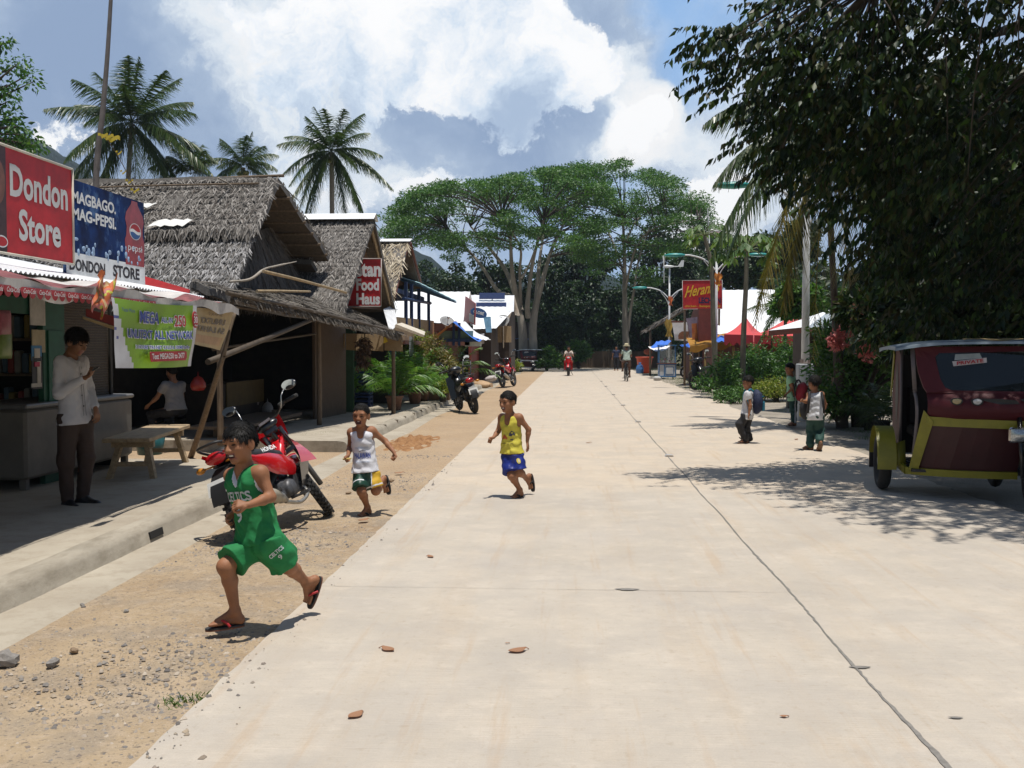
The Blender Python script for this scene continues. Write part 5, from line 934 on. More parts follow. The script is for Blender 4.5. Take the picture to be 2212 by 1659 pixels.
d0, d1 = G(775, 886, .15), G(838, 868, .15); m = MB(); m.box((-5.6, 25.2, 1.3), (.06, 1.6, 2.3)); m.box((-5.3, 22.55, 1.3), (.8, .05, 2.3)); m.build('green_wall', mat('dim_green', (.03, .085, .04), .7, .3), h2)
vy = G(850, 896, .14).y
m = MB(); a, b = AY(706, 720, vy + .1), AY(872, 722, vy + .1)
for k in range(4):
    p0, p1 = a.lerp(b, k / 4), a.lerp(b, (k + 1) / 4 - .015); hh = .36 if k else .30; m.slab(p0 - V((0, 0, hh)), p1 - V((0, 0, hh + .02)), p1 + V((0, .0, 0)), p0, .015)
vl = m.build('woven_valance', M['woven'], h2)
m = MB(); m.add([AY(830, 722, vy), AY(838, 738, vy + .01), AY(828, 742, vy)], [(0, 1, 2)]); m.build('yellow_pennant', M['yellow'], vl)
c = G(797, 878, .15) + V((-.2, .1, 0))
for k in range(3):
    m = MB()
    for z in (0.02, .13, .24): m.box(c + V((0, 0, .30 * k + z)), (.5, .4, .05), bev=.01)
    for sx in (-1, 1):
        for sy in (-1, 1): m.box(c + V((.22 * sx, .17 * sy, .30 * k + .14)), (.05, .05, .26))
    m.build('bottle_crate', mat('crate_blue', (.015, .04, .14), .5), label=('bottom', 'middle', 'top')[k] + ' blue plastic bottle crate of the stack in the middle hut doorway', cat='crate', group='blue bottle crates')
hb = thing('hanging_plant', 'dry brown hanging basket plant under the eave of the lean-to', 'hanging plant', AY(787, 745, vy - .6)); rng = np.random.default_rng(77); cs = [tuple(AY(787 + random.uniform(-10, 10), 765 + random.uniform(-32, 30), vy - .6)) for i in range(22)]; vs, fs = clump_leaves(cs, .09, 26, .1, .35, 1, 1.); npmesh('foliage', vs, fs, leafmat('dry_brown', [(.08, .045, .03), (.13, .075, .05), (.06, .05, .03)], .8, 0), hb); m = MB(); m.tube([AY(787, 715, vy - .6), AY(787, 770, vy - .6)], .006, 4); m.build('cord', M['oldwood'], hb)
ys = 21.9; q = [AY(738, 559, ys), AY(824, 559, ys), AY(823, 662, ys), AY(738, 662, ys)]
t = board('food_sign', 'red board with white lettering fixed to the gable of the middle thatched hut', q[0], q[1], q[2], q[3], .03, M['red'], fr=mat('sign_edge', (.35, .3, .28), .6)); m = MB(); e = V((0, -.012, 0))
for s, u0, u1, v1, v0 in (('etan', 766, 824, 598, 569), ('Food', 770, 820, 628, 602), ('Haus', 770, 822, 658, 633)):
    a, b = AY(u0, v1, ys), AY(u1 - 1, v1, ys); c = AY(u0, v0, ys); text(m, s, a + e, b - a, (0, 0, 1), (b - a).length, c.z - a.z, off=.04)
m.build('lettering', M['white'], t)
# ---- hut 3 on the blue two-storey eatery
X3 = -4.55; r3, n3, f3 = WX(884, 520, X3), WX(852, 634, X3), WX(909, 614, X3)
h3 = thing('blue_eatery', 'blue two-storey eatery with a pale thatched gable and an open woven balcony', 'building', (-7, 29, .15)); bk = lambda p: V((-10.5, p.y, p.z))
thatch('near_thatch', bk(r3), r3, n3, bk(n3), h3, 170, .42, .018, TH3, seed=22, lift=.1); thatch('far_thatch', r3 + V((0, .05, 0)), bk(r3) + V((0, .05, 0)), bk(f3), f3, h3, 50, seed=23, lm=TH3)
m = MB(); m.slab(bk(r3) + V((0, -.2, -.03)), r3 + V((.05, -.2, -.03)), r3 + V((.05, .2, .08)), bk(r3) + V((0, .2, .08)), .02); m.build('ridge_cap', WT, h3)
m = MB(); gx = X3 - .5; m.add([V((gx, n3.y + .2, n3.z)), V((gx, f3.y, f3.z)), V((gx, r3.y, r3.z - .1))], [(0, 1, 2)]); m.build('gable_wall', MATS['brown_slats'], h3); m = MB(); stick(m, r3 + V((.02, 0, -.05)), f3 + V((.02, .1, -.1)), .05); stick(m, r3 + V((0, 0, -.05)), n3 + V((0, 0, -.1)), .05); m.build('rafter', M['brown'], h3)
m = MB(); Z_ = WX(880, 620, -4.6).z; m.box((-6.3, 29.5, Z_ - .15), (3.2, 5.5, .12)); m.build('beam', M['dkblue'], h3)
xb_ = -4.6; m = MB(); corr(m, V((-5.6, 28.4, 3.85)), V((-5.6, 33.8, 3.75)), WX(987, 651, -3.75), WX(908, 612, -4.4), .15, .02, 3); m.mi = 1; corr(m, V((-5.6, 28.4, 3.80)), V((-5.6, 33.8, 3.70)), WX(987, 651, -3.75) - V((0, 0, .05)), WX(908, 612, -4.4) - V((0, 0, .05)), .15, .02, 3); m.build('tin_awning', [mat('turquoise_tin', (.45, .68, .74), .5, .2), mat('blue_tin_underside', (.04, .11, .2), .6, .3)], h3)
m = MB()
for u in (877, 889, 905, 926): p = WX(u, 690, xb_); m.box((xb_, p.y, 2.8), (.09, .09, 1.3))
m.tube([WX(872, 645, xb_), WX(930, 655, xb_)], .05, 6); m.build('balcony_post', M['dkblue'], h3)
m = MB(); a, b = WX(850, 684, xb_), WX(937, 693, xb_); zt_ = a.z; m.slab(V((xb_, a.y - .3, 1.75)), V((xb_, b.y, 1.75)), V((xb_, b.y, b.z)), V((xb_, a.y - .3, zt_)), .05); m.slab(V((-8, b.y, 1.75)), V((xb_, b.y, 1.75)), V((xb_, b.y, b.z)), V((-8, b.y, b.z)), .05); m.build('balcony_wall', M['woven'], h3)
m = MB(); m.box((-5.1, 30, 1.75), (1.6, 8, .1)); m.build('balcony_floor', M['brown'], h3)
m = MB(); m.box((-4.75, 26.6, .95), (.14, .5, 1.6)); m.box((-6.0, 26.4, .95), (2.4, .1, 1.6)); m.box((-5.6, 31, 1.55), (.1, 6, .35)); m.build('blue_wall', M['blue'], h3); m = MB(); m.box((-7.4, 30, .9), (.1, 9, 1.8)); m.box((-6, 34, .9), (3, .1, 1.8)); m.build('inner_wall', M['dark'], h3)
m = MB(); m.slab(WX(855, 700, -3.7), WX(917, 724, -3.6), WX(918, 716, -3.9), WX(868, 697, -4.3), .06); m.build('bamboo_awning', mat('bleached_bamboo', (.6, .54, .44), .8, .3, 9), h3)
t = board('banner_strip', 'narrow white hanging sign with faded blue print on the blue eatery post', *[AY(u, v, 26.2) for u, v in ((884, 727), (893, 727), (892, 768), (884, 768))], .02, mat('faded_sign', (.45, .5, .58), .6, .5, 8), cat_='sign')
for x, lb in ((-5.2, 'nearer the road'), (-5.9, 'farther inside')): m = MB(); m.box((x, 31, .5), (.5, .5, .7), bev=.03); tag(m.build('drink_cooler', mat('cooler_red', (.3, .06, .04), .5)), 'dim red drink cooler under the balcony of the blue eatery, ' + lb, 'cooler', 'red drink coolers')
# ---- white-roofed houses further on
def shed(name, label, rl, rr, el, er, m_, wall, depth=3., parent_m=None, z0=.15, cat_='house', pitch=.3, groups=None):
    """rl, rr: ridge ends; el, er: ends of the eave that faces the camera"""
    rl, rr, el, er = map(V, (rl, rr, el, er)); t = thing(name, label, cat_, ((el + er) / 2 * 1).xy.to_3d() + V((0, 0, z0)), groups); m = MB(); corr(m, rl, rr, er, el, pitch, .008, 4); fl_, fr_ = V((el.x, 2 * rl.y - el.y, el.z)), V((er.x, 2 * rr.y - er.y, er.z)); corr(m, rl, rr, fr_, fl_, pitch, .02, 4); m.build('roof', m_, t)
    m = MB(); i = .25; a, b, c, d = V((el.x + i, el.y + i, z0)), V((er.x - i, er.y + i, z0)), V((er.x - i, fr_.y - i, z0)), V((el.x + i, fl_.y - i, z0)); zt1 = el.z - .03
    for p, q in ((a, b), (b, c), (c, d), (d, a)): m.quad(p, q, V((q.x, q.y, zt1)), V((p.x, p.y, zt1)))
    for p, q, r_ in ((b, c, rr), (a, d, rl)): m.add([V((p.x, p.y, zt1)), V((q.x, q.y, zt1)), V((p.x, r_.y, r_.z - .1))], [(0, 1, 2)])
    m.build('wall', wall, t); return t
h4 = shed('tin_roofed_house', 'house under the broad bright white tin roof behind the blue eatery balcony', WX(1016, 630, -4.3) + V((-6, 0, 0)), WX(1016, 630, -4.3), WX(1000, 697, -4.3) + V((-6, 0, 0)), WX(1000, 697, -4.3), WT, M['brown'])
for o_ in h4.children:
    if o_.name.startswith('wall'): pass
m = MB(); q = [WX(1005, 640, -4.25), WX(1026, 655, -3.6), WX(1025, 702, -3.6), WX(1002, 692, -4.25)]; t = board('board_sign', 'tall dark red board with yellow and grey panels on the gable of the white-roofed house', *q, .04, mat('maroon_sign', (.25, .03, .03), .6, .3)); m.slab(q[0].lerp(q[1], .4) + V((0, -.03, -.3)), q[0].lerp(q[1], .95) + V((0, -.03, -.3)), q[0].lerp(q[1], .95) + V((0, -.03, -.65)), q[0].lerp(q[1], .4) + V((0, -.03, -.65)), .02); m.mi = 1; m.slab(q[3].lerp(q[2], .55) + V((0, -.03, .36)), q[3].lerp(q[2], .97) + V((0, -.03, .36)), q[3].lerp(q[2], .97) + V((0, -.03, .06)), q[3].lerp(q[2], .55) + V((0, -.03, .06)), .02); m.build('picture_panel', [mat('amber_panel', (.4, .16, .05), .6, .4, 9), mat('grey_panel', (.35, .33, .3), .6, .4, 9)], t)
yo = 38.; c = AY(1034, 676, yo); t = thing('oval_sign', 'blue oval sign with white lettering beside the dark red board', 'sign', c); m = MB(); m.prism([(.30 * math.cos(a), .185 * math.sin(a)) for a in [i * math.pi / 12 for i in range(24)]], c, (1, .3, -.25), (.15, 0, 1), .05); m.build('panel', M['blue'], t); m = MB(); text(m, 'GLOBE', c + V((-.2, -.09, .0)), (1, .3, -.25), (.15, 0, 1), .42, .12, off=.03); m.build('lettering', M['white'], t)
Y5 = 52; h5 = shed('tin_roofed_house', 'house with a long pale tin roof carrying two solar panels, near the pale-stemmed tree', AY(1010, 637, Y5), AY(1111, 638, Y5), AY(1010, 673, Y5 - 3), AY(1110, 673, Y5 - 3), M['tin'], mat('shadow_wall', (.05, .035, .025), .9))
for u, v, w_, h_, lb in ((1064, 642, 1.3, .35, 'upper solar panel on the long pale tin roof'), (1062, 664, 1.5, .4, 'lower solar panel on the long pale tin roof')): c = AY(u, v, Y5 - 1.8 + (0 if v > 650 else 1.0)) + V((0, -.3, .05)); t = thing('solar_panel', lb, 'solar panel', c, 'solar panels'); m = MB(); m.box(c, (w_, .04, h_), rot=(-.5, 0, 0)); m.build('panel', mat('solar_blue', (.02, .035, .10), .2, .1), t); m = MB(); m.tube([c, c - V((0, -.2, .5))], .03, 6); m.build('strut', M['steel'], t)
h6 = shed('tin_roofed_house', 'low white-roofed house in front of the long pale tin roof', AY(1022, 671, 47), AY(1106, 673, 47), AY(1022, 711, 44), AY(1072, 709, 44), WT, MATS['shadow_wall'])
t = board('shop_banner', 'light blue vertical shop banner hanging before the low white roof', *[AY(u, v, 42) for u, v in ((1044, 684), (1060, 684), (1062, 718), (1050, 718))], .03, mat('pale_blue_banner', (.2, .42, .62), .6, .3, 5))
# gabled eating place with orange and blue tarps
yg = 33.; ap = AY(983, 697, yg); le = AY(921, 733, yg); re = AY(1039, 737, yg); h7 = thing('gabled_stall', 'roadside eating place with orange and blue tarp roof over a green sign band', 'stall', (-4, 35, .15)); dy = V((0, 4, .1)); fy = V((0, -.6, 0))
m = MB(); m.smooth = True; m.sheet(lambda a, b: (ap + fy).lerp(le + fy, a) + dy * b + V((0, 0, -.10 * math.sin(math.pi * a) + .04 * math.sin(b * 9 + a * 5))), 12, 8); m.build('orange_tarp', M['orange'], h7)
m = MB(); m.smooth = True; m.sheet(lambda a, b: (ap + fy).lerp(re + fy, a) + dy * b + V((0, 0, -.06 * math.sin(math.pi * a) + .03 * math.sin(b * 9 + a * 5))), 12, 8)
for k in range(len(m.f)): m.m[k] = 1 if k // 12 > 1 else 0
m.build('blue_tarp', [M['bluetarp'], M['cloth']], h7)
m = MB(); m.add([ap + V((0, .05, -.1)), le.lerp(re, .16) + V((0, .05, .25)), le.lerp(re, .84) + V((0, .05, .22))], [(0, 1, 2)]); m.build('gable_panel', mat('russet_panel', (.2, .04, .02), .7), h7)
m = MB(); a, b = AY(948, 733, yg), AY(1022, 733, yg); m.slab(a, b, b + V((0, 0, .28)), a + V((0, 0, .28)), .03); sgn = m.build('sign_band', mat('pale_green_band', (.2, .3, .22), .6, .3, 4), h7)
m = MB()
for u in (980, 992): m.box(AY(u, 722, yg - .08), (.08, .08, .75))
m.box(AY(985, 735, yg - .08), (1.5, .1, .1)); m.build('timber', M['dkblue'], h7)
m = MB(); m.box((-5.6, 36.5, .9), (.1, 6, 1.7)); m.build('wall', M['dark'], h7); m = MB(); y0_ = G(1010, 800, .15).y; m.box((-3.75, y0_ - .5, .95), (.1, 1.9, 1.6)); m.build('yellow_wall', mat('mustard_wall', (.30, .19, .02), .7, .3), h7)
m = MB(); m.mi = 0; m.box(AY(980, 740, yg - .05), (.35, .03, .2)); m.box(AY(1003, 740, yg - .05), (.35, .03, .2)); m.mi = 1; m.box(AY(1022, 743, yg - .05), (.55, .03, .16)); m.build('menu_card', [mat('menu_pink', (.42, .2, .17), .6), mat('menu_white', (.55, .56, .5), .6)], h7)
# the red fence-walled shop with a window grid
h8 = thing('red_shop', 'dark red plank shop with a white grid window at the end of the raised sidewalk', 'shop', (-4.3, 44, .15)); ya, yb_ = G(1032, 800, .15).y, 55; m = MB(); m.box((-4.1, (41 + 56) / 2, 1.0), (.12, 15, 1.75)); m.build('wall', mat('red_planks', (.20, .035, .025), .7, .35, 3, stretch=(1, 6, 1)), h8)
m = MB(); corr(m, (-6.5, 41, 2.6), (-6.5, 56, 2.6), (-3.5, 56, 1.95), (-3.5, 41, 1.95), .3, .02); m.build('roof', WT, h8)
c = WX(1050, 760, -4.02); m = MB()
for k in range(4): m.box((-4.02, c.y - 1.2 + .8 * k, c.z), (.04, .05, 1.0)); m.box((-4.02, c.y, c.z - .5 + .33 * k), (.04, 2.4, .05))
m.build('window', M['white'], h8)
t = board('small_sign', 'small white and blue board leaning on the red plank shop', *[AY(u, v, 44) for u, v in ((1036, 722), (1046, 720), (1046, 742), (1038, 744))], .03, mat('sign_pale', (.5, .5, .52), .6, .3, 5))
def dish(label, c, r_, d, pole):
    t = thing('satellite_dish', label, 'satellite dish', V(c), 'satellite dishes'); m = MB(); m.smooth = True; m.lathe(c, d, [(0, 0), (r_ * .35, r_ * .03), (r_ * .7, r_ * .12), (r_, r_ * .27), (r_ * .98, r_ * .30), (r_ * .68, r_ * .15), (0, r_ * .03)], 20); m.build('dish', mat('dish_grey', (.20, .20, .20), .6, .2), t)
    m = MB(); m.tube([V(c), V(c) - V(d).normalized() * .15, V(c) + V(pole)], .035, 6); m.tube([V(c) + V((0, 0, -r_ * .9)), V(c) + V(d).normalized() * r_ * .9], .012, 5); m.ball(V(c) + V(d).normalized() * r_ * .9, .05, 8, 6); m.build('mount', M['steel'], t)
dish('dark satellite dish beside the peak of the orange tarp roof', AY(965, 697, 36), .27, (.3, -.6, .75), (0, .2, -.6)); dish('larger grey satellite dish on a pole before the shaded house, near the pale-stemmed tree', AY(1086, 695, 46), .33, (-.15, -.8, .55), (0, .3, -1.2))
m = MB(); c = AY(1090, 722, 46.6); m.box(c, (.6, .5, .75)); tag(m.build('wooden_box', M['woven']), 'tan box standing under the grey satellite dish', 'box')
m = MB(); m.box(AY(1108, 735, 72), (2.2, 2, 2.6)); tag(m.build('shaded_shed', mat('shade_black_boards', (.02, .015, .012), .9, .3)), 'deeply shaded shed at the left of the pale-stemmed tree', 'shed')  # near-black boards: the deep shade of the porch is put into their colour
m = MB(); m.smooth = True; c0 = AY(1118, 729, 70.8); m.sheet(lambda a, b: c0 + V(((a - .5) * 1.6, b * .6 + .1 * math.sin(a * 6), -.12 * b + .08 * math.sin(a * 11))), 14, 5); m.build('tarp_scrap', M['bluetarp'], label='blue and white tarp scrap hanging on the shaded shed', cat='tarp')
bush('bush', 'pale shrub with long leaves to the right of the parked far tricycle', G(1182, 801), .9, 1.6, 2000, .28, 'bush', 401, 'bushes at the street end'); bush('bush', 'bush with yellowish leaves to the left of the parked far tricycle', G(1098, 806), .8, 1.1, 1800, .22, 'yellow', 402, 'bushes at the street end'); bush('bush', 'bright green young tree leaning over the far end of the road', AY(1250, 795, 75), .9, 2.2, 1500, .35, 'bush', 403, 'bushes at the street end')
fn_ = thing('bamboo_fence', 'dim woven fence closing the far end of the road', 'fence', (2, 78, 0)); m = MB(); m.slab((-3, 79, 0), (7.5, 79, 0), (7.5, 79, 1.3), (-3, 79, 1.3), .06); m.build('panel', M['dkwoven'], fn_)
m = MB()
for i in range(8): m.tube([(-3 + i * 1.5, 78.93, 0), (-3 + i * 1.5, 78.93, 1.45)], .05, 6)
m.build('post', M['oldwood'], fn_)
def sack(label, c, r_, rot, m_, seed):
    m = MB(); m.smooth = True; rr = random.Random(seed); m.ball((0, 0, 0), (r_ * 1.5, r_, r_ * .55), 14, 10); m.v = [tuple(V(p) * (1 + .12 * math.sin(p[0] / r_ * 4 + seed) * math.cos(p[1] / r_ * 5))) for p in m.v]; m.tube([(r_ * 1.4, 0, 0), (r_ * 1.75, 0, .03)], [r_ * .22, r_ * .35], 8); o = m.build('sack', m_, label=label, cat='sack', group='sacks on the shoulder'); o.location = V(c) + V((0, 0, r_ * .5)); o.rotation_euler = rot
sack('tan woven sack lying on the dirt behind the black scooter', G(1040, 838), .28, (.1, .1, -.5), mat('sack_tan', (.42, .28, .16), .8, .3, 5), 1); sack('pale striped sack lying on top of the tan one behind the black scooter', G(1052, 832) + V((.1, .5, .12)), .25, (.2, -.2, -.9), mat('sack_grey', (.48, .44, .43), .8, .3, 9, stretch=(1, 8, 1)), 2)
# ---------------------------------------------------------------- right side of the street
GALV = mat('lamp_post_white', (.62, .63, .63), .45, .12); TEAL = mat('lamp_teal', (.02, .26, .24), .35, .15)
def lamp(label, Y, u, vbase, vhub, varm, blades=0., pr=.055, heads=1, grp='wind and solar street lamps'):
    b = AY(u, vbase, Y); t = thing('street_lamp', label, 'street lamp', b, grp); zt = AY(u, vhub, Y).z; za = AY(u, varm, Y).z; x = b.x
    m = MB(); m.tube([b + V((0, 0, -.1)), V((x, Y, zt - .1))], [pr * 1.15, pr * .8], 10); m.build('post', GALV, t)
    for s in (-1, 1):
        m = MB(); P = curve([V((x, Y, za - .15)), V((x + s * .45, Y, za + .28)), V((x + s * .95, Y, za + .45)), V((x + s * 1.25, Y, za + .48))], 6); m.tube(P, .032, 7); m.tube(curve([V((x, Y, za - .62)), V((x + s * .18, Y, za - .15)), V((x + s * .5, Y, za + .27))], 5), .02, 6); a_ = m.build('arm', GALV, t)
        m = MB(); m.smooth = True; e = P[-1]; prof = [(0, -.05), (.06, .0), (.12, .12), (.15, .35), (.13, .6), (.05, .78), (0, .8)]; m.lathe(e, (s, 0, -.03), prof, 14); m.v = [(p[0], p[1] * 1. + 0 * Y, e.z + (p[2] - e.z) * .55) for p in m.v]; h_ = m.build('lamp_head', TEAL, t)
    hub = V((x, Y - .1, zt)); m = MB(); m.smooth = True; m.lathe(hub + V((-.25, 0, 0)), (1, 0, 0), [(0, -.12), (.07, -.05), (.09, .1), (.06, .35), (.025, .5), (.02, .95), (0, .95)], 10); m.smooth = False; m.prism([(0, -.02), (.32, -.02), (.36, .34), (.22, .34)], hub + V((.42, 0, 0)), (1, 0, 0), (0, 0, 1), .02); m.build('turbine_body', GALV, t)
    hh = hub + V((-.33, 0, 0))
    for k in range(3):
        a = blades + k * 2.094; d = V((.15 * math.cos(a * 3), .55 * math.cos(a), math.sin(a))).normalized(); m = MB(); s_ = V((1, 0, 0)).cross(d).normalized(); m.loft([[hh + d * q + s_ * w + V((.02, 0, 0)), hh + d * q + V((-.015, 0, 0)), hh + d * q - s_ * w + V((.0, 0, 0)), hh + d * q + V((.03, 0, 0))] for q, w in ((.03, .03), (.2, .075), (.9, .03))]); m.build('blade', GALV, t)
    return t, V((x, Y, za))
l1, a1 = lamp('farthest twin-armed lamp post with a small wind turbine, behind the food cart', 56, 1445, 820, 576, 640, .5)
l2, a2 = lamp('twin-armed lamp post right behind the bare papaya trunk and the red lechon board', 40, 1546, 838, 500, 577, 1.45)
l3, a3 = lamp('nearest lamp post, thick and white on a grey concrete pedestal behind the schoolboys', 22.9, 1738, 900, 300, 445, 2.2, .085)
m = MB(); c = AY(1738, 845, 22.8); m.box(V((c.x, c.y, .6)), (.33, .33, 1.3), bev=.015); m.build('pedestal', mat('pedestal_grey', (.40, .42, .43), .85, .2, 4, bump=.2), l3)
m = MB()
for a in range(4): m.box(V((c.x + .1 * math.cos(a * 1.57 + .8), c.y + .1 * math.sin(a * 1.57 + .8), 1.29)), (.04, .04, .12))
m.box(V((c.x, c.y, 1.26)), (.24, .24, .03)); m.build('base_plate', M['rust'], l3)
def ribbon(label, c, w, h, m_):
    m = MB(); m.smooth = True; m.sheet(lambda a, b: V(c) + V(((a - .5) * w * (1 + .4 * math.sin(b * 7)), -.1 + .05 * math.sin(a * 9 + b * 4), -h * b + .04 * math.sin(a * 12))), 8, 10); return tag(m.build('ribbon', m_), label, 'ribbon')
ribbon('orange ribbon bow tied to the lamp post behind the bare papaya trunk', AY(1550, 590, 39.8), .25, .45, mat('ribbon_orange', (.55, .2, .03), .6, .4, 6)); ribbon('small red and orange bow on the farthest lamp post', AY(1448, 640, 55.8), .2, .5, mat('ribbon_red', (.5, .12, .03), .6, .4, 6)); ribbon('long yellow cloth hanging down the farthest lamp post', AY(1445, 690, 55.7), .35, .95, mat('ribbon_gold', (.35, .22, .03), .6, .4, 5))
# red roast-pork board
yh = 43.; q = [AY(u, v, yh) for u, v in ((1474, 606), (1560, 605), (1560, 667), (1475, 668))]; t = board('food_board', 'red board with yellow script lettering behind the bare papaya trunk', *q, .06, M['red'], fr=mat('board_edge', (.4, .38, .36), .6)); e = V((0, -.02, 0)); X_ = V((1, 0, 0)); Zv = V((0, 0, 1)); o = q[3]; w = (q[2] - q[3]).length; h = (q[0] - q[3]).length
m = MB(); text(m, 'Herana\'s', o + X_ * w * .04 + Zv * h * .40 + e, X_ + Zv * .17, Zv, w * .92, h * .40, off=.02, shear=.45); m.build('script_lettering', mat('letter_yellow', (.65, .40, .02), .6), t)
m = MB(); text(m, 'LECHON', o + X_ * w * .40 + Zv * h * .20 + e, X_, Zv, w * .56, h * .21, off=.045); m.build('lettering', mat('letter_navy', (.01, .012, .06), .6), t)
m = MB(); text(m, 'chicken . liempo . BBQ', o + X_ * w * .05 + Zv * h * .05 + e, X_, Zv, w * .90, h * .10, off=.02); m.build('small_lettering', MATS['letter_yellow'], t)
for u in (1480, 1554): p = AY(u, 606, yh + .1); m = MB(); m.tube([V((p.x, p.y, 0)), p], .05, 7); m.build('post', M['oldwood'], t)
# long white roof behind, booth, stalls
w1 = shed('long_white_roofed_house', 'big house with a tall bright white tin roof behind the red tent', AY(1535, 627, 48), AY(1712, 625, 48), AY(1535, 722, 42), AY(1690, 722, 42), WT, M['brown'], z0=0, cat_='house')
t = thing('brown_booth', 'dark red-brown sheet booth topped with a white gable board with a red fish-shaped mark', 'booth', AY(1525, 760, 41)); m = MB(); c = AY(1525, 703, 41); m.box(c, (.62 * 1.0, .5, 1.35)); m.build('panel', mat('oxblood_sheet', (.15, .03, .02), .7, .3), t); m = MB(); c = AY(1524, 676, 41); m.box(c + V((0, -.05, 0)), (.56, .04, .32)); m.build('gable_board', M['white'], t)
m = MB(); c = c + V((0, -.075, 0)); m.prism([(-.17, -.05), (-.05, .02), (.0, .07), (.05, .04), (.14, .03), (.17, -.05), (.08, -.08), (.0, -.03), (-.05, -.07)], c, X_, Zv, .006); m.build('emblem', mat('emblem_red', (.5, .06, .04), .6), t)
for dx in (-.28, .28): m = MB(); m.box(AY(1525, 780, 41) + V((dx, 0, .0)), (.06, .06, 2.9)); m.build('post', M['oldwood'], t)
t = board('menu_banner', 'faded purple and grey banner beside the dark red-brown booth', *[AY(u, v, 41.6) for u, v in ((1482, 688), (1508, 684), (1509, 747), (1496, 747))], .02, mat('faded_purple', (.22, .18, .25), .7, .5, 5)); t = board('menu_banner', 'narrow maroon and orange menu banner in front of the purple one', *[AY(u, v, 41.2) for u, v in ((1494, 699), (1506, 698), (1507, 745), (1496, 746))], .02, mat('maroon_orange', (.3, .06, .03), .7, .6, 6, c2=(.45, .18, .03)))
m = MB(); m.smooth = True; a, b = AY(1490, 748, 40.3), AY(1588, 738, 40.3); m.sheet(lambda s, q_: a.lerp(b, s) + V((0, q_ * 1.2, q_ * .35 - .08 * math.sin(s * 3.1 * 4) * .3)), 16, 5); m.sheet(lambda s, q_: a.lerp(b, s) + V((0, .0, -.28 * q_ * (.7 + .3 * math.sin(s * 11)))), 16, 2); t = thing('stall_awning', 'mustard yellow cloth awning under the booth and the blue tarps', 'awning', a); m.build('cloth', mat('mustard_cloth', (.32, .15, .01), .7, .3, 5), t)
for s in (.03, .35, .7, .97): p = a.lerp(b, s); m = MB(); m.tube([V((p.x, p.y + .1, -.05)), p + V((0, .1, 0))], .04, 7); m.build('post', mat('dim_ochre', (.22, .15, .04), .7), t)
def tarp(label, pts, m_, sag=.1):
    m = MB(); m.smooth = True; a, b, c, d = map(V, pts); m.sheet(lambda s, q_: a.lerp(b, s).lerp(d.lerp(c, s), q_) - V((0, 0, sag * math.sin(math.pi * s) * math.sin(math.pi * q_) + .03 * math.sin(s * 14 + q_ * 5))), 12, 8); return tag(m.build('tarp', m_), label, 'tarp', 'tarps over the right stalls')
tarp('blue tarp sloping over the food cart', (AY(1418, 737, 53.5), AY(1450, 735, 53.5), AY(1441, 748, 52), AY(1405, 752, 52)), M['bluetarp']); tarp('white sheet just under the blue tarp of the food cart', (AY(1400, 748, 54), AY(1448, 745, 54), AY(1440, 757, 53), AY(1412, 758, 53)), M['cloth']); tarp('blue tarp corner left of the maroon menu banner', (AY(1488, 740, 46), AY(1498, 738, 46), AY(1500, 751, 43), AY(1468, 747, 43)), M['bluetarp']); tarp('blue tarp strip between the booth and the red tent', (AY(1546, 728, 40.5), AY(1580, 722, 40.5), AY(1576, 737, 39.5), AY(1546, 738, 39.5)), M['bluetarp'])
wp = thing('white_panel', 'white wall sheet with a brown arch-topped door picture left of the menu banners', 'panel', AY(1470, 740, 47)); m = MB(); m.slab(*[AY(u, v, 47) for u, v in ((1458, 735), (1490, 737), (1484, 696), (1451, 692))], .05); m.build('sheet', M['white'], wp); m = MB(); c = AY(1476, 726, 46.9); m.prism([(-.22, -.14), (.25, -.14), (.25, .22), (-.05, .22), (-.18, .14), (-.23, .02)], c, X_, Zv, .03); m.build('arch_picture', mat('arch_brown', (.22, .09, .04), .7, .4), wp); m = MB(); m.box(AY(1463, 695, 46.9), (.55, .04, .08)); m.build('top_strip', M['brown'], wp)
tr_ = thing('thatched_stall', 'low thatched stall roof sloping down to the left behind the farthest lamp post', 'stall', AY(1440, 780, 58)); thatch('thatch', AY(1490, 655, 58), AY(1488, 662, 62), AY(1398, 712, 62), AY(1399, 709, 57), tr_, 55, .6, .03, TH2, seed=31, wild=.5)
for u in (1405, 1450, 1485): p = AY(u, 712, 58); m = MB(); m.tube([V((p.x, p.y, 0)), p + V((0, 0, .5 if u > 1440 else 0))], .06, 6); m.build('post', M['oldwood'], tr_)
m = MB(); m.box(AY(1555, 778, 46.5), (2.4, .1, 1.9)); tag(m.build('stall_partition', MATS['shade_black_boards']), 'dark boarded back of the stalls on the right, under the booth', 'partition')  # near-black panel stands for the shade inside the stalls
m = MB(); m.ball(AY(1400, 760, 60), (.26, .1, .18), 12, 8); tag(m.build('round_sign', mat('sign_rust', (.28, .06, .025), .7, .4, 5)), 'dull red rounded sign hanging over the red bin', 'sign')
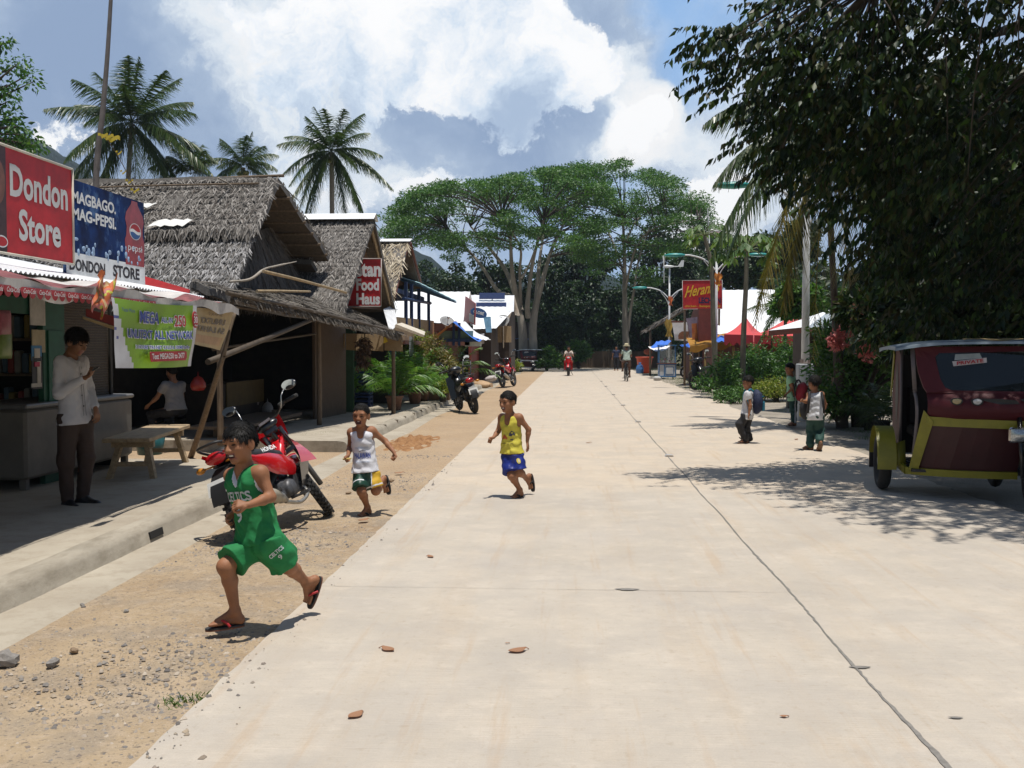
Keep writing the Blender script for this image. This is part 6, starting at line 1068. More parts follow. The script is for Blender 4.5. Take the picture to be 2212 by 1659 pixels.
# red canopy tent
yt = 37.5; P = lambda u, v, dy=0: AY(u, v, yt + dy); t = thing('canopy_tent', 'red peaked canopy tent with hanging corner legs beside the leaning papaya', 'tent', (P(1640, 800).x, yt, 0)); m = MB(); m.smooth = False
TR = mat('tent_red', (.55, .05, .045), .55, .12, 3)
A, B_, C_, D_ = P(1628, 724), P(1778, 728), P(1800, 726, 3.4), P(1650, 722, 3.4); ap = (A + B_ + C_ + D_) / 4; ap.z = P(1700, 672).z
A2, D2 = P(1564, 722, .3), P(1600, 722, 3.4); ap2 = (A + A2 + D2 + D_) / 4; ap2.z = P(1640, 682).z
def sagquad(m, a, b, c): m.sheet(lambda s, q_: a.lerp(b, s).lerp(c, q_) - V((0, 0, .10 * math.sin(math.pi * q_) )), 8, 8)
for a, b, c in ((A, B_, ap), (B_, C_, ap), (C_, D_, ap), (D_, A, ap), (A2, A, ap2), (D2, A2, ap2), (D_, D2, ap2), (A, D_, ap2)): sagquad(m, a, b, c)
m.build('roof', TR, t); m = MB()
for a, b in ((A, B_), (A2, A), (D2, A2), (B_, C_)): m.sheet(lambda s, q_: a.lerp(b, s) - V((0, .02, .42 * q_ * (.85 + .15 * math.sin(s * 25)))), 20, 2)
m.build('valance', mat('tent_dark_red', (.36, .02, .03), .55, .15), t)
for a in (A, B_, D_):
    m = MB(); m.sheet(lambda s, q_: a + V((.30 * (s - .1) * (1 - q_ * .75), -.03 + .03 * math.sin(s * 6), -.3 - 1.3 * q_)), 6, 8); m.tube([V((a.x, a.y + .05, -.05)), a], .035, 6); m.build('leg', MATS['tent_dark_red'], t)
m = MB(); m.box(P(1700, 775, 3.3), (2.6, .06, 1.7)); m.build('back_sheet', mat('tent_back', (.22, .03, .02), .7, .3), t)
# hut with the pale hipped roof by the nearest lamp
t = thing('hip_roofed_hut', 'small dark hut with a pale hipped sheet roof behind the nearest lamp post', 'hut', AY(1757, 850, 26.5)); y = 26.; el, em, er = AY(1660, 714, y), AY(1745, 706, y - 1.2), AY(1800, 722, y + .4); ap_ = AY(1796, 668, y + 2.0); ap0 = AY(1762, 684, y + 2); m = MB(); m.add([el, em, ap_, ap0], [(0, 1, 2, 3)]); m.mi = 1; m.add([em, er, ap_], [(0, 1, 2)]); m.mi = 2; m.add([el, em, em - V((0, -.02, .14)), el - V((0, -.02, .14))], [(3, 2, 1, 0)]); m.add([em, er, er - V((0, 0, .12)), em - V((0, 0, .12))], [(3, 2, 1, 0)]); m.add([el + V((.02, .05, -.03)), em + V((0, .08, -.03)), ap_ - V((0, 0, .05)), ap0 - V((0, 0, .05))], [(3, 2, 1, 0)]); m.build('roof', [WT, mat('blue_grey_sheet', (.48, .55, .62), .5, .15), M['brown']], t)
m = MB(); c = AY(1760, 760, y + 1.2); m.box(V((c.x, c.y, 1.1)), (.85, 1.4, 2.3)); m.mi = 1; m.box(V((c.x - .12, c.y - .71, 1.25)), (.3, .02, 1.3)); m.build('wall', [mat('dark_boards', (.06, .04, .028), .8, .4, 3, stretch=(8, 8, 1)), M['dark']], t)
m = MB(); c = AY(1745, 810, 27.5); m.box(V((c.x, c.y, .5)), (1.1, .2, 1.15)); tag(m.build('low_wall', mat('mossy_concrete', (.13, .125, .10), .9, .4, 5, bump=.4)), 'low mossy concrete wall between the lamp post and the dark hut', 'wall')
t = thing('picket_fence', 'dark bamboo picket fence behind the schoolboy in the white tank top', 'fence', G(1810, 885)); m = MB(); a, b = G(1772, 874), G(1850, 888); random.seed(8)
for i in range(34): p = a.lerp(b, i / 33) + V((random.uniform(-.01, .01), 0, -.05)); m.tube([p, p + V((random.uniform(-.04, .04), 0, random.uniform(1.1, 1.45)))], .022, 6)
for z in (.35, .95): m.tube([a + V((0, .03, z)), b + V((0, .03, z))], .025, 6)
m.build('pickets', mat('dark_picket', (.09, .06, .04), .85, .4), t)
dense_tree(1722, 655, 52, 42, 31, 'leafy green tree with big leaves rising between the red tent and the pale hut roof', 91, 3600, .22, lf='bush', group='trees shading the right roadside')
p = AY(1660, 668, 36); palm('short coconut palm with grey fronds in front of the long white roof', (p.x + .6, p.y, 0), p + V((.6, 0, 0)), 1.5, 10, 12, nl=40, ll=1.1, w=.04, els=(60, -30), rt=.08)
# bin, cart
t = thing('red_bin', 'big orange-red plastic bin at the right edge of the road beyond the cart', 'bin', G(1392, 806)); c = G(1392, 806); m = MB(); m.lathe(c, (0, 0, 1), [(0, 0), (.36, 0), (.50, .95), (.56, .95), (.56, 1.02), (.47, 1.02), (.44, .95), (.33, .05), (0, .05)], 18); m.build('drum', mat('bin_orange', (.48, .06, .02), .5, .2), t)
m = MB(); m.smooth = True; c = G(1382, 807); m.lathe(c, (0, 0, 1), [(0, 0), (.22, .02), (.25, .3), (.17, .5), (.06, .6), (.1, .68), (0, .68)], 12); tag(m.build('blue_bag', mat('blue_bag', (.05, .16, .4), .5, .3)), 'full blue plastic bag leaning on the orange-red bin', 'bag')
t = thing('food_cart', 'small blue and white food cart with glass sides under the blue tarp', 'cart', G(1440, 818)); c = G(1440, 818); m = MB(); BL = mat('cart_blue', (.04, .16, .36), .5, .2); bx = lambda dx, dz, sx, sy, sz, dy=0.: m.box(c + V((dx, dy, dz)), (sx, sy, sz))
bx(0, .42, .86, .6, .58); m.build('cabinet', mat('cart_white', (.55, .57, .58), .5, .15), t); m = MB()
for dx in (-.42, -.14, .43): bx(dx, .42, .05, .05, .66, -.30)
for dz in (.12, .74): bx(0, dz, .90, .06, .06, -.31)
for dx in (-.42, .42):
    for dy_ in (-.28, .28): bx(dx, 1.25, .04, .04, .95, dy_)
bx(0, 1.72, .95, .7, .04); m.build('frame', BL, t); m = MB(); bx(0, .78, .94, .7, .05); m.build('counter_top', M['brown'], t); m = MB(); bx(0, 1.15, .82, .5, .7); m.build('glass_case', glass('cart_glass', (.5, .6, .6), .05, .3), t); m = MB()
for k in range(9): m.mi = k % 3; m.box(c + V((-.33 + .08 * k, 0, .9 + .1 * (k % 2))), (.06, .2, .12))
m.build('food', [M['red'], mat('food_green', (.2, .35, .05)), M['white']], t); m = MB()
for dx in (-.3, .3): m.ring(c + V((dx, -.2, .08)), (1, 0, 0), .06, .025, 14, 6)
m.build('wheel', M['rubber'], t); m = MB(); m.box(c + V((.12, -.315, .42)), (.42, .01, .4)); m.build('panel', BL, t); m = MB(); m.box(c + V((.12, -.322, .42)), (.36, .01, .34)); m.build('panel_face', MATS['cart_white'], t)
for u, v, lb in ((1420, 822, 'white stuffed sack at the kerb left of the food cart'), (1485, 815, 'white sack standing on the grass right of the food cart')): sack(lb, G(u, v), .2 if u < 1450 else .3, (0, 1.1 if u > 1450 else .1, 1.2), mat('sack_white', (.5, .5, .48), .7, .2), u)
# ---------------------------------------------------------------- vehicles
MRED = mat('bike_red', (.50, .008, .012), .22, .08, 8, coat=.6); MBLK = mat('bike_black', (.012, .012, .014), .3, .2, 8, coat=.4); MGRY = mat('engine_grey', (.10, .10, .105), .5, .35, 25, metal=.5); SEATM = mat('seat_vinyl', (.022, .022, .024), .6, .3, 20); SILV = mat('muffler', (.40, .38, .34), .38, .25, 9, metal=.7); LENS = mat('lamp_lens', (.5, .5, .5), .08, 0, coat=1.); TAIL = mat('tail_lens', (.4, .01, .015), .15, .1); MIRR = mat('mirror_glass', (.62, .75, .9), .03, 0, metal=1.); PLATE = mat('plate_white', (.62, .62, .6), .4, .15, 8); SKIN0 = None
def motorbike(label, col, style='trail', group=None, detail=True, plate='', far=False):
    """built facing +X at the origin, wheels on z = 0"""
    t = thing('motorcycle', label, 'motorcycle', (0, 0, 0), group); R_ = .29; WB = 1.24; fx, rx = WB / 2, -WB / 2; O = lambda n, m, mm, p=t: m.build(n, mm, p); m0 = None
    for k, x in enumerate((fx, rx)):
        m = MB(); m.smooth = True; w = .048 if style != 'scooter' else .055; m.ring((x, 0, R_), (0, 1, 0), R_ - w, w, 36 if not far else 18, 10); wh = O('wheel', m, M['rubber'])
        if detail:
            m = MB()
            for i in range(34):
                a = i * 2 * math.pi / 34
                for s in (-1, 0, 1): aa = a + (.09 if s == 0 else 0); m.box((x + (R_ - .002) * math.cos(aa), s * .027, R_ + (R_ - .002) * math.sin(aa)), (.022, .024, .026), rot=(0, -aa, 0))
            O('tread', m, M['rubber'], wh)
        m = MB(); m.smooth = True; m.ring((x, 0, R_), (0, 1, 0), R_ - .095, .016, 28, 6); m.lathe((x, -.05, R_), (0, 1, 0), [(0, 0), (.045, 0), (.045, .1), (0, .1)], 12)
        for i in range(12 if style != 'scooter' else 5): a = i * 2 * math.pi / (12 if style != 'scooter' else 5); m.tube([(x + .03 * math.cos(a), .03 * (-1) ** i, R_ + .03 * math.sin(a)), (x + (R_ - .1) * math.cos(a + .15), 0, R_ + (R_ - .1) * math.sin(a + .15))], .006 if style != 'scooter' else .018, 5)
        O('rim', m, MGRY, wh)
    hd = V((fx - .33, 0, .86)); ax = V((fx, 0, R_))
    m = MB()
    for s in (-1, 1): m.tube([ax + V((0, .085 * s, 0)), ax.lerp(hd, .55) + V((0, .085 * s, 0))], .026, 8); m.tube([ax.lerp(hd, .5) + V((0, .085 * s, 0)), hd + V((-.02, .085 * s, .06))], .019, 8)
    m.box(ax.lerp(hd, .72), (.06, .22, .04)); O('fork', m, mat('fork_grey', (.16, .16, .16), .4, .2, metal=.5) if style == 'trail' else M['black'])
    m = MB(); m.smooth = True                                     # front mudguard
    hi = .10 if style == 'trail' else .045
    m.sheet(lambda a, b: V((fx + (R_ + hi) * math.cos(R(150 - 120 * a) if style != 'trail' else R(140 - 105 * a)), (b - .5) * (.13 - .05 * abs(a - .4)), R_ + (R_ + hi) * math.sin(R(150 - 120 * a) if style != 'trail' else R(140 - 105 * a)) + .02 * (1 - (2 * b - 1) ** 2))), 14, 6); O('front_mudguard', m, col)
    m = MB(); m.smooth = True; m.sheet(lambda a, b: V((rx + (R_ + .06) * math.cos(R(70 + 105 * a)), (b - .5) * .15, R_ + .06 + (R_ + .07) * math.sin(R(70 + 105 * a)))), 12, 4); m.sheet(lambda a, b: V((rx - .24 - .06 * a, (b - .5) * .10, .60 - .22 * a)), 4, 3); O('rear_mudguard', m, M['black'])
    m = MB(); m.tube([hd + V((.03, 0, -.05)), V((.12, 0, .60)), V((-.15, 0, .42))], .04, 8); m.tube([V((-.1, 0, .62)), V((rx - .1, .09, .72))], .02, 7); m.tube([V((-.1, 0, .62)), V((rx - .1, -.09, .72))], .02, 7)
    for s in (-1, 1): m.tube([V((-.15, .09 * s, .36)), V((rx, .09 * s, R_))], .025, 7); m.tube([V((rx + .08, .13 * s, .68)), V((rx + .02, .12 * s, R_ + .02))], .028, 8)
    O('chassis', m, M['black'])
    m = MB(); m.box((.02, 0, .36), (.30, .20, .17), bev=.03); m.box((.19, 0, .38), (.20, .14, .14), rot=(0, .2, 0), bev=.02)
    for k in range(7): m.box((.16 + .025 * k, 0, .385), (.008, .19, .17), rot=(0, .2, 0))
    m.lathe((.0, -.15, .35), (0, 1, 0), [(0, 0), (.075, .005), (.085, .03), (.085, .27), (.075, .295), (0, .30)], 16); O('engine', m, MGRY)
    m = MB(); ps = curve([(.26, -.06, .40), (.28, -.11, .27), (.05, -.13, .20), (-.22, -.14, .24)], 5); m.tube(ps, .018, 7); m.tube([(-.20, -.145, .25), (-.30, -.155, .28), (-.72, -.17, .42), (-.76, -.17, .43)], [.02, .05, .055, .035], 12); ex = O('exhaust', m, SILV)
    m = MB(); m.tube([(-.36, -.158, .30), (-.66, -.17, .40)], .06, 12); O('heat_shield', m, mat('heat_shield', (.42, .38, .30), .5, .15), ex) if style == 'trail' else None
    for s in (-1, 1): m = MB(); m.tube([(-.02, .10 * s, .26), (-.02, .27 * s, .26)], .014, 6); m.box((-.02, .25 * s, .265), (.05, .09, .025)); O('footrest', m, MGRY); m = MB(); m.tube([(-.35, .10 * s, .34), (-.36, .22 * s, .35)], .012, 6); m.box((-.36, .2 * s, .355), (.045, .08, .02)); O('footrest', m, MGRY)
    m = MB(); m.tube([(.0, .1, .28), (-.12, .24, .02)], .014, 6); O('side_stand', m, MGRY)
    if style == 'trail': prof = [(.26, .66, .04), (.12, .70, .09), (-.1, .725, .12), (-.4, .755, .13), (-.62, .80, .11), (-.72, .815, .07)]
    else: prof = [(.10, .70, .07), (-.05, .735, .12), (-.25, .745, .13), (-.45, .78, .12), (-.62, .80, .07)]
    m = MB(); m.smooth = True; rings = []
    for x, z, w in prof: rings.append([V((x, w * a, z + b)) for a, b in ((1, -.07), (1.05, -.02), (.9, .015), (.5, .035), (0, .04), (-.5, .035), (-.9, .015), (-1.05, -.02), (-1, -.07))])
    m.loft(rings, closed=True); O('seat', m, SEATM)
    # side and tail panels
    for s in (-1, 1):
        m = MB(); m.smooth = True
        top = [(.30, .60), (.1, .66), (-.15, .70), (-.45, .74), (-.72, .80), (-.84, .83)]; bot = [(.22, .46), (.06, .47), (-.15, .50), (-.38, .60), (-.62, .72), (-.82, .79)]
        m.loft([[V((a[0], s * (.085 + .045 * math.sin(math.pi * min(1, i / 4))), a[1])), V(((a[0] + b[0]) / 2, s * (.11 + .06 * math.sin(math.pi * min(1, i / 4))), (a[1] + b[1]) / 2)), V((b[0], s * (.09 + .03 * math.sin(math.pi * min(1, i / 4))), b[1]))] for i, (a, b) in enumerate(zip(top, bot))], closed=False, cap=False); O('side_panel', m, col)
        m = MB(); m.smooth = True                                  # leg shield / shroud
        if style == 'trail':
            m.sheet(lambda a, b: V((.33 - .17 * b + .40 * a * b, s * (.09 + .13 * math.sin(math.pi * .5 * b) - .04 * a), .86 - .32 * b + .02 * a - .02 * a * b)), 6, 6); sh = O('shroud', m, col)
            m = MB(); m.smooth = True; m.sheet(lambda a, b: V((.18 + .36 * a * (1 - .45 * b), s * (.20 - .06 * b - .05 * a), .56 + .10 * a * (1 - b) - .22 * b)), 6, 6); O('lower_shroud', m, MBLK)
        else:
            m.sheet(lambda a, b: V((.34 - .10 * b + .05 * a, s * (.03 + .20 * a), .88 - .52 * b - .06 * a)), 5, 8); O('leg_shield', m, col)
    m = MB(); m.smooth = True                                     # centre tunnel
    m.loft([[V((x, w * a, z + b * .05)) for a, b in ((1, -1), (.9, .4), (.4, 1), (-.4, 1), (-.9, .4), (-1, -1))] for x, z, w in ((.34, .88, .07), (.22, .74, .085), (.14, .63, .09), (.06, .60, .09))]); m.mi = 1
    if style == 'trail':
        for k in range(7): m.tube([(.30 - .03 * k, -.085, .80 - .032 * k), (.285 - .03 * k, 0, .865 - .035 * k), (.30 - .03 * k, .085, .80 - .032 * k)], .007, 5)
    O('tunnel', m, [col, M['black']])
    hb = V((hd.x - .04, 0, hd.z + (.16 if style == 'trail' else .10)))
    m = MB(); bar = curve([hb + V((-.10, -.37, .03)), hb + V((-.06, -.24, .05)), hb + V((0, -.12, .0)), hb, hb + V((0, .12, .0)), hb + V((-.06, .24, .05)), hb + V((-.10, .37, .03))], 5); m.tube(bar, .011, 7); m.tube([hd + V((-.02, 0, -.06)), hb], .025, 8); hbn = O('handlebar', m, MBLK)
    for s in (-1, 1):
        m = MB(); m.tube([hb + V((-.075, .27 * s, .047)), hb + V((-.10, .39 * s, .03))], .019, 9); m.box(hb + V((-.055, .22 * s, .05)), (.05, .06, .045), bev=.01); m.tube([hb + V((-.04, .23 * s, .05)), hb + V((-.01, .30 * s, .055)), hb + V((-.035, .40 * s, .045))], .006, 5); O('grip', m, M['rubber'], hbn)
        m = MB(); c = hb + V((.02, .34 * s, .24)); m.tube([hb + V((-.05, .21 * s, .06)), hb + V((-.02, .24 * s, .17)), c - V((0, .06 * s, .01))], .006, 6); st_ = O('mirror_stem', m, M['steel'])
        m = MB(); m.smooth = True; m.ball(c, (.022, .075, .046), 16, 10, rot=(0, .3, 0)); mi_ = O('mirror', m, MBLK); m = MB(); m.add([c + V((-.026 - .3 * .040 * math.sin(a), .070 * math.cos(a), .042 * math.sin(a))) for a in [i * math.pi / 9 for i in range(18)]], [tuple(range(18))[::-1]]); O('glass', m, MIRR, mi_)
    if style == 'trail':
        m = MB(); m.smooth = True; m.sheet(lambda a, b: hd + V((.10 - .10 * b + .04 * math.cos((a - .5) * 3), (a - .5) * (.30 - .16 * (1 - b) ** 2), -.12 + .30 * b)), 10, 8); O('headlamp_cowl', m, col)
        m = MB(); m.lathe(hd + V((.13, 0, .0)), (1, 0, -.1), [(0, .02), (.07, .0), (.075, -.03), (.05, -.1), (0, -.1)], 14); O('headlight', m, LENS)
        m = MB(); m.ball(hd + V((-.03, 0, .13)), (.055, .11, .045), 16, 10, rot=(0, -.6, 0)); m.box(hd + V((-.02, 0, .07)), (.08, .14, .08), bev=.02); O('dashboard', m, MBLK); m = MB(); m.box(hd + V((-.07, 0, .165)), (.055, .12, .006), rot=(0, -.6, 0)); O('gauge', m, mat('gauge', (.10, .09, .10), .1, .4, 40))
    else:
        m = MB(); m.smooth = True; m.ball(hb + V((.03, 0, .0)), (.11, .17, .09), 16, 10, rot=(0, .5, 0)); O('handlebar_cover', m, col); m = MB(); m.ball(hb + V((.10, 0, .0)), (.04, .09, .06), 12, 8); O('headlight', m, LENS)
        m = MB(); m.smooth = True; m.sheet(lambda a, b: hd + V((.10 - .02 * b + .06 * math.cos((a - .5) * 3), (a - .5) * (.20 + .12 * b), -.20 + .26 * b)), 8, 6); O('front_cowl', m, col)
    m = MB(); m.smooth = True; m.ball((-.80, 0, .77), (.06, .10, .055), 12, 8); O('tail_light', m, TAIL)
    for s in (-1, 1): m = MB(); m.tube([(-.76, .06 * s, .72), (-.79, .15 * s, .72)], .008, 5); m.ball((-.79, .18 * s, .72), (.03, .045, .028), 10, 7); O('indicator', m, mat('amber_lens', (.5, .2, .02), .2))
    m = MB(); m.box((-.91, 0, .53), (.008, .21, .13), rot=(0, .35, 0)); pl = O('number_plate', m, PLATE)
    if plate:
        m = MB(); text(m, plate, V((-.918, .085, .50)), (0, -1, 0), (.34, 0, .94), .17, .055); O('lettering', m, M['black'], pl)
    if style != 'trail' or True:
        m = MB(); m.tube(curve([(-.55, .12, .80), (-.82, .12, .88), (-.88, 0, .89), (-.82, -.12, .88), (-.55, -.12, .80)], 4), .012, 6); O('grab_rail', m, M['black'])
    if style == 'trail':
        me_ = None; m = MB(); text(m, 'HONDA', V((-.02, -.137, .715)), (-1, 0, .06), (0, .25, 1), .26, .045, off=.03); m.v = [(-.28 - (p[0] + .02), p[1] - .004, p[2]) for p in m.v]; O('seat_lettering', m, M['white'])
    return t
def steer(t, ang, a, b):
    M_ = Matrix.Translation(a) @ Matrix.Rotation(ang, 4, (b - a).normalized()) @ Matrix.Translation(-a)
    def go(o):
        o.data.transform(M_)
        for c in o.children: go(c)
    w = 0
    for c in t.children:
        n = c.name.split('.')[0]; w += n == 'wheel'
        if n in ('fork', 'front_mudguard', 'handlebar', 'headlamp_cowl', 'headlight', 'dashboard', 'gauge') or (n == 'wheel' and w == 1): go(c)
def put(t, p, rz, lean=0., sc=1., nose=0.):
    t.rotation_mode = 'ZYX' if False else 'XYZ'; t.rotation_euler = (lean, nose, rz); t.location = p; t.scale = (sc,) * 3
rb = motorbike('red and black trail motorcycle on the dirt behind the boy in green', MRED, 'trail', plate='4012')
pf, pr_ = G(708, 1118), G(560, 1150)
steer(rb, R(30), V((.62, 0, .29)), V((.29, 0, .86)))
put(rb, V((-2.50, 8.94, -.02)), R(78), R(-23), 1.0)
bs = motorbike('black underbone scooter parked on the dirt beside the potted palms, seen from behind', MBLK, 'scooter', plate='2578', detail=False); put(bs, G(1026, 893) + V((-.25, .66, 0)), R(112), R(-14), 1.1)
fr = motorbike('red and white trail motorcycle parked on the far dirt, beyond the sacks', MRED, 'trail', detail=False, far=True); put(fr, G(1098, 836) + V((0, .3, 0)), R(75), R(-10), 1.15)
k = motorbike('black scooter with a red tail parked on the right verge before the green bushes', MBLK, 'scooter', plate='1147', detail=False); put(k, G(1537, 846) + V((-.1, .5, 0)), R(118), R(-8), 1.2)
k = motorbike('pale scooter half hidden behind the white sack near the food cart', mat('bike_silver', (.4, .4, .45), .3, .1), 'scooter', detail=False, far=True); put(k, G(1498, 818) + V((.3, 1, 0)), R(160), R(-8), 1.0)
m = MB(); c = V(bs.location); m.box((0, 0, 0), (.26, .22, .02)); 
rk = MB(); p0 = AY(1008, 815, c.y + .5)
for (a, b) in (((-.1, 0, -.5), (-.1, 0, .42)), ((.1, 0, -.5), (.1, 0, .42)), ((-.1, 0, .42), (.1, 0, .42)), ((-.1, 0, .1), (.1, 0, .1))): rk.tube([p0 + V(a), p0 + V(b)], .018, 6)
tag(rk.build('metal_frame', M['black']), 'thin black metal frame standing just behind the black scooter on the left', 'frame')
# ---- tricycles (motorcycle with a covered sidecar)
def tricycle(label, near=True, body=None, trim=None):
    """facing -Y at the origin: sidecar cab x -0.75..0.62, its wheel at x -0.95; the motorcycle at x 0.95"""
    t = thing('tricycle', label, 'tricycle', (0, 0, 0), 'passenger tricycles'); B = body; T = trim; O = lambda n, m, mm, p=t: m.build(n, mm, p)
    yf, yb = -.72, .75; zf = .30; W0, W1 = -.66, .62
    # front: lower panel, bulge with lamps, windscreen frame
    m = MB(); m.slab((W0 + .03, yf + .12, zf), (.30, yf + .12, zf), (.34, yf - .02, .78), (W0 + .16, yf - .02, .78), .03); O('lower_panel', m, mat('lower_maroon', (.05, .010, .011), .35, .2))
    m = MB(); m.smooth = True; prof = [(.80, .02), (.86, -.07), (.95, -.11), (1.06, -.09), (1.14, -.03), (1.20, .0)]
    m.sheet(lambda a, b: V((W0 + .12 + (W1 - W0 - .12) * a, yf + np.interp(b * 5, range(6), [q[1] for q in prof]) + .10 * (2 * a - 1) ** 4 * .6, np.interp(b * 5, range(6), [q[0] for q in prof]))), 14, 12); O('nose', m, B)
    m = MB()                                                       # windscreen surround with a rounded opening
    ow = [(W0 + .12, 1.20), (W1, 1.20), (W1, 1.66), (W0 + .02, 1.64)]; iw = [(W0 + .34, 1.235), (W1 - .02, 1.23), (W1 - .02, 1.60), (W0 + .24, 1.58), (W0 + .20, 1.54), (W0 + .24, 1.34), (W0 + .28, 1.26)]
    tilt = lambda z: yf + (z - 1.2) * .32
    op = [(W0 + .12, 1.20), (W1, 1.20), (W1, 1.66), (W0 + .1, 1.65), (W0 + .02, 1.64), (W0 + .05, 1.4), (W0 + .09, 1.26)]
    for i in range(7):
        a, b, c, d = op[i], op[(i + 1) % 7], iw[(i + 1) % 7], iw[i]; m.slab(*[V((p[0], tilt(p[1]), p[1])) for p in (a, b, c, d)], .03)
    O('windscreen_frame', m, B); m = MB(); m.add([V((p[0], tilt(p[1]) + .012, p[1])) for p in iw], [tuple(range(7))]); ws = O('windscreen', m, glass('dark_glass', (.012, .016, .017), .08, .93))
    m = MB(); m.add([V((x, tilt(z) - .004, z)) for x, z in ((W0 + .36, 1.455), (W0 + .66, 1.49), (W0 + .66, 1.535), (W0 + .35, 1.50))], [(0, 1, 2, 3)]); m.add([V((x, tilt(z) - .004, z)) for x, z in ((W0 + .37, 1.51), (W0 + .62, 1.53), (W0 + .60, 1.575), (W0 + .38, 1.565))], [(0, 1, 2, 3)]); m.m[-1] = 1; stk = O('sticker', m, [mat('sticker_white', (.5, .45, .43), .6), mat('sticker_grey', (.3, .33, .33), .6)], ws)
    if near: m = MB(); text(m, 'PRIVATE', V((W0 + .39, tilt(1.475) - .008, 1.466)), (1, 0, .116), (0, .3, 1), .24, .034, off=.03); O('lettering', m, M['red'], stk)
    m = MB()
    for x in (W0 + .36, W0 + .54): m.lathe((x, yf - .10, 1.06), (0, -1, 0), [(0, 0), (.055, .0), (.055, .02), (.045, .022), (.04, .012), (0, .012)], 16)
    O('lamp_ring', m, M['black'])
    for k, x in enumerate((W0 + .36, W0 + .54)): m = MB(); m.ball((x, yf - .115, 1.06), (.042, .012, .042), 14, 8); m.ball((x, yf - .126, 1.06), (.016, .01, .016), 8, 6); O('headlight', m, LENS if k else mat('amber_clear', (.45, .36, .2), .15))
    m = MB()
    for x in (.08, .42): m.add([V((x + q, yf - .108, 1.06 + z)) for q, z in ((-.16, .05), (.02, .045), (.15, .02), (.18, -.03), (.0, -.035), (-.13, .0))], [(0, 1, 2, 3, 4, 5)])
    O('air_slot', m, M['black'])
    m = MB(); m.smooth = False                                     # yellow trim
    m.slab((W0 + .12, yf - .035, .76), (W1 + .05, yf - .05, .74), (W1 + .05, yf - .055, .82), (W0 + .10, yf - .04, .86), .03); m.slab((W0 - .02, yf + .09, .29), (W0 + .06, yf + .08, .29), (W0 + .17, yf - .05, .80), (W0 + .09, yf - .03, .93), .03); m.slab((W0 - .06, yf + .10, .24), (.30, yf + .10, .24), (.30, yf + .09, .31), (W0 - .06, yf + .09, .31), .03); m.slab((W0 - .06, yb - .1, .26), (W0 - .06, yf + .1, .24), (W0 - .06, yf + .1, .31), (W0 - .06, yb - .1, .34), .03); O('trim', m, T)
    m = MB(); m.box(((W0 + W1) / 2, 0, .29), (W1 - W0, yb - yf - .1, .03)); O('floor', m, M['black'])
    # door side (left): rear quarter panel with a long slot, door handle rail
    m = MB(); qp = [(yb, .36), (.24, .34), (.16, .95), (.17, 1.55), (.32, 1.63), (.52, 1.62), (.78, 1.05), (yb, .9)]; hole = [(.42, .68), (.30, 1.0), (.30, 1.32), (.40, 1.5), (.50, 1.3), (.52, 1.0)]
    m.add([V((W0 - .03, y, z)) for y, z in qp[:8]], [tuple(range(8))]); m.mi = 1; m.add([V((W0 - .034, y, z)) for y, z in hole], [tuple(range(6))]); m.mi = 2; m.slab((W0 - .035, .56, 1.55), (W0 - .035, .80, 1.02), (W0 - .035, .86, 1.02), (W0 - .035, .62, 1.6), .01); O('quarter_panel', m, [B, M['black'], T])
    m = MB(); m.tube(curve([(W0 + .02, yf + .1, .45), (W0 + .04, yf + .04, .85), (W0 + .03, yf + .12, 1.16), (W0 + .02, yf + .22, 1.2)], 5), .016, 7); rg = mat('rail_grey', (.12, .10, .10), .5); O('door_rail', m, rg); m = MB(); m.tube([(W0 - .02, .18, .4), (W0 - .02, .15, 1.62)], .014, 7); O('door_rail', m, rg); m = MB(); m.tube([(W0 + .03, yf + .14, 1.2), (W0 + .0, tilt(1.64), 1.64)], .02, 7); O('door_rail', m, rg)
    m = MB(); m.box((0, yb - .02, .95), (W1 - W0, .03, 1.2)); m.box((W1, 0, .7), (.03, yb - yf, .8)); m.box((0, .45, .62), (1.1, .5, .12), bev=.03); m.box((0, .68, .95), (1.1, .1, .55), bev=.03); O('interior', m, mat('interior_black', (.02, .015, .015), .7))
    m = MB(); m.smooth = True; m.sheet(lambda a, b: V((W0 - .16 + (W1 - W0 + .75) * a, yf + .02 + (yb - yf + .15) * b, 1.655 + .055 * math.sin(math.pi * (.08 + .84 * a)) ** .6 * 1.2 + .03 * math.sin(math.pi * b))), 20, 8); m.sheet(lambda a, b: V((W0 - .16 + (W1 - W0 + .75) * a, yf + .02 - .01 * b, 1.655 + .055 * math.sin(math.pi * (.08 + .84 * a)) ** .6 * 1.2 - .035 * b)), 20, 1); m.sheet(lambda a, b: V((W0 - .16, yf + .02 + (yb - yf + .15) * a, 1.655 + .055 * math.sin(math.pi * .08) ** .6 * 1.2 + .03 * math.sin(math.pi * a) - .05 * b)), 8, 1); O('roof', m, mat('roof_blue_grey', (.22, .27, .31), .5, .2, 4))
    m = MB(); m.smooth = True; m.sheet(lambda a, b: V((-.22 + .62 * a, yf + .03 + .12 * b, 1.737 + .012 * math.sin(a * 9) + .03 * b)), 8, 3); O('roof_patch', m, mat('ochre_patch', (.28, .2, .08), .8, .4, 10)) if near else None
    # sidecar wheel and fender
    wx = W0 - .20; wy = .18; m = MB(); m.smooth = True; m.ring((wx, wy, .31), (1, 0, 0), .25, .06, 30, 9, 1.1); wh = O('wheel', m, M['rubber']); m = MB(); m.smooth = True; m.ring((wx, wy, .31), (1, 0, 0), .195, .018, 24, 6)
    for i in range(6): a = i * 1.047; m.tube([(wx, wy, .31), (wx, wy + .195 * math.cos(a), .31 + .195 * math.sin(a))], .022, 6)
    m.lathe((wx - .05, wy, .31), (1, 0, 0), [(0, 0), (.05, 0), (.05, .1), (0, .1)], 12); O('rim', m, mat('dusty_rim', (.16, .14, .12), .6, .3), wh)
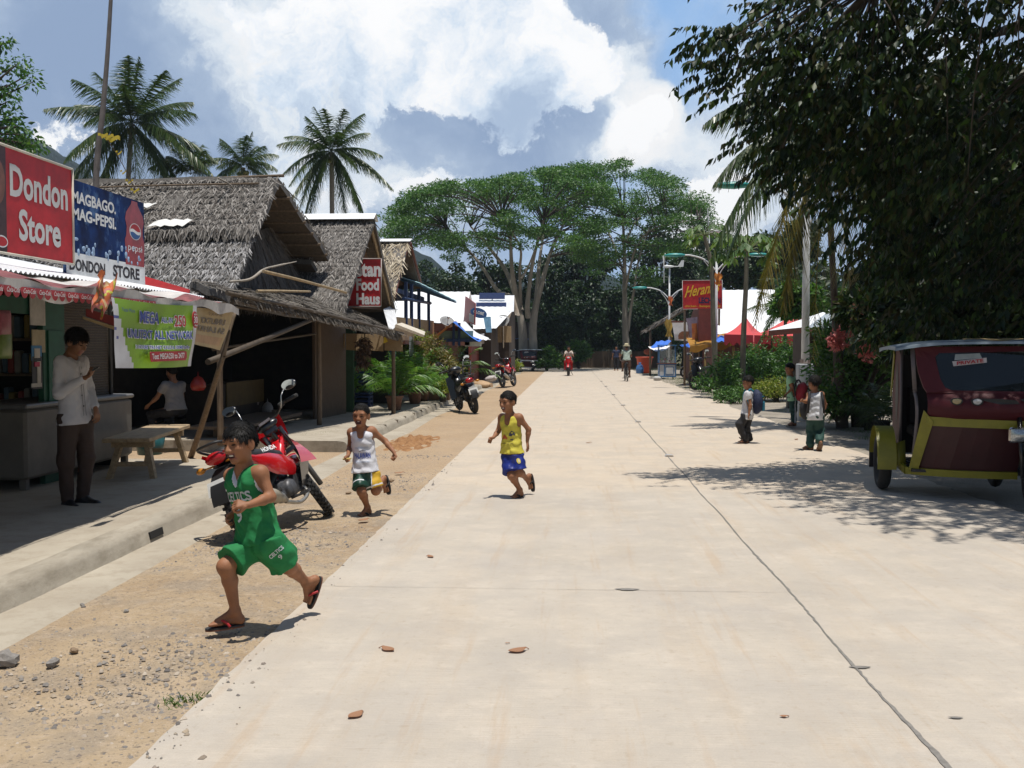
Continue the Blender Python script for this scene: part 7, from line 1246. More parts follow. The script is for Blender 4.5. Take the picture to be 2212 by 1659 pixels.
    m = MB(); m.smooth = True; m.sheet(lambda a, b: V((wx + (b - .5) * .19, wy + .38 * math.cos(R(188 - 180 * a)), .31 + .38 * math.sin(R(188 - 180 * a)))), 16, 4); m.slab((wx + .095, wy - .33, .30), (wx + .20, wy - .3, .30), (wx + .2, wy - .2, .56), (wx + .095, wy - .23, .52), .01); O('fender', m, T)
    m = MB(); m.box((wx - .02, wy + .45, .36), (.14, .02, .34)); O('mud_flap', m, MBLK); m = MB(); m.tube([(wx + .1, wy, .3), (W0 + .3, wy, .3)], .03, 7); O('axle', m, MBLK)
    # its motorcycle
    k = .36; m = MB(); m.smooth = True
    for y in (-.95, .60): m.ring((k, y, .29), (1, 0, 0), .235, .05, 30, 9)
    wh = O('motorcycle_wheel', m, M['rubber']); m = MB(); m.smooth = True
    for y in (-.95, .60):
        m.ring((k, y, .29), (1, 0, 0), .19, .014, 24, 6); m.lathe((k - .05, y, .29), (1, 0, 0), [(0, 0), (.05, 0), (.05, .1), (0, .1)], 12)
        for i in range(10): a = i * .628; m.tube([(k, y, .29), (k, y + .19 * math.cos(a), .29 + .19 * math.sin(a))], .006, 5)
    O('rim', m, M['steel'], wh)
    m = MB()
    for s in (-.09, .09): m.tube([(k + s, -.95, .29), (k + s, -.76, .92)], .024, 8)
    m.tube([(k, -.4, .9), (k, .1, .55), (k, .6, .55)], .035, 8); m.box((k, 0, .36), (.22, .4, .26), bev=.04); m.tube([(k - .36, -.30, 1.02), (k, -.40, 1.0), (k + .36, -.30, 1.02)], .014, 7); m.tube([(k, -.3, .5), (W1 - .1, -.3, .34)], .025, 7); m.tube([(k, .4, .5), (W1 - .1, .4, .34)], .025, 7); O('motorcycle_frame', m, MBLK)
    m = MB(); m.smooth = True; m.sheet(lambda a, b: V((k + (b - .5) * .15, -.95 + .33 * math.cos(R(200 - 150 * a)), .29 + .33 * math.sin(R(200 - 150 * a)))), 12, 4); O('motorcycle_mudguard', m, MBLK); m = MB(); m.smooth = True; m.ball((k, .3, .72), (.13, .38, .07), 14, 8); O('saddle', m, SEATM); m = MB(); m.smooth = True; m.ball((k, -.12, .74), (.12, .2, .12), 14, 8); O('fuel_tank', m, B)
    m = MB(); m.box((k - .10, -.88, .70), (.22, .05, .145), bev=.02); O('headlight_shell', m, M['chrome']); m = MB(); m.smooth = True; m.sheet(lambda a, b: V((k - .10 + (a - .5) * .19, -.908 - .014 * math.sin(math.pi * a) * math.sin(math.pi * b), .70 + (b - .5) * .115)), 10, 8); O('motorcycle_headlight', m, mat('cut_glass', (.45, .47, .48), .12, .5, 60, metal=.6))
    for c in t.children_recursive:
        n = c.name.split('.')[0]
        if n in ('trim', 'windscreen_frame', 'windscreen', 'lower_panel'):
            bm = bmesh.new(); bm.from_mesh(c.data)
            for k in range(2): bmesh.ops.subdivide_edges(bm, edges=[e for e in bm.edges if e.calc_length() > .12], cuts=2 if k == 0 else 1, use_grid_fill=True)
            bm.to_mesh(c.data); bm.free()
        for v in c.data.vertices:
            p = v.co
            if p.y < -.45 and not n.startswith('motor'): p.y += .17 * abs((p.x - .1) / .72) ** 2.4 * min(1, (-.45 - p.y) / .15)
            if n == 'roof' and p.x < -.3: p.z -= .05 * ((-.3 - p.x) / .5) ** 2
            p.z = float(np.interp(p.z, [0, .8, 1.06, 1.2, 1.235, 1.60, 1.66, 1.76], [0, .8, 1.02, 1.09, 1.115, 1.51, 1.555, 1.63]))
    return t
MAR = mat('tricycle_maroon', (.075, .011, .015), .55, .15, 6, coat=.0, spec=.25); YEL = mat('tricycle_yellow', (.24, .215, .014), .45, .2, 6)
tc1 = tricycle('maroon and yellow passenger tricycle parked in the tree shade at the right edge', True, MAR, YEL); w_ = G(1909, 1058)
ang = R(-10); off = Matrix.Rotation(ang, 3, 'Z') @ (V((-.86, .18, 0)) * 1.05); put(tc1, V((w_.x - off.x, w_.y + .06 - off.y, .0)), ang, 0, 1.05)
tc2 = tricycle('dark maroon passenger tricycle parked on the dirt far down the left side', False, MAR, M['white']); put(tc2, V((G(1140, 803).x - .1, G(1140, 801).y, -.02)), R(6), 0, .92)
# ---- bicycle of the straw-hatted cyclist
def bicycle(label):
    t = thing('bicycle', label, 'bicycle', (0, 0, 0)); m = MB(); O = lambda n, mm, p=t: m.build(n, mm, p)
    for x in (.52, -.52):
        m = MB(); m.smooth = True; m.ring((x, 0, .33), (0, 1, 0), .31, .02, 28, 7); wh = O('wheel', M['rubber']); m = MB()
        for i in range(12): a = i * .5236; m.tube([(x, 0, .33), (x + .3 * math.cos(a), 0, .33 + .3 * math.sin(a))], .004, 4)
        O('spokes', M['steel'], wh)
    m = MB()
    for a, b in (((-.52, 0, .33), (-.08, 0, .30)), ((-.08, 0, .3), (-.2, 0, .82)), ((-.08, 0, .3), (.36, 0, .78)), ((-.17, 0, .74), (.34, 0, .82)), ((-.52, 0, .33), (-.17, 0, .74)), ((.52, 0, .33), (.33, 0, .95))): m.tube([a, b], .018, 7)
    O('frame', M['black']); m = MB(); m.tube([(.28, -.28, 1.0), (.33, 0, .97), (.28, .28, 1.0)], .013, 7); O('handlebar', M['steel']); m = MB(); m.smooth = True; m.ball((-.22, 0, .86), (.14, .09, .04), 12, 7); O('saddle', SEATM); m = MB(); m.tube([(-.08, .1, .3), (-.08, .12, .16)], .012, 5); m.tube([(-.08, -.1, .3), (-.08, -.12, .44)], .012, 5); m.box((-.08, .16, .15), (.09, .09, .02)); m.box((-.08, -.16, .45), (.09, .09, .02)); O('pedal', M['black'])
    return t
CYC = G(1354, 824); bc = bicycle('old bicycle ridden by the straw-hatted cyclist'); put(bc, CYC + V((0, .55, 0)), R(93), R(0), 1.0)
MOT = G(1228, 812); mb_ = motorbike('red motorcycle ridden towards the camera down the middle of the left lane', MRED, 'scooter', detail=False, far=True); put(mb_, MOT + V((0, .6, 0)), R(-92), 0, 1.05)
# ---------------------------------------------------------------- people: one smooth surface grown round a posed skeleton
def U(v): v = np.array(tuple(v), float); return v / np.linalg.norm(v)
class Sdf:
    def __init__(s, lo, hi, h):
        s.h = h; s.lo = np.array(lo, np.float32); n = np.ceil((np.array(hi) - s.lo) / h).astype(int) + 1; s.d = np.full(n, 1., np.float32); s.ax = [s.lo[i] + h * np.arange(n[i], dtype=np.float32) for i in range(3)]
    def win(s, lo, hi, m):
        i0 = [max(0, int((lo[i] - m - s.lo[i]) / s.h)) for i in range(3)]; i1 = [min(s.d.shape[i], int((hi[i] + m - s.lo[i]) / s.h) + 2) for i in range(3)]
        if any(a >= b for a, b in zip(i0, i1)): return None, None
        sl = tuple(slice(a, b) for a, b in zip(i0, i1)); return sl, (s.ax[0][sl[0]][:, None, None], s.ax[1][sl[1]][None, :, None], s.ax[2][sl[2]][None, None, :])
    def put(s, sl, q, k, sub=False):
        a = s.d[sl]; k = max(k, 1e-4)
        if sub: q = -q; h = np.maximum(k - np.abs(a - q), 0) / k; s.d[sl] = np.maximum(a, q) + h * h * k * .25
        else: h = np.maximum(k - np.abs(a - q), 0) / k; s.d[sl] = np.minimum(a, q) - h * h * k * .25
    def cap(s, a, b, ra, rb=None, k=.02, sub=False):
        a, b = np.array(tuple(a), np.float32), np.array(tuple(b), np.float32); rb = ra if rb is None else rb; r_ = max(ra, rb)
        sl, P = s.win(np.minimum(a, b) - r_, np.maximum(a, b) + r_, k + 3 * s.h)
        if sl is None: return
        s.put(sl, capd(P, a, b, ra, rb), k, sub)
    def ell(s, c, r_, ax=None, k=.02, sub=False):
        c = np.array(tuple(c), np.float32); m = max(r_); sl, P = s.win(c - m, c + m, k + 3 * s.h)
        if sl is None: return
        X = [P[i] - c[i] for i in range(3)]
        if ax is not None: X = [X[0] * a[0] + X[1] * a[1] + X[2] * a[2] for a in ax]
        q = np.sqrt((X[0] / r_[0]) ** 2 + (X[1] / r_[1]) ** 2 + (X[2] / r_[2]) ** 2); g = np.sqrt((X[0] / r_[0] ** 2) ** 2 + (X[1] / r_[1] ** 2) ** 2 + (X[2] / r_[2] ** 2) ** 2) + 1e-6
        s.put(sl, q * (q - 1) / g, k, sub)
    def plane(s, p, n, k=.004):               # keep the side against the normal
        n = U(n); P = (s.ax[0][:, None, None], s.ax[1][None, :, None], s.ax[2][None, None, :]); q = sum((P[i] - float(p[i])) * n[i] for i in range(3)); s.d = np.maximum(s.d, q.astype(np.float32))
    def fold(s, amp, f, seed):
        r_ = np.random.default_rng(seed); P = (s.ax[0][:, None, None], s.ax[1][None, :, None], s.ax[2][None, None, :]); q = 0
        for i in range(5): w = r_.normal(0, f, 3); q = q + np.sin(sum(P[j] * w[j] for j in range(3)) + r_.uniform(0, 6)) * amp * (.6 + .4 * np.sin(sum(P[j] * w[(j + 1) % 3] * .3 for j in range(3))))
        s.d = s.d + q.astype(np.float32)
    def mesh(s):
        d = s.d; sg = d < 0; h = s.h; n = np.array(d.shape) - 1; cnt = np.zeros(n, np.int8); acc = np.zeros((*n, 3), np.float32); c8 = [(i, j, k) for i in (0, 1) for j in (0, 1) for k in (0, 1)]
        tot = sum(sg[i:i + n[0], j:j + n[1], k:k + n[2]].astype(np.int8) for i, j, k in c8); act = (tot > 0) & (tot < 8); idx = np.argwhere(act); C = {c: d[idx[:, 0] + c[0], idx[:, 1] + c[1], idx[:, 2] + c[2]] for c in c8}; pos = np.zeros((len(idx), 3)); num = np.zeros(len(idx))
        for a in c8:
            for x in range(3):
                if a[x]: continue
                b = list(a); b[x] = 1; b = tuple(b); da, db = C[a], C[b]; cr = (da < 0) != (db < 0); t = np.where(cr, da / np.where(cr, da - db, 1), 0); p = np.tile(np.array(a, float), (len(idx), 1)); p[:, x] = t; pos[cr] += p[cr]; num += cr
        v = s.lo + (idx + pos / num[:, None]) * h; mp = np.full(n, -1, np.int32); mp[tuple(idx.T)] = np.arange(len(idx)); fs = []
        for x in range(3):
            y, z = (x + 1) % 3, (x + 2) % 3; A = [slice(1, -1)] * 3; A[x] = slice(0, -1); B = list(A); B[x] = slice(1, None); a, b = sg[tuple(A)], sg[tuple(B)]; e = np.argwhere(a != b)
            if not len(e): continue
            o = np.array([1, 1, 1]); o[x] = 0; e = e + o; fl = sg[tuple(e.T)]; ey = np.zeros(3, int); ey[y] = 1; ez = np.zeros(3, int); ez[z] = 1
            q = np.stack([mp[tuple((e - ey - ez).T)], mp[tuple((e - ez).T)], mp[tuple(e.T)], mp[tuple((e - ey).T)]], 1); q[~fl] = q[~fl][:, ::-1]; fs.append(q)
        f = np.concatenate(fs); return v, f[(f >= 0).all(1)]
def capd(P, a, b, ra, rb):
    ba = b - a; L2 = float((ba * ba).sum()) + 1e-9; X = [P[i] - a[i] for i in range(3)]; t = np.clip((X[0] * ba[0] + X[1] * ba[1] + X[2] * ba[2]) / L2, 0, 1)
    return np.sqrt((X[0] - ba[0] * t) ** 2 + (X[1] - ba[1] * t) ** 2 + (X[2] - ba[2] * t) ** 2) - (ra + (rb - ra) * t)
def relax(v, f, it=1):
    for _ in range(it):
        s = np.zeros_like(v); c = np.zeros(len(v))
        for i in range(4):
            for j in (1, 3): np.add.at(s, f[:, i], v[f[:, (i + j) % 4]]); np.add.at(c, f[:, i], 1)
        v = v * .5 + s / np.maximum(c, 1)[:, None] * .5
    return v
SKIN = mat('brown_skin', (.29, .13, .066), .58, .22, 12, spec=.3, bump=.12, bscale=150); SKIN2 = mat('tan_skin', (.24, .115, .062), .5, .12, 9, spec=.4); LIP = mat('lip', (.22, .07, .05), .45, .1); EYE = mat('eye_dark', (.012, .008, .006), .2, 0); TOOTH = mat('teeth', (.72, .70, .64), .3, .05); MOUTH = mat('mouth_dark', (.06, .012, .012), .6, .1); EWHITE = mat('eye_white', (.55, .52, .48), .3, 0)
HAIR = leafmat('black_hair', [(.004, .004, .004), (.009, .008, .007), (.014, .012, .010)], .6, 0., spec=.22); HAIRB = mat('hair_bed', (.008, .007, .006), .75, .3, 60, spec=.15)
def fabric(name, c, var=.12, bump=.35, rough=.75): return mat(name, c, rough, var, 7, bump=bump * 2., bscale=16)
def person(label, P, S_, fb, hf, hu=(0, 0, 1), hs=1., h=.005, skin=SKIN, girth=1., top=None, low=None, feet=None, hair=None, hands=None, face='smile', cat_='person', group=None, neck_r=1.):
    """P: joints in world space; S_: size against a 1.2 m child; fb: facing of the body; hf, hu: facing and up of the head"""
    P = {k: np.array(tuple(v), float) for k, v in P.items()}; fb = U(fb); up = U(P['N'] - (P['hipL'] + P['hipR']) / 2); lat = U(P['shL'] - P['shR']); fw = U(np.cross(lat, up)); fw = fw if fw @ fb > 0 else -fw
    allp = np.array(list(P.values())); lo, hi = allp.min(0) - .2 * S_, allp.max(0) + .2 * S_; lo[2] = min(lo[2], allp[:, 2].min() - .08); A = Sdf(lo, hi, h); g = S_ * girth
    hip = (P['hipL'] + P['hipR']) / 2; sc = (P['shL'] + P['shR']) / 2; root = thing('person', label, cat_, (hip[0], hip[1], max(0, allp[:, 2].min() - .05)), group)
    def torso(B, o=0., k=.05):
        for s, sh, hp in ((1, P['shL'], P['hipL']), (-1, P['shR'], P['hipR'])):
            a = sc * .62 + sh * .38 - up * .055 * S_; b = hip + lat * s * .030 * S_ + up * .06 * S_; B.cap(a + fw * .012 * S_, b, .058 * g + o, .052 * g + o, k); B.cap(a - fw * .018 * S_, b - fw * .01 * S_, .05 * g + o, .052 * g + o, k)
        B.cap(P['hipL'] + up * .01, P['hipR'] + up * .01, .062 * g + o, None, k); B.cap(sc + lat * .075 * S_ - up * .012 * S_, sc - lat * .075 * S_ - up * .012 * S_, .038 * S_ + o, None, k)
    torso(A)
    C = P['H']; hf, hu = np.array(U(hf)), np.array(U(hu)); hl = U(np.cross(hu, hf)); hu = U(np.cross(hf, hl)); q = hs; ax = (hl, hf, hu); L = lambda x, y, z: C + (hl * x + hf * y + hu * z) * q
    A.cap(L(0, -.015, -.06), P['N'] - up * .01, .036 * S_ * neck_r, .042 * S_ * neck_r, .03); A.cap(P['N'] - up * .015 * S_, P['shL'] * .7 + sc * .3, .032 * S_, .03 * S_, .04); A.cap(P['N'] - up * .015 * S_, P['shR'] * .7 + sc * .3, .032 * S_, .03 * S_, .04)
    A.ell(L(0, -.008, .028), (.072 * q, .090 * q, .078 * q), ax, .02); A.ell(L(0, .024, -.034), (.058 * q, .060 * q, .070 * q), ax, .03); A.ell(L(0, .060, -.088), (.022 * q, .02 * q, .018 * q), ax, .025)
    for s in (-1, 1): A.ell(L(.034 * s, .052, -.024), (.027 * q, .027 * q, .024 * q), ax, .02); A.ell(L(.074 * s, -.006, -.012), (.010 * q, .022 * q, .034 * q), (U(hl + hf * .25 * s), U(hf - hl * .25 * s), hu), .008)
    A.cap(L(-.04, .070, .022), L(.04, .070, .022), .013 * q, None, .02); A.cap(L(0, .082, .008), L(0, .098, -.027), .007 * q, .0125 * q, .012)
    for s in (-1, 1): A.ell(L(.013 * s, .090, -.030), (.009 * q,) * 3, None, .008); A.ell(L(.030 * s, .091, .000), (.017 * q, .013 * q, .009 * q), ax, .012, True)
    A.cap(L(-.020, .074, -.057), L(.020, .074, -.057), .011 * q, None, .012)
    mo = {'smile': (.028, .010), 'laugh': (.026, .017), 'calm': (.0, .0)}[face]
    if mo[0]: A.ell(L(0, .093, -.059), (mo[0] * q, .020 * q, mo[1] * q), ax, .006, True)
    for s in ('L', 'R'):
        sh, el, wr, hp, kn, an = (P[n + s] for n in ('sh', 'el', 'wr', 'hip', 'kn', 'an'))
        A.ell(sh, (.040 * S_,) * 3, None, .04); A.cap(sh, el, .033 * S_, .026 * S_, .03); A.cap(el, el * .65 + wr * .35, .026 * S_, .027 * S_, .02); A.cap(el * .65 + wr * .35, wr, .027 * S_, .018 * S_, .015)
        A.cap(hp, kn, .060 * g, .040 * S_, .03); A.ell(kn, (.041 * S_,) * 3, None, .02); cm = kn * .68 + an * .32; bk = U(np.cross(np.cross(kn - hp, an - kn) + 1e-6, an - kn)); bk = bk if bk @ fw < 0 else -bk
        A.cap(kn, cm + bk * .010 * S_, .036 * S_, .041 * S_, .03); A.cap(cm + bk * .008 * S_, an, .039 * S_, .024 * S_, .02)
        # hand
        hd, hn, curl, sp = (hands or {}).get(s, (wr - el, -fw, .5, 0.)); hd = U(hd); hn = U(np.array(hn, float) - hd * (np.array(hn, float) @ hd)); sd = U(np.cross(hd, hn)) * (1 if s == 'L' else -1); z = S_ * .86
        for i in range(4): A.cap(wr, wr + hd * .062 * z + sd * (1.5 - i) * .0165 * z, .014 * z, .0125 * z, .008)
        for i in range(4):
            p = wr + hd * .064 * z + sd * (1.5 - i) * (.0175 + sp * .004) * z; a = curl * .55; ln = (.030, .034, .032, .024)[i] * z
            for j in range(3): d = U(hd * math.cos(a) + hn * math.sin(a) + sd * (1.5 - i) * sp * .12); p2 = p + d * ln * (1, .72, .55)[j]; A.cap(p, p2, (.0083 - .0008 * j) * z, (.0078 - .0009 * j) * z, .003); p = p2; a += curl * (1.15 if j == 0 else 1.0)
        p = wr + hd * .018 * z + sd * .020 * z; d = U(sd * (1. - .5 * min(1, curl)) + hd * .75 + hn * (.25 + .4 * curl)); p2 = p + d * .036 * z; A.cap(p, p2, .0115 * z, .0095 * z, .006); d2 = U(d * .6 + hd * .5 + hn * .45 * curl - sd * .35 * curl); A.cap(p2, p2 + d2 * .028 * z, .0095 * z, .0075 * z, .004)
        # foot
        td, tn = (U(x) for x in P_feet(feet, s)); ts = U(np.cross(td, tn)); hl_ = an - tn * .048 * S_ - td * .022 * S_; bl = hl_ + td * .115 * S_ - tn * .004 * S_; A.cap(an, hl_, .025 * S_, .024 * S_, .02); A.cap(an - td * 0, bl + tn * .010 * S_, .024 * S_, .016 * S_, .02); A.cap(hl_, bl, .022 * S_, .016 * S_, .02)
        for i in range(5): A.cap(bl + ts * (i - 2) * .0125 * S_ - td * .02 * S_, bl + ts * (i - 2) * .0155 * S_ + td * (.045 - .006 * abs(i - (0 if s == 'R' else 4) * 1.)) * S_ * .9, .011 * S_, .0085 * S_, .005)
    v, f = A.mesh(); v = relax(v, f); fc = v[f].mean(1); rel = (fc - C) / q; hx, hy, hz = rel @ hl, rel @ hf, rel @ hu
    mi = np.where((np.abs(hz + .058) < .018) & (np.abs(hx) < .030) & (hy > .066) & (hy < .12), 1, 0); mi[(np.abs(hz + .059) < mo[1] * .95) & (np.abs(hx) < mo[0] * .95) & (hy > .05) & (hy < .0835)] = 2 if mo[0] else 1
    m = MB(); m.smooth = True; rot = Matrix([hl, hf, hu]).transposed()
    for s in (-1, 1):
        m.mi = 3; m.ball(L(.030 * s, .0765, .001), (.0155 * q, .008 * q, (.0046 if face != 'calm' else .005) * q), 10, 6, rot=rot); m.ball(L(.031 * s, .083, .022), (.017 * q, .005 * q, .0035 * q), 10, 6, rot=rot)
    if face == 'smile': m.mi = 4; m.ball(L(0, .074, -.055), (.022 * q, .010 * q, .0065 * q), 12, 6, rot=rot)
    if face == 'laugh': m.mi = 4; m.ball(L(0, .072, -.049), (.018 * q, .010 * q, .0045 * q), 12, 6, rot=rot)
    vb, fb_ = np.array(m.v), [x for x in m.f]; bb = npmesh('body', np.concatenate([v, vb]), np.concatenate([f, np.array(fb_) + len(v)]), [skin, LIP, MOUTH, EYE, TOOTH], root, mi=np.concatenate([mi, m.m]), smooth=True)
    # hair
    hr = hair or dict(); t = hr.get('t', .010); B = Sdf(C - .16 * q, C + .16 * q, max(.004, h * .9)); B.ell(L(0, -.012, .032), ((.072 + t) * q, (.088 + t) * q, (.078 + t) * q), ax, .01); kf = hr.get('front', .048); kb = hr.get('back', -.055); sl = (kf - kb) / .17
    B.plane(L(0, .075, kf), -(hu - hf * sl)); B.fold(.0018, 90, 3)
    for s in (-1, 1): B.ell(L(.080 * s, .002, -.03), (.03 * q, .025 * q, .045 * q), ax, .01, True)
    v, f = B.mesh(); v = relax(v, f); vn = norm(v - L(0, -.01, .03)); rs = np.random.default_rng(5); n = hr.get('n', 900); ii = rs.integers(0, len(v), n); crown = L(0, -.035, .115); d = norm(v[ii] - crown + rs.normal(0, .018, (n, 3))); d = norm(d - vn[ii] * (d * vn[ii]).sum(1, keepdims=True) + vn[ii] * .22); sv, sf = strips(v[ii] - vn[ii] * .003, v[ii] + d * hr.get('len', .028) * rs.uniform(.5, 1.2, (n, 1)), norm(np.cross(d, vn[ii])), .0022 * q, -hu * .006, 1, .3)
    npmesh('hair', np.concatenate([v, sv]), np.concatenate([f, sf + len(v)]), [HAIRB, HAIR], root, mi=[0] * len(f) + [1] * len(sf), smooth=True)
    out = dict(root=root, P=P, up=up, lat=lat, fw=fw, L=L, hip=hip, sc=sc)
    # upper garment
    if top:
        o = top.get('off', .012); B = Sdf(lo, hi, max(h, .006)); torso(B, o); hem = hip - up * top.get('hem', .02) * S_ + lat * 0; fl = top.get('flare', .012)
        for s in (-1, 1): B.cap(hip + lat * s * .034 * S_ + up * .12 * S_, hem + lat * s * .046 * S_ - up * .06, .058 * g + o, .070 * g + o + fl, .05)
        hw = top.get('width', .098) * S_; sl_ = top.get('sleeve')
        if sl_:
            for s in ('L', 'R'):
                sh, el, wr = P['sh' + s], P['el' + s], P['wr' + s]; B.cap(sh, el * sl_[0] + sh * (1 - sl_[0]) if sl_[0] < 1 else el, .040 * S_ + o * .6, .033 * S_ + o * .7, .035)
                if sl_[0] >= 1: B.cap(el, el + (wr - el) * .9, .033 * S_ + o * .6, .024 * S_ + o * .5, .03)
        B.fold(top.get('fold', .0035), 52, 11)
        holes = [(sc + lat * s * (hw + .052 * S_) + up * .07 * S_, sc + lat * s * (hw + .056 * S_) - up * .055 * S_) for s in (-1, 1)]
        if not sl_:
            for a, b in holes: B.cap(a, b, .052 * S_, None, .004, True)
        elif sl_[0] < 1:
            for s in ('L', 'R'): sh, el = P['sh' + s], P['el' + s]; e = el * sl_[0] + sh * (1 - sl_[0]); q0 = U(el - sh); sl2, PP = B.win(e - .13 * S_ + q0 * .13 * S_, e + .13 * S_ + q0 * .13 * S_, 0); w = sum((PP[i] - e[i]) * q0[i] for i in range(3)); rr = np.sqrt(np.maximum(sum((PP[i] - e[i]) ** 2 for i in range(3)) - w * w, 0)); B.d[sl2] = np.maximum(B.d[sl2], np.where((rr < .058 * S_) & (w > -.02), w, -1).astype(np.float32))
        B.plane(hem, -up)
        nk = top.get('neck', ('v', .08, .036)); n0 = P['N'] + up * .03; n1 = P['N'] + fw * .052 * S_ - up * (.0 if nk[0] != 'v' else .01) * S_; n2 = P['N'] + fw * .085 * S_ - up * nk[1] * S_; nr = nk[2] * S_
        B.cap(P['N'] - up * .005, n0 + up * .1, nr * 1.25, nr * 1.3, .004, True); B.cap(n1, n2, nr, nr * (.25 if nk[0] == 'v' else .8), .006, True)
        if nk[0] == 'scoop': B.cap(P['N'] - fw * .05 * S_, P['N'] - fw * .085 * S_ - up * .03 * S_, nr, nr * .7, .006, True)
        v, f = B.mesh(); v = relax(v, f, 1); fc = v[f].mean(1); c3 = [fc[:, i] for i in range(3)]; dn = np.minimum(capd(c3, P['N'] - up * .005, n0 + up * .1, nr * 1.25, nr * 1.3), capd(c3, n1, n2, nr, nr * (.25 if nk[0] == 'v' else .8))); la = np.minimum(*[capd(c3, a, b, .052 * S_, .052 * S_) for a, b in holes])
        mi = np.zeros(len(f), int)
        if top.get('trim'): mi[(dn < .007) | ((la < .011) & (not sl_))] = 1
        out['top'] = npmesh(top.get('name', 'shirt'), v, f, [top['mat'], top.get('trim') or top['mat']], root, mi=mi, smooth=True); out['topv'] = (v, f)
    if low:
        B = Sdf(lo, hi, max(h, .006)); o = low.get('off', .014); B.cap(P['hipL'] + up * .02, P['hipR'] + up * .02, .064 * g + o, None, .04); B.cap(P['hipL'] + up * .05 * S_, P['hipR'] + up * .05 * S_, .050 * g + o * .5, None, .04); hems = []
        for s in ('L', 'R'):
            hp, kn, an = P['hip' + s], P['kn' + s], P['an' + s]
            if low.get('len', .8) <= 1: e = hp + (kn - hp) * low['len']; B.cap(hp, e + (kn - hp) * .25, .068 * g + o, .062 * S_ + low.get('flare', .02), .03); hems.append((e, U(kn - hp)))
            else: B.cap(hp, kn, .064 * g + o, .047 * S_ + o, .03); B.cap(kn, kn + (an - kn) * .95, .047 * S_ + o, .036 * S_ + o * .9 + low.get('flare', .0), .03)
        B.fold(low.get('fold', .004), 34, 17)
        for e, n in hems:
            sl2, PP = B.win(e - .14 * S_ + n * .12, e + .14 * S_ + n * .12, 0); w = sum((PP[i] - e[i]) * n[i] for i in range(3)); rr = np.sqrt(np.maximum(sum((PP[i] - e[i]) ** 2 for i in range(3)) - w * w, 0)); B.d[sl2] = np.maximum(B.d[sl2], np.where((rr < .105 * S_) & (w > -.02), w, -1).astype(np.float32))
        B.plane(hip + up * low.get('waist', .03) * S_, up)
        v, f = B.mesh(); v = relax(v, f, 1); fc = v[f].mean(1); mi = low['fn'](fc, out, hems) if low.get('fn') else np.zeros(len(f), int); out['low'] = npmesh(low.get('name', 'shorts'), v, f, low['mats'], root, mi=mi, smooth=True); out['lowv'] = (v, f); out['hems'] = hems
    # footwear
    if feet and feet.get('kind') == 'flipflop':
        for s in ('L', 'R'):
            td, tn = (V(U(x)) for x in P_feet(feet, s)); ts = td.cross(tn).normalized(); an = V(P['an' + s]); hl_ = an - tn * .072 * S_ - td * .045 * S_; LL = .205 * S_; th = .016; m = MB(); ou = []
            for i in range(24):
                a = 2 * math.pi * i / 24; x = .5 - .5 * math.cos(a); w = (.030 + .012 * x) * S_ * math.copysign(abs(math.sin(a)) ** .75, math.sin(a)); ou.append((x, w))
            for k in range(3):
                z = (0, -th * .55, -th)[k]; ou3 = [hl_ + td * (x * LL) + ts * w + tn * z for x, w in ou]
                if k: m.mi = 0 if k == 1 else 1; m.add(prev + ou3, [(i, (i + 1) % 24, 24 + (i + 1) % 24, 24 + i) for i in range(24)])
                else: m.mi = 0; m.add(ou3, [tuple(range(24))])
                prev = ou3
            m.mi = 1; m.add(prev, [tuple(range(23, -1, -1))]); so_ = m.build('sandal', [feet['sole'], feet['under']], root)
            m = MB(); tp = hl_ + td * LL * .74 + tn * .006
            for sg in (-1, 1): m.tube(curve([tp, tp + tn * .026 * S_ - td * .03 * S_ + ts * sg * .012 * S_, hl_ + td * LL * .46 + ts * sg * .034 * S_ + tn * .026 * S_, hl_ + td * LL * .36 + ts * sg * .040 * S_ + tn * 0], 5), [.004 * S_ + .0035] * 16, 7)
            m.build('strap', feet['strap'], so_)
    elif feet and feet.get('kind') == 'shoe':
        for s in ('L', 'R'):
            td, tn = (U(x) for x in P_feet(feet, s)); an = P['an' + s]; B = Sdf(an - .24 * S_, an + .24 * S_, .008); hl_ = an - tn * .046 * S_ - td * .025 * S_; B.cap(an + tn * .01, hl_, .034 * S_, .036 * S_, .02); B.cap(hl_, hl_ + td * .15 * S_, .036 * S_, .032 * S_, .02); B.cap(an, hl_ + td * .1 * S_ + tn * .01, .036 * S_, .03 * S_, .02); B.plane(hl_ - tn * .032 * S_, -tn); v, f = B.mesh(); npmesh('shoe', relax(v, f), f, [feet['sole']], root, smooth=True)
    return out
def P_feet(feet, s): return (feet or {}).get(s, ((0, -1, 0), (0, 0, 1)))
def onto(vf, direction, lift=.004):
    """project lettering on the garment along a direction"""
    bv = BVHTree.FromPolygons([V(x) for x in vf[0]], [tuple(x) for x in vf[1]]); d = V(direction).normalized()
    def pr(p):
        h = bv.ray_cast(p - d * .3, d, .7)
        return h[0] - d * lift if h[0] is not None else p
    return pr
def mark(out, key, items, name='lettering', mats=None):
    """items: (text, centre, x axis, up axis, w, h, material, projecting direction, off)"""
    m = MB(); pr = None
    for (s, c, x, y, w, h, mi, d, off) in items:
        pr = onto(out[key + 'v'], d, .005); x, y = V(x).normalized(), V(y).normalized(); o = V(c) - x * w / 2 - y * h / 2
        if isinstance(s, str): text(m, s, o, x, y, w, h, mi, off, proj=pr)
        else: m.mi = mi; m.add([pr(o + x * (a * w) + y * (b * h)) for a, b in s], [tuple(range(len(s)))])
    m.build(name, mats, out[key])
def pj(Y, d): return {k: AY(u, v, Y + dy) for k, (u, v, dy) in d.items()}
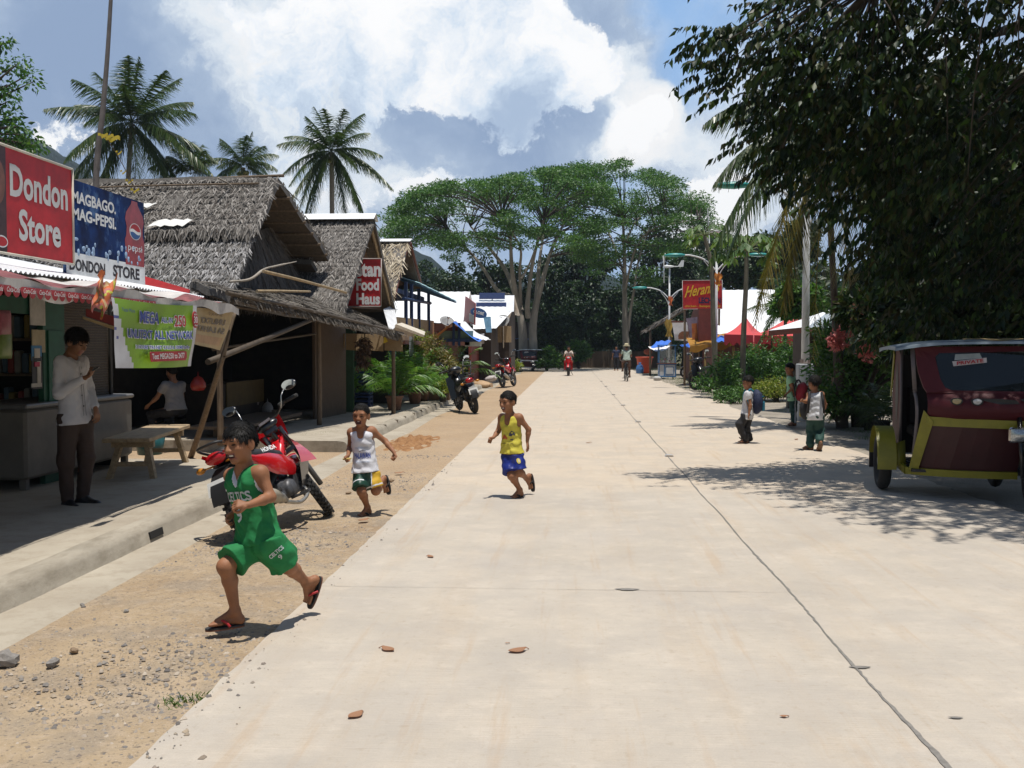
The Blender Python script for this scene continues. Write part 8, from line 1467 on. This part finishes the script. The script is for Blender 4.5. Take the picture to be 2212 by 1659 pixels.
# ------------------------------------------------ the boy in green
WHT = fabric('white_jersey', (.66, .67, .70)); GRN = fabric('jersey_green', (.006, .17, .045), .12, .45, .8); SOLE = mat('sandal_black', (.025, .025, .027), .8, .2, 40); UND = mat('sandal_brown', (.17, .06, .03), .8, .2); STRAP = mat('sandal_red', (.42, .02, .025), .5, .15)
g_ = pj(5.6, dict(H=(519, 957, -.04), N=(528, 1006, 0), shL=(563, 1022, -.075), shR=(500, 1028, .075), elL=(585, 1074, -.10), wrL=(537, 1091, -.24), elR=(537, 1092, .20), wrR=(511, 1102, .05), hipL=(579, 1172, -.035), hipR=(543, 1174, .05), knR=(487, 1224, -.10), anR=(508, 1320, -.04), knL=(622, 1222, .10), anL=(661, 1258, .30)))
gb = person('laughing boy in a green basketball jersey and shorts running closest to the camera', g_, 1.06, (-.6, -.8, 0), (-.46, -.87, -.10), (-.16, -.04, 1), 1.04, .0045, face='smile',
    hands=dict(L=((-.86, -.3, .12), (-.2, .6, -.8), 1.25, .2), R=((-.6, -.35, -.55), (.6, -.3, -.6), 1.0, .3)), hair=dict(t=.009, front=.044, back=-.05, n=4200, len=.024),
    feet=dict(kind='flipflop', R=((-.94, -.30, -.07), (-.05, 0, 1)), L=((-.38, .10, -.92), (-.72, -.62, .22)), sole=SOLE, under=UND, strap=STRAP), top=dict(mat=GRN, trim=WHT, off=.016, width=.108, hem=-.005, flare=.022, neck=('v', .085, .036), name='jersey', fold=.004), low=dict(mats=[GRN], len=.80, flare=.036, off=.02, name='shorts', fold=.005))
fwd = V(gb['fw']); lt_ = V(gb['lat']); upv = V(gb['up']); cc = V(gb['sc']).lerp(V(gb['hip']), .27)
grey_l = mat('letter_grey', (.50, .54, .56), .6, .1); mark(gb, 'top', [('CELTICS', cc + lt_ * .0 + fwd * .1 + upv * .0, lt_, upv, .20, .058, 0, -fwd, .03), ('9', cc - upv * .105 + fwd * .1, lt_, upv, .045, .085, 0, -fwd, .02)], mats=[grey_l])
e, n = gb['hems'][0]; e, n = V(e), V(n); vd = (e - camo.location).normalized(); xs_ = n.cross(vd).normalized(); xs_ = xs_ if xs_.x > 0 else -xs_
mark(gb, 'low', [('CELTICS', e - n * .085, xs_, -n, .095, .030, 0, vd, .03), ('9', e - n * .04, xs_, -n, .022, .035, 0, vd, .02)], mats=[grey_l])
# ------------------------------------------------ the boy in white
WT_ = fabric('tank_white', (.66, .66, .70), .06, .4); DG = fabric('shorts_green', (.010, .05, .032), .15, .4, .5); GOLD = fabric('shorts_gold', (.55, .33, .02), .12)
w_ = pj(9.6, dict(H=(780, 897, -.03), N=(780, 923, 0), shL=(804, 931, 0), shR=(759, 934, 0), elL=(832, 953, .06), wrL=(851, 977, -.02), elR=(756, 966, .10), wrR=(752, 984, -.09), hipL=(801, 1027, 0), hipR=(780, 1027, 0), knR=(781, 1062, -.09), anR=(794, 1096, .06), knL=(812, 1060, -.02), anL=(823, 1040, .24)))
def wfn(fc, out, hems):
    mi = np.zeros(len(fc), int); e, n = hems[0]; w = (fc - e) @ n; lt = (fc - out['hip']) @ out['lat']; mi[(np.abs((fc - hems[1][0]) @ hems[1][1] + .055) < .006) & (lt < 0)] = 1; sel = (lt > .055 + .0 * w) & (lt > 0); mi[sel & (lt > .075)] = 2; mi[(lt > .066) & (lt < .075)] = 1; mi[(np.abs(w + .02) < .006) & (lt > 0)] = 1; return mi
wb = person('laughing boy in a white tank top and dark green shorts running on the dirt shoulder', w_, 1.0, (-.12, -.99, 0), (-.10, -.99, -.06), (.03, 0, 1), 1.02, .0055, face='laugh', hands=dict(L=((.35, -.4, -.85), (-.5, -.6, -.3), 1.2, .1), R=((-.3, -.75, -.5), (.7, -.3, 0), 1.4, 0.)), hair=dict(t=.005, front=.058, back=-.045, n=1500, len=.010),
    feet=dict(kind='flipflop', R=((-.45, -.85, -.1), (0, -.1, 1)), L=((.12, .15, -.95), (-.5, -.8, -.15)), sole=SOLE, under=SOLE, strap=SOLE), top=dict(mat=WT_, off=.010, width=.074, hem=-.035, flare=.016, neck=('scoop', .075, .042), name='tank_top', fold=.0035), low=dict(mats=[DG, WHT, GOLD], fn=wfn, len=.82, flare=.032, off=.012))
fwd, lt_, upv = V(wb['fw']), V(wb['lat']), V(wb['up']); cc = V(wb['sc']).lerp(V(wb['hip']), .55)
INKB = mat('print_blue', (.05, .10, .42), .7, .2); INKL = mat('print_pale', (.38, .46, .60), .7, .3); INKK = mat('print_dark', (.05, .05, .07), .7, .2)
mark(wb, 'top', [('PALAWAN', cc + upv * .01 + fwd * .1, lt_, upv, .155, .055, 0, -fwd, .03), ('ooooooooo', cc + upv * .085 + fwd * .1, lt_, upv, .13, .018, 1, -fwd, .0), ('Philippines', cc - upv * .05 + fwd * .1, lt_, upv, .13, .028, 1, -fwd, .0), ([(0, .2), (.2, .7), (.5, 1), (.8, .6), (1, .1), (.75, .35), (.5, .55), (.25, .45)], cc + upv * .055 + lt_ * .01 + fwd * .1, lt_, upv, .085, .022, 2, -fwd, 0)], 'print', [INKB, INKL, INKK])
m = MB(); c = AY(752, 992, 9.45); m.tube([c + V((-.05, 0, 0)), c + V((.03, -.01, .008))], .009, 7); tag(m.build('snack_stick', mat('snack_yellow', (.6, .42, .12), .6)), 'yellow snack stick held in the fist of the boy in the white tank top', 'snack')
# ------------------------------------------------ the boy in yellow
YL = fabric('tank_yellow', (.60, .52, .06), .1, .4); BLU = fabric('shorts_blue', (.008, .022, .20), .15, .4, .5); YG = mat('badge_yellow', (.6, .48, .08), .6); NAVY = fabric('piping_navy', (.01, .012, .04))
y_ = pj(10.75, dict(H=(1097, 868, -.03), N=(1102, 895, 0), shL=(1122, 902, -.055), shR=(1084, 902, .055), elL=(1142, 928, -.02), wrL=(1139, 953, -.02), elR=(1076, 932, .05), wrR=(1066, 945, -.09), hipL=(1114, 986, -.035), hipR=(1099, 986, .04), knR=(1105, 1028, -.09), anR=(1123, 1058, .05), knL=(1122, 1021, -.06), anL=(1136, 1032, .21)))
yb = person('boy in a yellow tank top and blue shorts running on the concrete', y_, 1.0, (-.55, -.83, 0), (-.64, -.76, -.08), (-.06, 0, 1), 1.03, .0055, face='smile', skin=SKIN, hands=dict(L=((.12, -.1, -.98), (-.8, .2, -.1), .25, 1.1), R=((-.75, -.5, -.25), (.4, -.3, -.5), 1.3, .1)), hair=dict(t=.008, front=.050, back=-.05, n=1800, len=.016),
    feet=dict(kind='flipflop', R=((-.62, -.76, -.12), (0, -.1, 1)), L=((.10, .05, -1.), (-.72, -.62, .05)), sole=SOLE, under=mat('sandal_dkbrown', (.06, .03, .02), .8), strap=SOLE), top=dict(mat=YL, off=.010, width=.074, hem=-.035, flare=.016, neck=('scoop', .085, .042), name='tank_top', fold=.003), low=dict(mats=[BLU], len=.84, flare=.034, off=.012))
fwd, lt_, upv = V(yb['fw']), V(yb['lat']), V(yb['up']); cc = V(yb['sc']).lerp(V(yb['hip']), .5); INKR = mat('print_red', (.48, .10, .03), .7, .3)
mark(yb, 'top', [([(0, 0), (.15, .5), (.4, .9), (.7, .75), (1, .3), (.9, 0), (.6, .2), (.3, .1)], cc + fwd * .1 - lt_ * .035 + upv * .01, lt_, upv, .075, .06, 0, -fwd, 0), ([(0, .1), (.1, .6), (.5, 1), (.9, .7), (1, .1), (.7, .3), (.4, 0)], cc + fwd * .1 + lt_ * .055 + upv * .045, lt_, upv, .065, .06, 1, -fwd, 0), ('~~~ ~~ ~~', cc + fwd * .1 - upv * .06, lt_, upv, .14, .014, 2, -fwd, .02), ('---', cc + fwd * .1 + lt_ * .05 - upv * .02, lt_, upv, .03, .012, 1, -fwd, .02)], 'print', [INKR, INKK, mat('print_olive', (.3, .25, .05), .7)])
e, n = V(yb['hems'][0][0]), V(yb['hems'][0][1]); vd = (e - camo.location).normalized(); xs_ = V((1, 0, 0)); mark(yb, 'low', [([(.5 + .5 * math.cos(a), .5 + .5 * math.sin(a)) for a in [i * .524 for i in range(12)]], e - n * .10 + V((.02, 0, 0)), xs_, -n, .045, .06, 0, vd, 0), ('J', e - n * .10 + V((.02, -.004, 0)), xs_, -n, .018, .035, 1, vd, .02)], 'badge', [YG, mat('badge_white', (.6, .6, .6), .6)])
# ------------------------------------------------ the man with the phone
SH = fabric('shirt_white', (.53, .52, .55), .06, .5); BR = fabric('trousers_brown', (.045, .025, .018), .2, .4); SHOE = mat('shoe_black', (.012, .012, .013), .4, .2)
mn = pj(9.15, dict(H=(166, 738, -.03), N=(151, 768, 0), shR=(130, 781, -.13), shL=(176, 779, .13), elR=(127, 850, -.20), wrR=(182, 817, -.22), elL=(192, 838, .19), wrL=(206, 881, .06), hipR=(148, 912, -.07), hipL=(178, 912, .07), knR=(142, 996, -.09), anR=(146, 1082, -.04), knL=(187, 990, .08), anL=(178, 1074, .10)))
man = person('man in a white long-sleeved shirt and brown trousers looking at his phone under the awning', mn, 1.33, (.93, -.37, 0), (.90, -.22, -.45), (.40, -.1, 1), 1.10, .007, skin=SKIN2, face='calm', hands=dict(R=((.85, -.1, .42), (-.2, -.3, .8), .75, .1), L=((.3, -.2, -.9), (-.7, .2, .2), .5, .2)), hair=dict(t=.015, front=.042, back=-.06, n=2200, len=.03), neck_r=.9, girth=1.02,
    feet=dict(kind='shoe', R=((.80, -.60, 0), (0, 0, 1)), L=((.97, -.22, 0), (0, 0, 1)), sole=SHOE), top=dict(mat=SH, off=.010, hem=.015, flare=.006, sleeve=(1.,), neck=('v', .03, .034), fold=.0022), low=dict(mats=[BR], len=1.5, name='trousers', waist=.07, fold=.002, off=.011))
fwd, lt_, upv = V(man['fw']), V(man['lat']), V(man['up']); cc = V(man['sc']).lerp(V(man['hip']), .5); seam = mat('shirt_seam', (.25, .25, .27), .8); mark(man, 'top', [([(0, 0), (1, 0), (1, 1), (0, 1)], cc + fwd * .15 + lt_ * dx, lt_, upv, .007, .46, 0, -fwd, 0) for dx in (-.012, .016)] + [([(0, 0), (1, 0), (1, 1), (0, 1)], cc + upv * .10 + lt_ * .09 + fwd * .15, lt_, upv, .09, .006, 0, -fwd, 0)] + [([(0, 0), (1, 0), (1, 1), (0, 1)], cc + upv * q + fwd * .15, lt_, upv, .014, .014, 1, -fwd, 0) for q in (.16, .06, -.04, -.14)], 'placket', [seam, SHOE])
w0 = V(man['P']['wrR']); m = MB(); m.box(w0 + V((.115, -.01, .085)), (.065, .125, .010), rot=Euler((.0, -.55, .35)).to_matrix(), bev=.004); m.mi = 1; m.box(w0 + V((.112, -.012, .091)), (.055, .105, .004), rot=Euler((.0, -.55, .35)).to_matrix()); tag(m.build('mobile_phone', [SHOE, mat('phone_screen', (.03, .04, .05), .08)]), 'small dark mobile phone held in the hand of the man in the white shirt', 'phone')
# ------------------------------------------------ schoolchildren
def backpack(label, c, f, u, sz, mats, group='school backpacks'):
    c, f, u = V(c), V(f).normalized(), V(u).normalized(); l = u.cross(f).normalized(); u = f.cross(l).normalized(); t = thing('backpack', label, 'backpack', c, group); rot = Matrix([l, f, u]).transposed(); w, d, h = sz; m = MB(); m.smooth = True
    m.ball(c, (w / 2 * 1.05, d / 2, h / 2), 16, 12, rot=rot); m.v = [tuple(c + rot @ V([math.copysign(min(abs(q), k) , q) if False else q for q, k in zip(rot.transposed() @ (V(p) - c), (w / 2, d / 2, h / 2))])) for p in m.v]
    m.box(c, (w * .86, d * .72, h * .86), rot=rot, bev=.04); m.build('bag', mats[0], t); m = MB(); m.box(c - f * d * .46 - u * h * .16, (w * .72, d * .28, h * .42), rot=rot, bev=.025); m.build('front_pocket', mats[1], t); m = MB(); m.box(c - f * d * .38 + u * h * .22, (w * .7, d * .2, .02), rot=rot); m.build('zip_strip', mats[2], t); m = MB()
    for s in (-1, 1): m.tube(curve([c + l * s * w * .28 + u * h * .42 + f * d * .4, c + l * s * w * .34 + u * h * .50 + f * (d * .5 + .05), c + l * s * w * .36 + u * h * .15 + f * (d * .5 + .09), c + l * s * w * .36 - u * h * .3 + f * (d * .45 + .03)], 5), .016, 6)
    m.build('strap', mats[2], t); return t
BKP = fabric('bag_navy', (.012, .02, .06)); BKT = fabric('bag_teal', (.02, .17, .26)); BKR = fabric('bag_red', (.34, .02, .035)); BKK = fabric('bag_black', (.012, .012, .014)); BPANT = fabric('pants_black', (.012, .011, .013)); GPANT = fabric('pants_green', (.010, .05, .04)); LG = fabric('shirt_pale_green', (.30, .55, .34), .08)
brs = mat('sandal_tan', (.16, .09, .05), .8); fl = lambda R_, L_: dict(kind='flipflop', R=R_, L=L_, sole=brs, under=brs, strap=SOLE); FL = ((-.9, -.3, 0), (0, 0, 1))
k1 = pj(17.1, dict(H=(1616, 826, 0), N=(1619, 843, .0), shL=(1615, 850, -.11), shR=(1621, 849, .11), elL=(1621, 876, -.14), wrL=(1618, 894, -.16), elR=(1622, 874, .14), wrR=(1612, 890, .12), hipL=(1612, 897, -.05), hipR=(1616, 897, .05), knL=(1597, 917, -.06), anL=(1611, 947, -.04), knR=(1612, 922, .06), anR=(1617, 948, .07)))
person('schoolboy in a white shirt and black trousers walking left with a blue backpack', k1, .98, (-.97, -.2, 0), (-.95, -.30, -.12), (-.1, 0, 1), 1.0, .010, face='calm', hair=dict(t=.014, front=.04, n=700), feet=fl(((-.7, -.2, .55), (.5, 0, .8)), FL), top=dict(mat=fabric('school_white', (.60, .60, .62)), off=.016, hem=.07, sleeve=(.5,), neck=('v', .03, .034)), low=dict(mats=[BPANT], len=1.5, name='trousers', off=.018, flare=.02))
backpack('blue and teal backpack on the schoolboy in the white shirt', AY(1634, 868, 17.1), (-.97, -.15, .0), (-.1, 0, 1), (.30, .20, .42), (BKP, BKT, BKT))
k2 = pj(20.8, dict(H=(1706, 797, 0), N=(1709, 812, .0), shL=(1705, 818, -.11), shR=(1713, 817, .11), elL=(1713, 838, -.14), wrL=(1700, 850, -.16), elR=(1716, 838, .14), wrR=(1712, 850, .12), hipL=(1711, 858, -.05), hipR=(1714, 858, .05), knL=(1713, 885, -.05), anL=(1716, 911, -.06), knR=(1715, 886, .06), anR=(1714, 911, .10)))
person('schoolboy in a pale green shirt and striped green trousers carrying a red backpack', k2, 1.06, (-.85, -.5, 0), (-.85, -.5, -.05), (-.05, 0, 1), 1.05, .011, face='calm', hair=dict(t=.014, front=.04, n=700), feet=fl(FL, FL), top=dict(mat=LG, off=.016, hem=.07, sleeve=(.5,), neck=('v', .03, .034)), low=dict(mats=[GPANT, WHT], len=1.5, name='trousers', off=.014, fn=lambda fc, o, h: np.where((np.abs((fc - o['hip'])[:, 0] - .03) < .018) & ((fc - o['hip'])[:, 1] < 0), 1, 0)))
backpack('red and black backpack slung on the schoolboy in the pale green shirt', AY(1731, 846, 20.7), (-.9, -.1, .25), (-.35, 0, 1), (.28, .22, .40), (BKR, BKR, BKK))
k3 = pj(16.0, dict(H=(1759, 827, 0), N=(1761, 846, .0), shL=(1748, 852, .03), shR=(1775, 852, -.03), elL=(1742, 868, -.08), wrL=(1733, 866, -.2), elR=(1783, 874, .04), wrR=(1778, 890, .14), hipL=(1755, 900, .02), hipR=(1768, 900, -.02), knL=(1751, 930, .10), anL=(1751, 961, .04), knR=(1771, 930, .06), anR=(1770, 953, -.14)))
k3o = person('schoolboy in a white sleeveless shirt and green trousers seen from behind', k3, 1.02, (-.25, .95, 0), (-.55, .80, -.05), (0, .05, 1), 1.03, .010, face='calm', hair=dict(t=.014, front=.04, back=-.07, n=700), feet=fl(((-.1, .6, -.8), (-.1, .75, .6)), ((-.8, .3, 0), (0, 0, 1))), top=dict(mat=WHT, trim=BKK, off=.014, hem=.05, width=.10, neck=('v', .03, .036), name='sleeveless_shirt'), low=dict(mats=[GPANT], len=1.45, name='trousers', off=.022, flare=.01))
backpack('black and yellow bag held in front of the schoolboy seen from behind', AY(1741, 884, 16.1), (.3, -.9, 0), (0, 0, 1), (.2, .16, .34), (BKK, fabric('bag_yellow', (.35, .28, .03)), BKK)); m = MB()
for s in (-1, 1): m.tube(curve([AY(1749 if s < 0 else 1775, 847, 15.92), AY(1747 if s < 0 else 1778, 868, 15.84), AY(1745 if s < 0 else 1780, 892, 15.9)], 4), .02, 6)
tag(m.build('bag_strap', BKK), 'black bag straps over the shoulders of the schoolboy seen from behind', 'strap', 'school backpacks')
# ------------------------------------------------ riders and others
def seated(label, c, yaw, z, top, low, skin=SKIN2, lean=.12, reach=.42, knee=.28, h=.014, hatm=None, hair=None, hy=.0, kz=(0, 0), ft=None):
    """seated figure at c facing yaw; z is the height of the seat"""
    M_ = Matrix.Rotation(yaw, 3, 'Z'); w = lambda x, y, zz: V(c) + M_ @ V((x, y, zz)); k = 1.36; P = dict(H=w(lean + .03, 0, z + .72), N=w(lean, 0, z + .57), shL=w(lean, .17, z + .51), shR=w(lean, -.17, z + .51), elL=w(lean + reach * .4, .25, z + .30), elR=w(lean + reach * .4, -.25, z + .30), wrL=w(lean + reach, .27, z + .26 + hy), wrR=w(lean + reach, -.27, z + .26 + hy), hipL=w(0, .09, z + .08), hipR=w(0, -.09, z + .08), knL=w(knee, .16, z + .02 + kz[0]), knR=w(knee, -.16, z + .02 + kz[1]), anL=w(knee - .10, .17, z - .38 + kz[0]), anR=w(knee - .10, -.17, z - .38 + kz[1]))
    f = M_ @ V((1, 0, 0)); o = person(label, P, k, f, f, (0, 0, 1), 1.08, h, skin=skin, face='calm', hair=hair or dict(t=.014, front=.04, n=300), feet=dict(kind='flipflop', L=(f, (0, 0, 1)), R=(f, (0, 0, 1)), sole=SOLE, under=SOLE, strap=SOLE), top=top, low=low); return o
rd_o = seated('man in a pale shirt riding the red motorcycle towards the camera', MOT + V((.02, .80, 0)), R(-92), .84, dict(mat=fabric('shirt_beige', (.50, .42, .36)), off=.016, hem=.0, sleeve=(.6,), neck=('v', .03, .036)), dict(mats=[fabric('shorts_grey', (.4, .4, .4))], len=.85, flare=.02), lean=.10, knee=.34)
cy_o = seated('cyclist in a pale green shirt and straw hat riding away along the right lane', CYC + V((.01, .36, 0)), R(93), .92, dict(mat=fabric('shirt_sage', (.34, .42, .36)), off=.018, hem=.02, sleeve=(.6,), neck=('v', .03, .036)), dict(mats=[fabric('shorts_brown', (.10, .055, .045))], len=.9, flare=.02), lean=.10, knee=.30, kz=(.03, -.26))
hc = V(cy_o['P']['H']) + V((0, 0, .055)); t = thing('straw_hat', 'pale straw hat with a dark band on the cyclist', 'hat', hc); m = MB(); m.smooth = True; m.lathe(hc, (0, 0, 1), [(.0, .115), (.06, .115), (.10, .08), (.108, .01), (.19, -.015), (.19, -.022), (.10, -.005)], 18); m.build('straw', mat('straw', (.52, .45, .28), .8, .2, 20), t); m = MB(); m.lathe(hc, (0, 0, 1), [(.110, .012), (.109, .045)], 18); m.build('band', BKK, t)
seated('person in a white T-shirt sitting in the dark front of the first hut', AY(378, 750, 16.3).xy.to_3d() + V((0, 0, .15)), R(150), .34, dict(mat=fabric('dim_white', (.22, .22, .23)), off=.02, hem=.0, sleeve=(.6,), neck=('v', .03, .036)), dict(mats=[BPANT], len=1.4, off=.015), lean=.06, knee=.42, reach=.24, hy=-.06)  # white shirt coloured dark grey for the shade it sits in
sp = AY(1331, 797, 70); sx, sy = sp.x, 70.; jj = lambda x, y, z: V((sx + x, sy + y, z)); person('dark-clothed person standing in the shade at the end of the road', dict(H=jj(0, 0, 1.58), N=jj(0, 0, 1.43), shL=jj(.17, 0, 1.38), shR=jj(-.17, 0, 1.38), elL=jj(.24, 0, 1.12), elR=jj(-.24, 0, 1.12), wrL=jj(.26, 0, .88), wrR=jj(-.26, 0, .88), hipL=jj(.09, 0, .92), hipR=jj(-.09, 0, .92), knL=jj(.1, 0, .5), knR=jj(-.1, 0, .5), anL=jj(.1, 0, .1), anR=jj(-.1, 0, .1)), 1.36, (0, -1, 0), (0, -1, 0), (0, 0, 1), 1.08, .016, face='calm', hair=dict(n=200), top=dict(mat=BKP, off=.02, hem=.02, sleeve=(.6,), neck=('v', .03, .036)), low=dict(mats=[BPANT], len=1.4, off=.015), feet=fl(((0, -1, 0), (0, 0, 1)), ((0, -1, 0), (0, 0, 1))))
# ---------------------------------------------------------------- the air
m = MB(); m.box((-60, 300, 48), (760, 690, 98)); hz = m.build('haze', [], kind='stuff', label='thin pale blue haze between the street and the hills', cat='haze')
hm = bpy.data.materials.new('haze'); t, N, L = nt(hm); N.remove(N['Principled BSDF']); pv = N.new('ShaderNodeVolumePrincipled'); pv.inputs['Color'].default_value = (.75, .86, 1, 1); pv.inputs['Density'].default_value = .0003; pv.inputs['Anisotropy'].default_value = .3; L.new(pv.outputs[0], N['Material Output'].inputs['Volume']); hz.data.materials.append(hm)
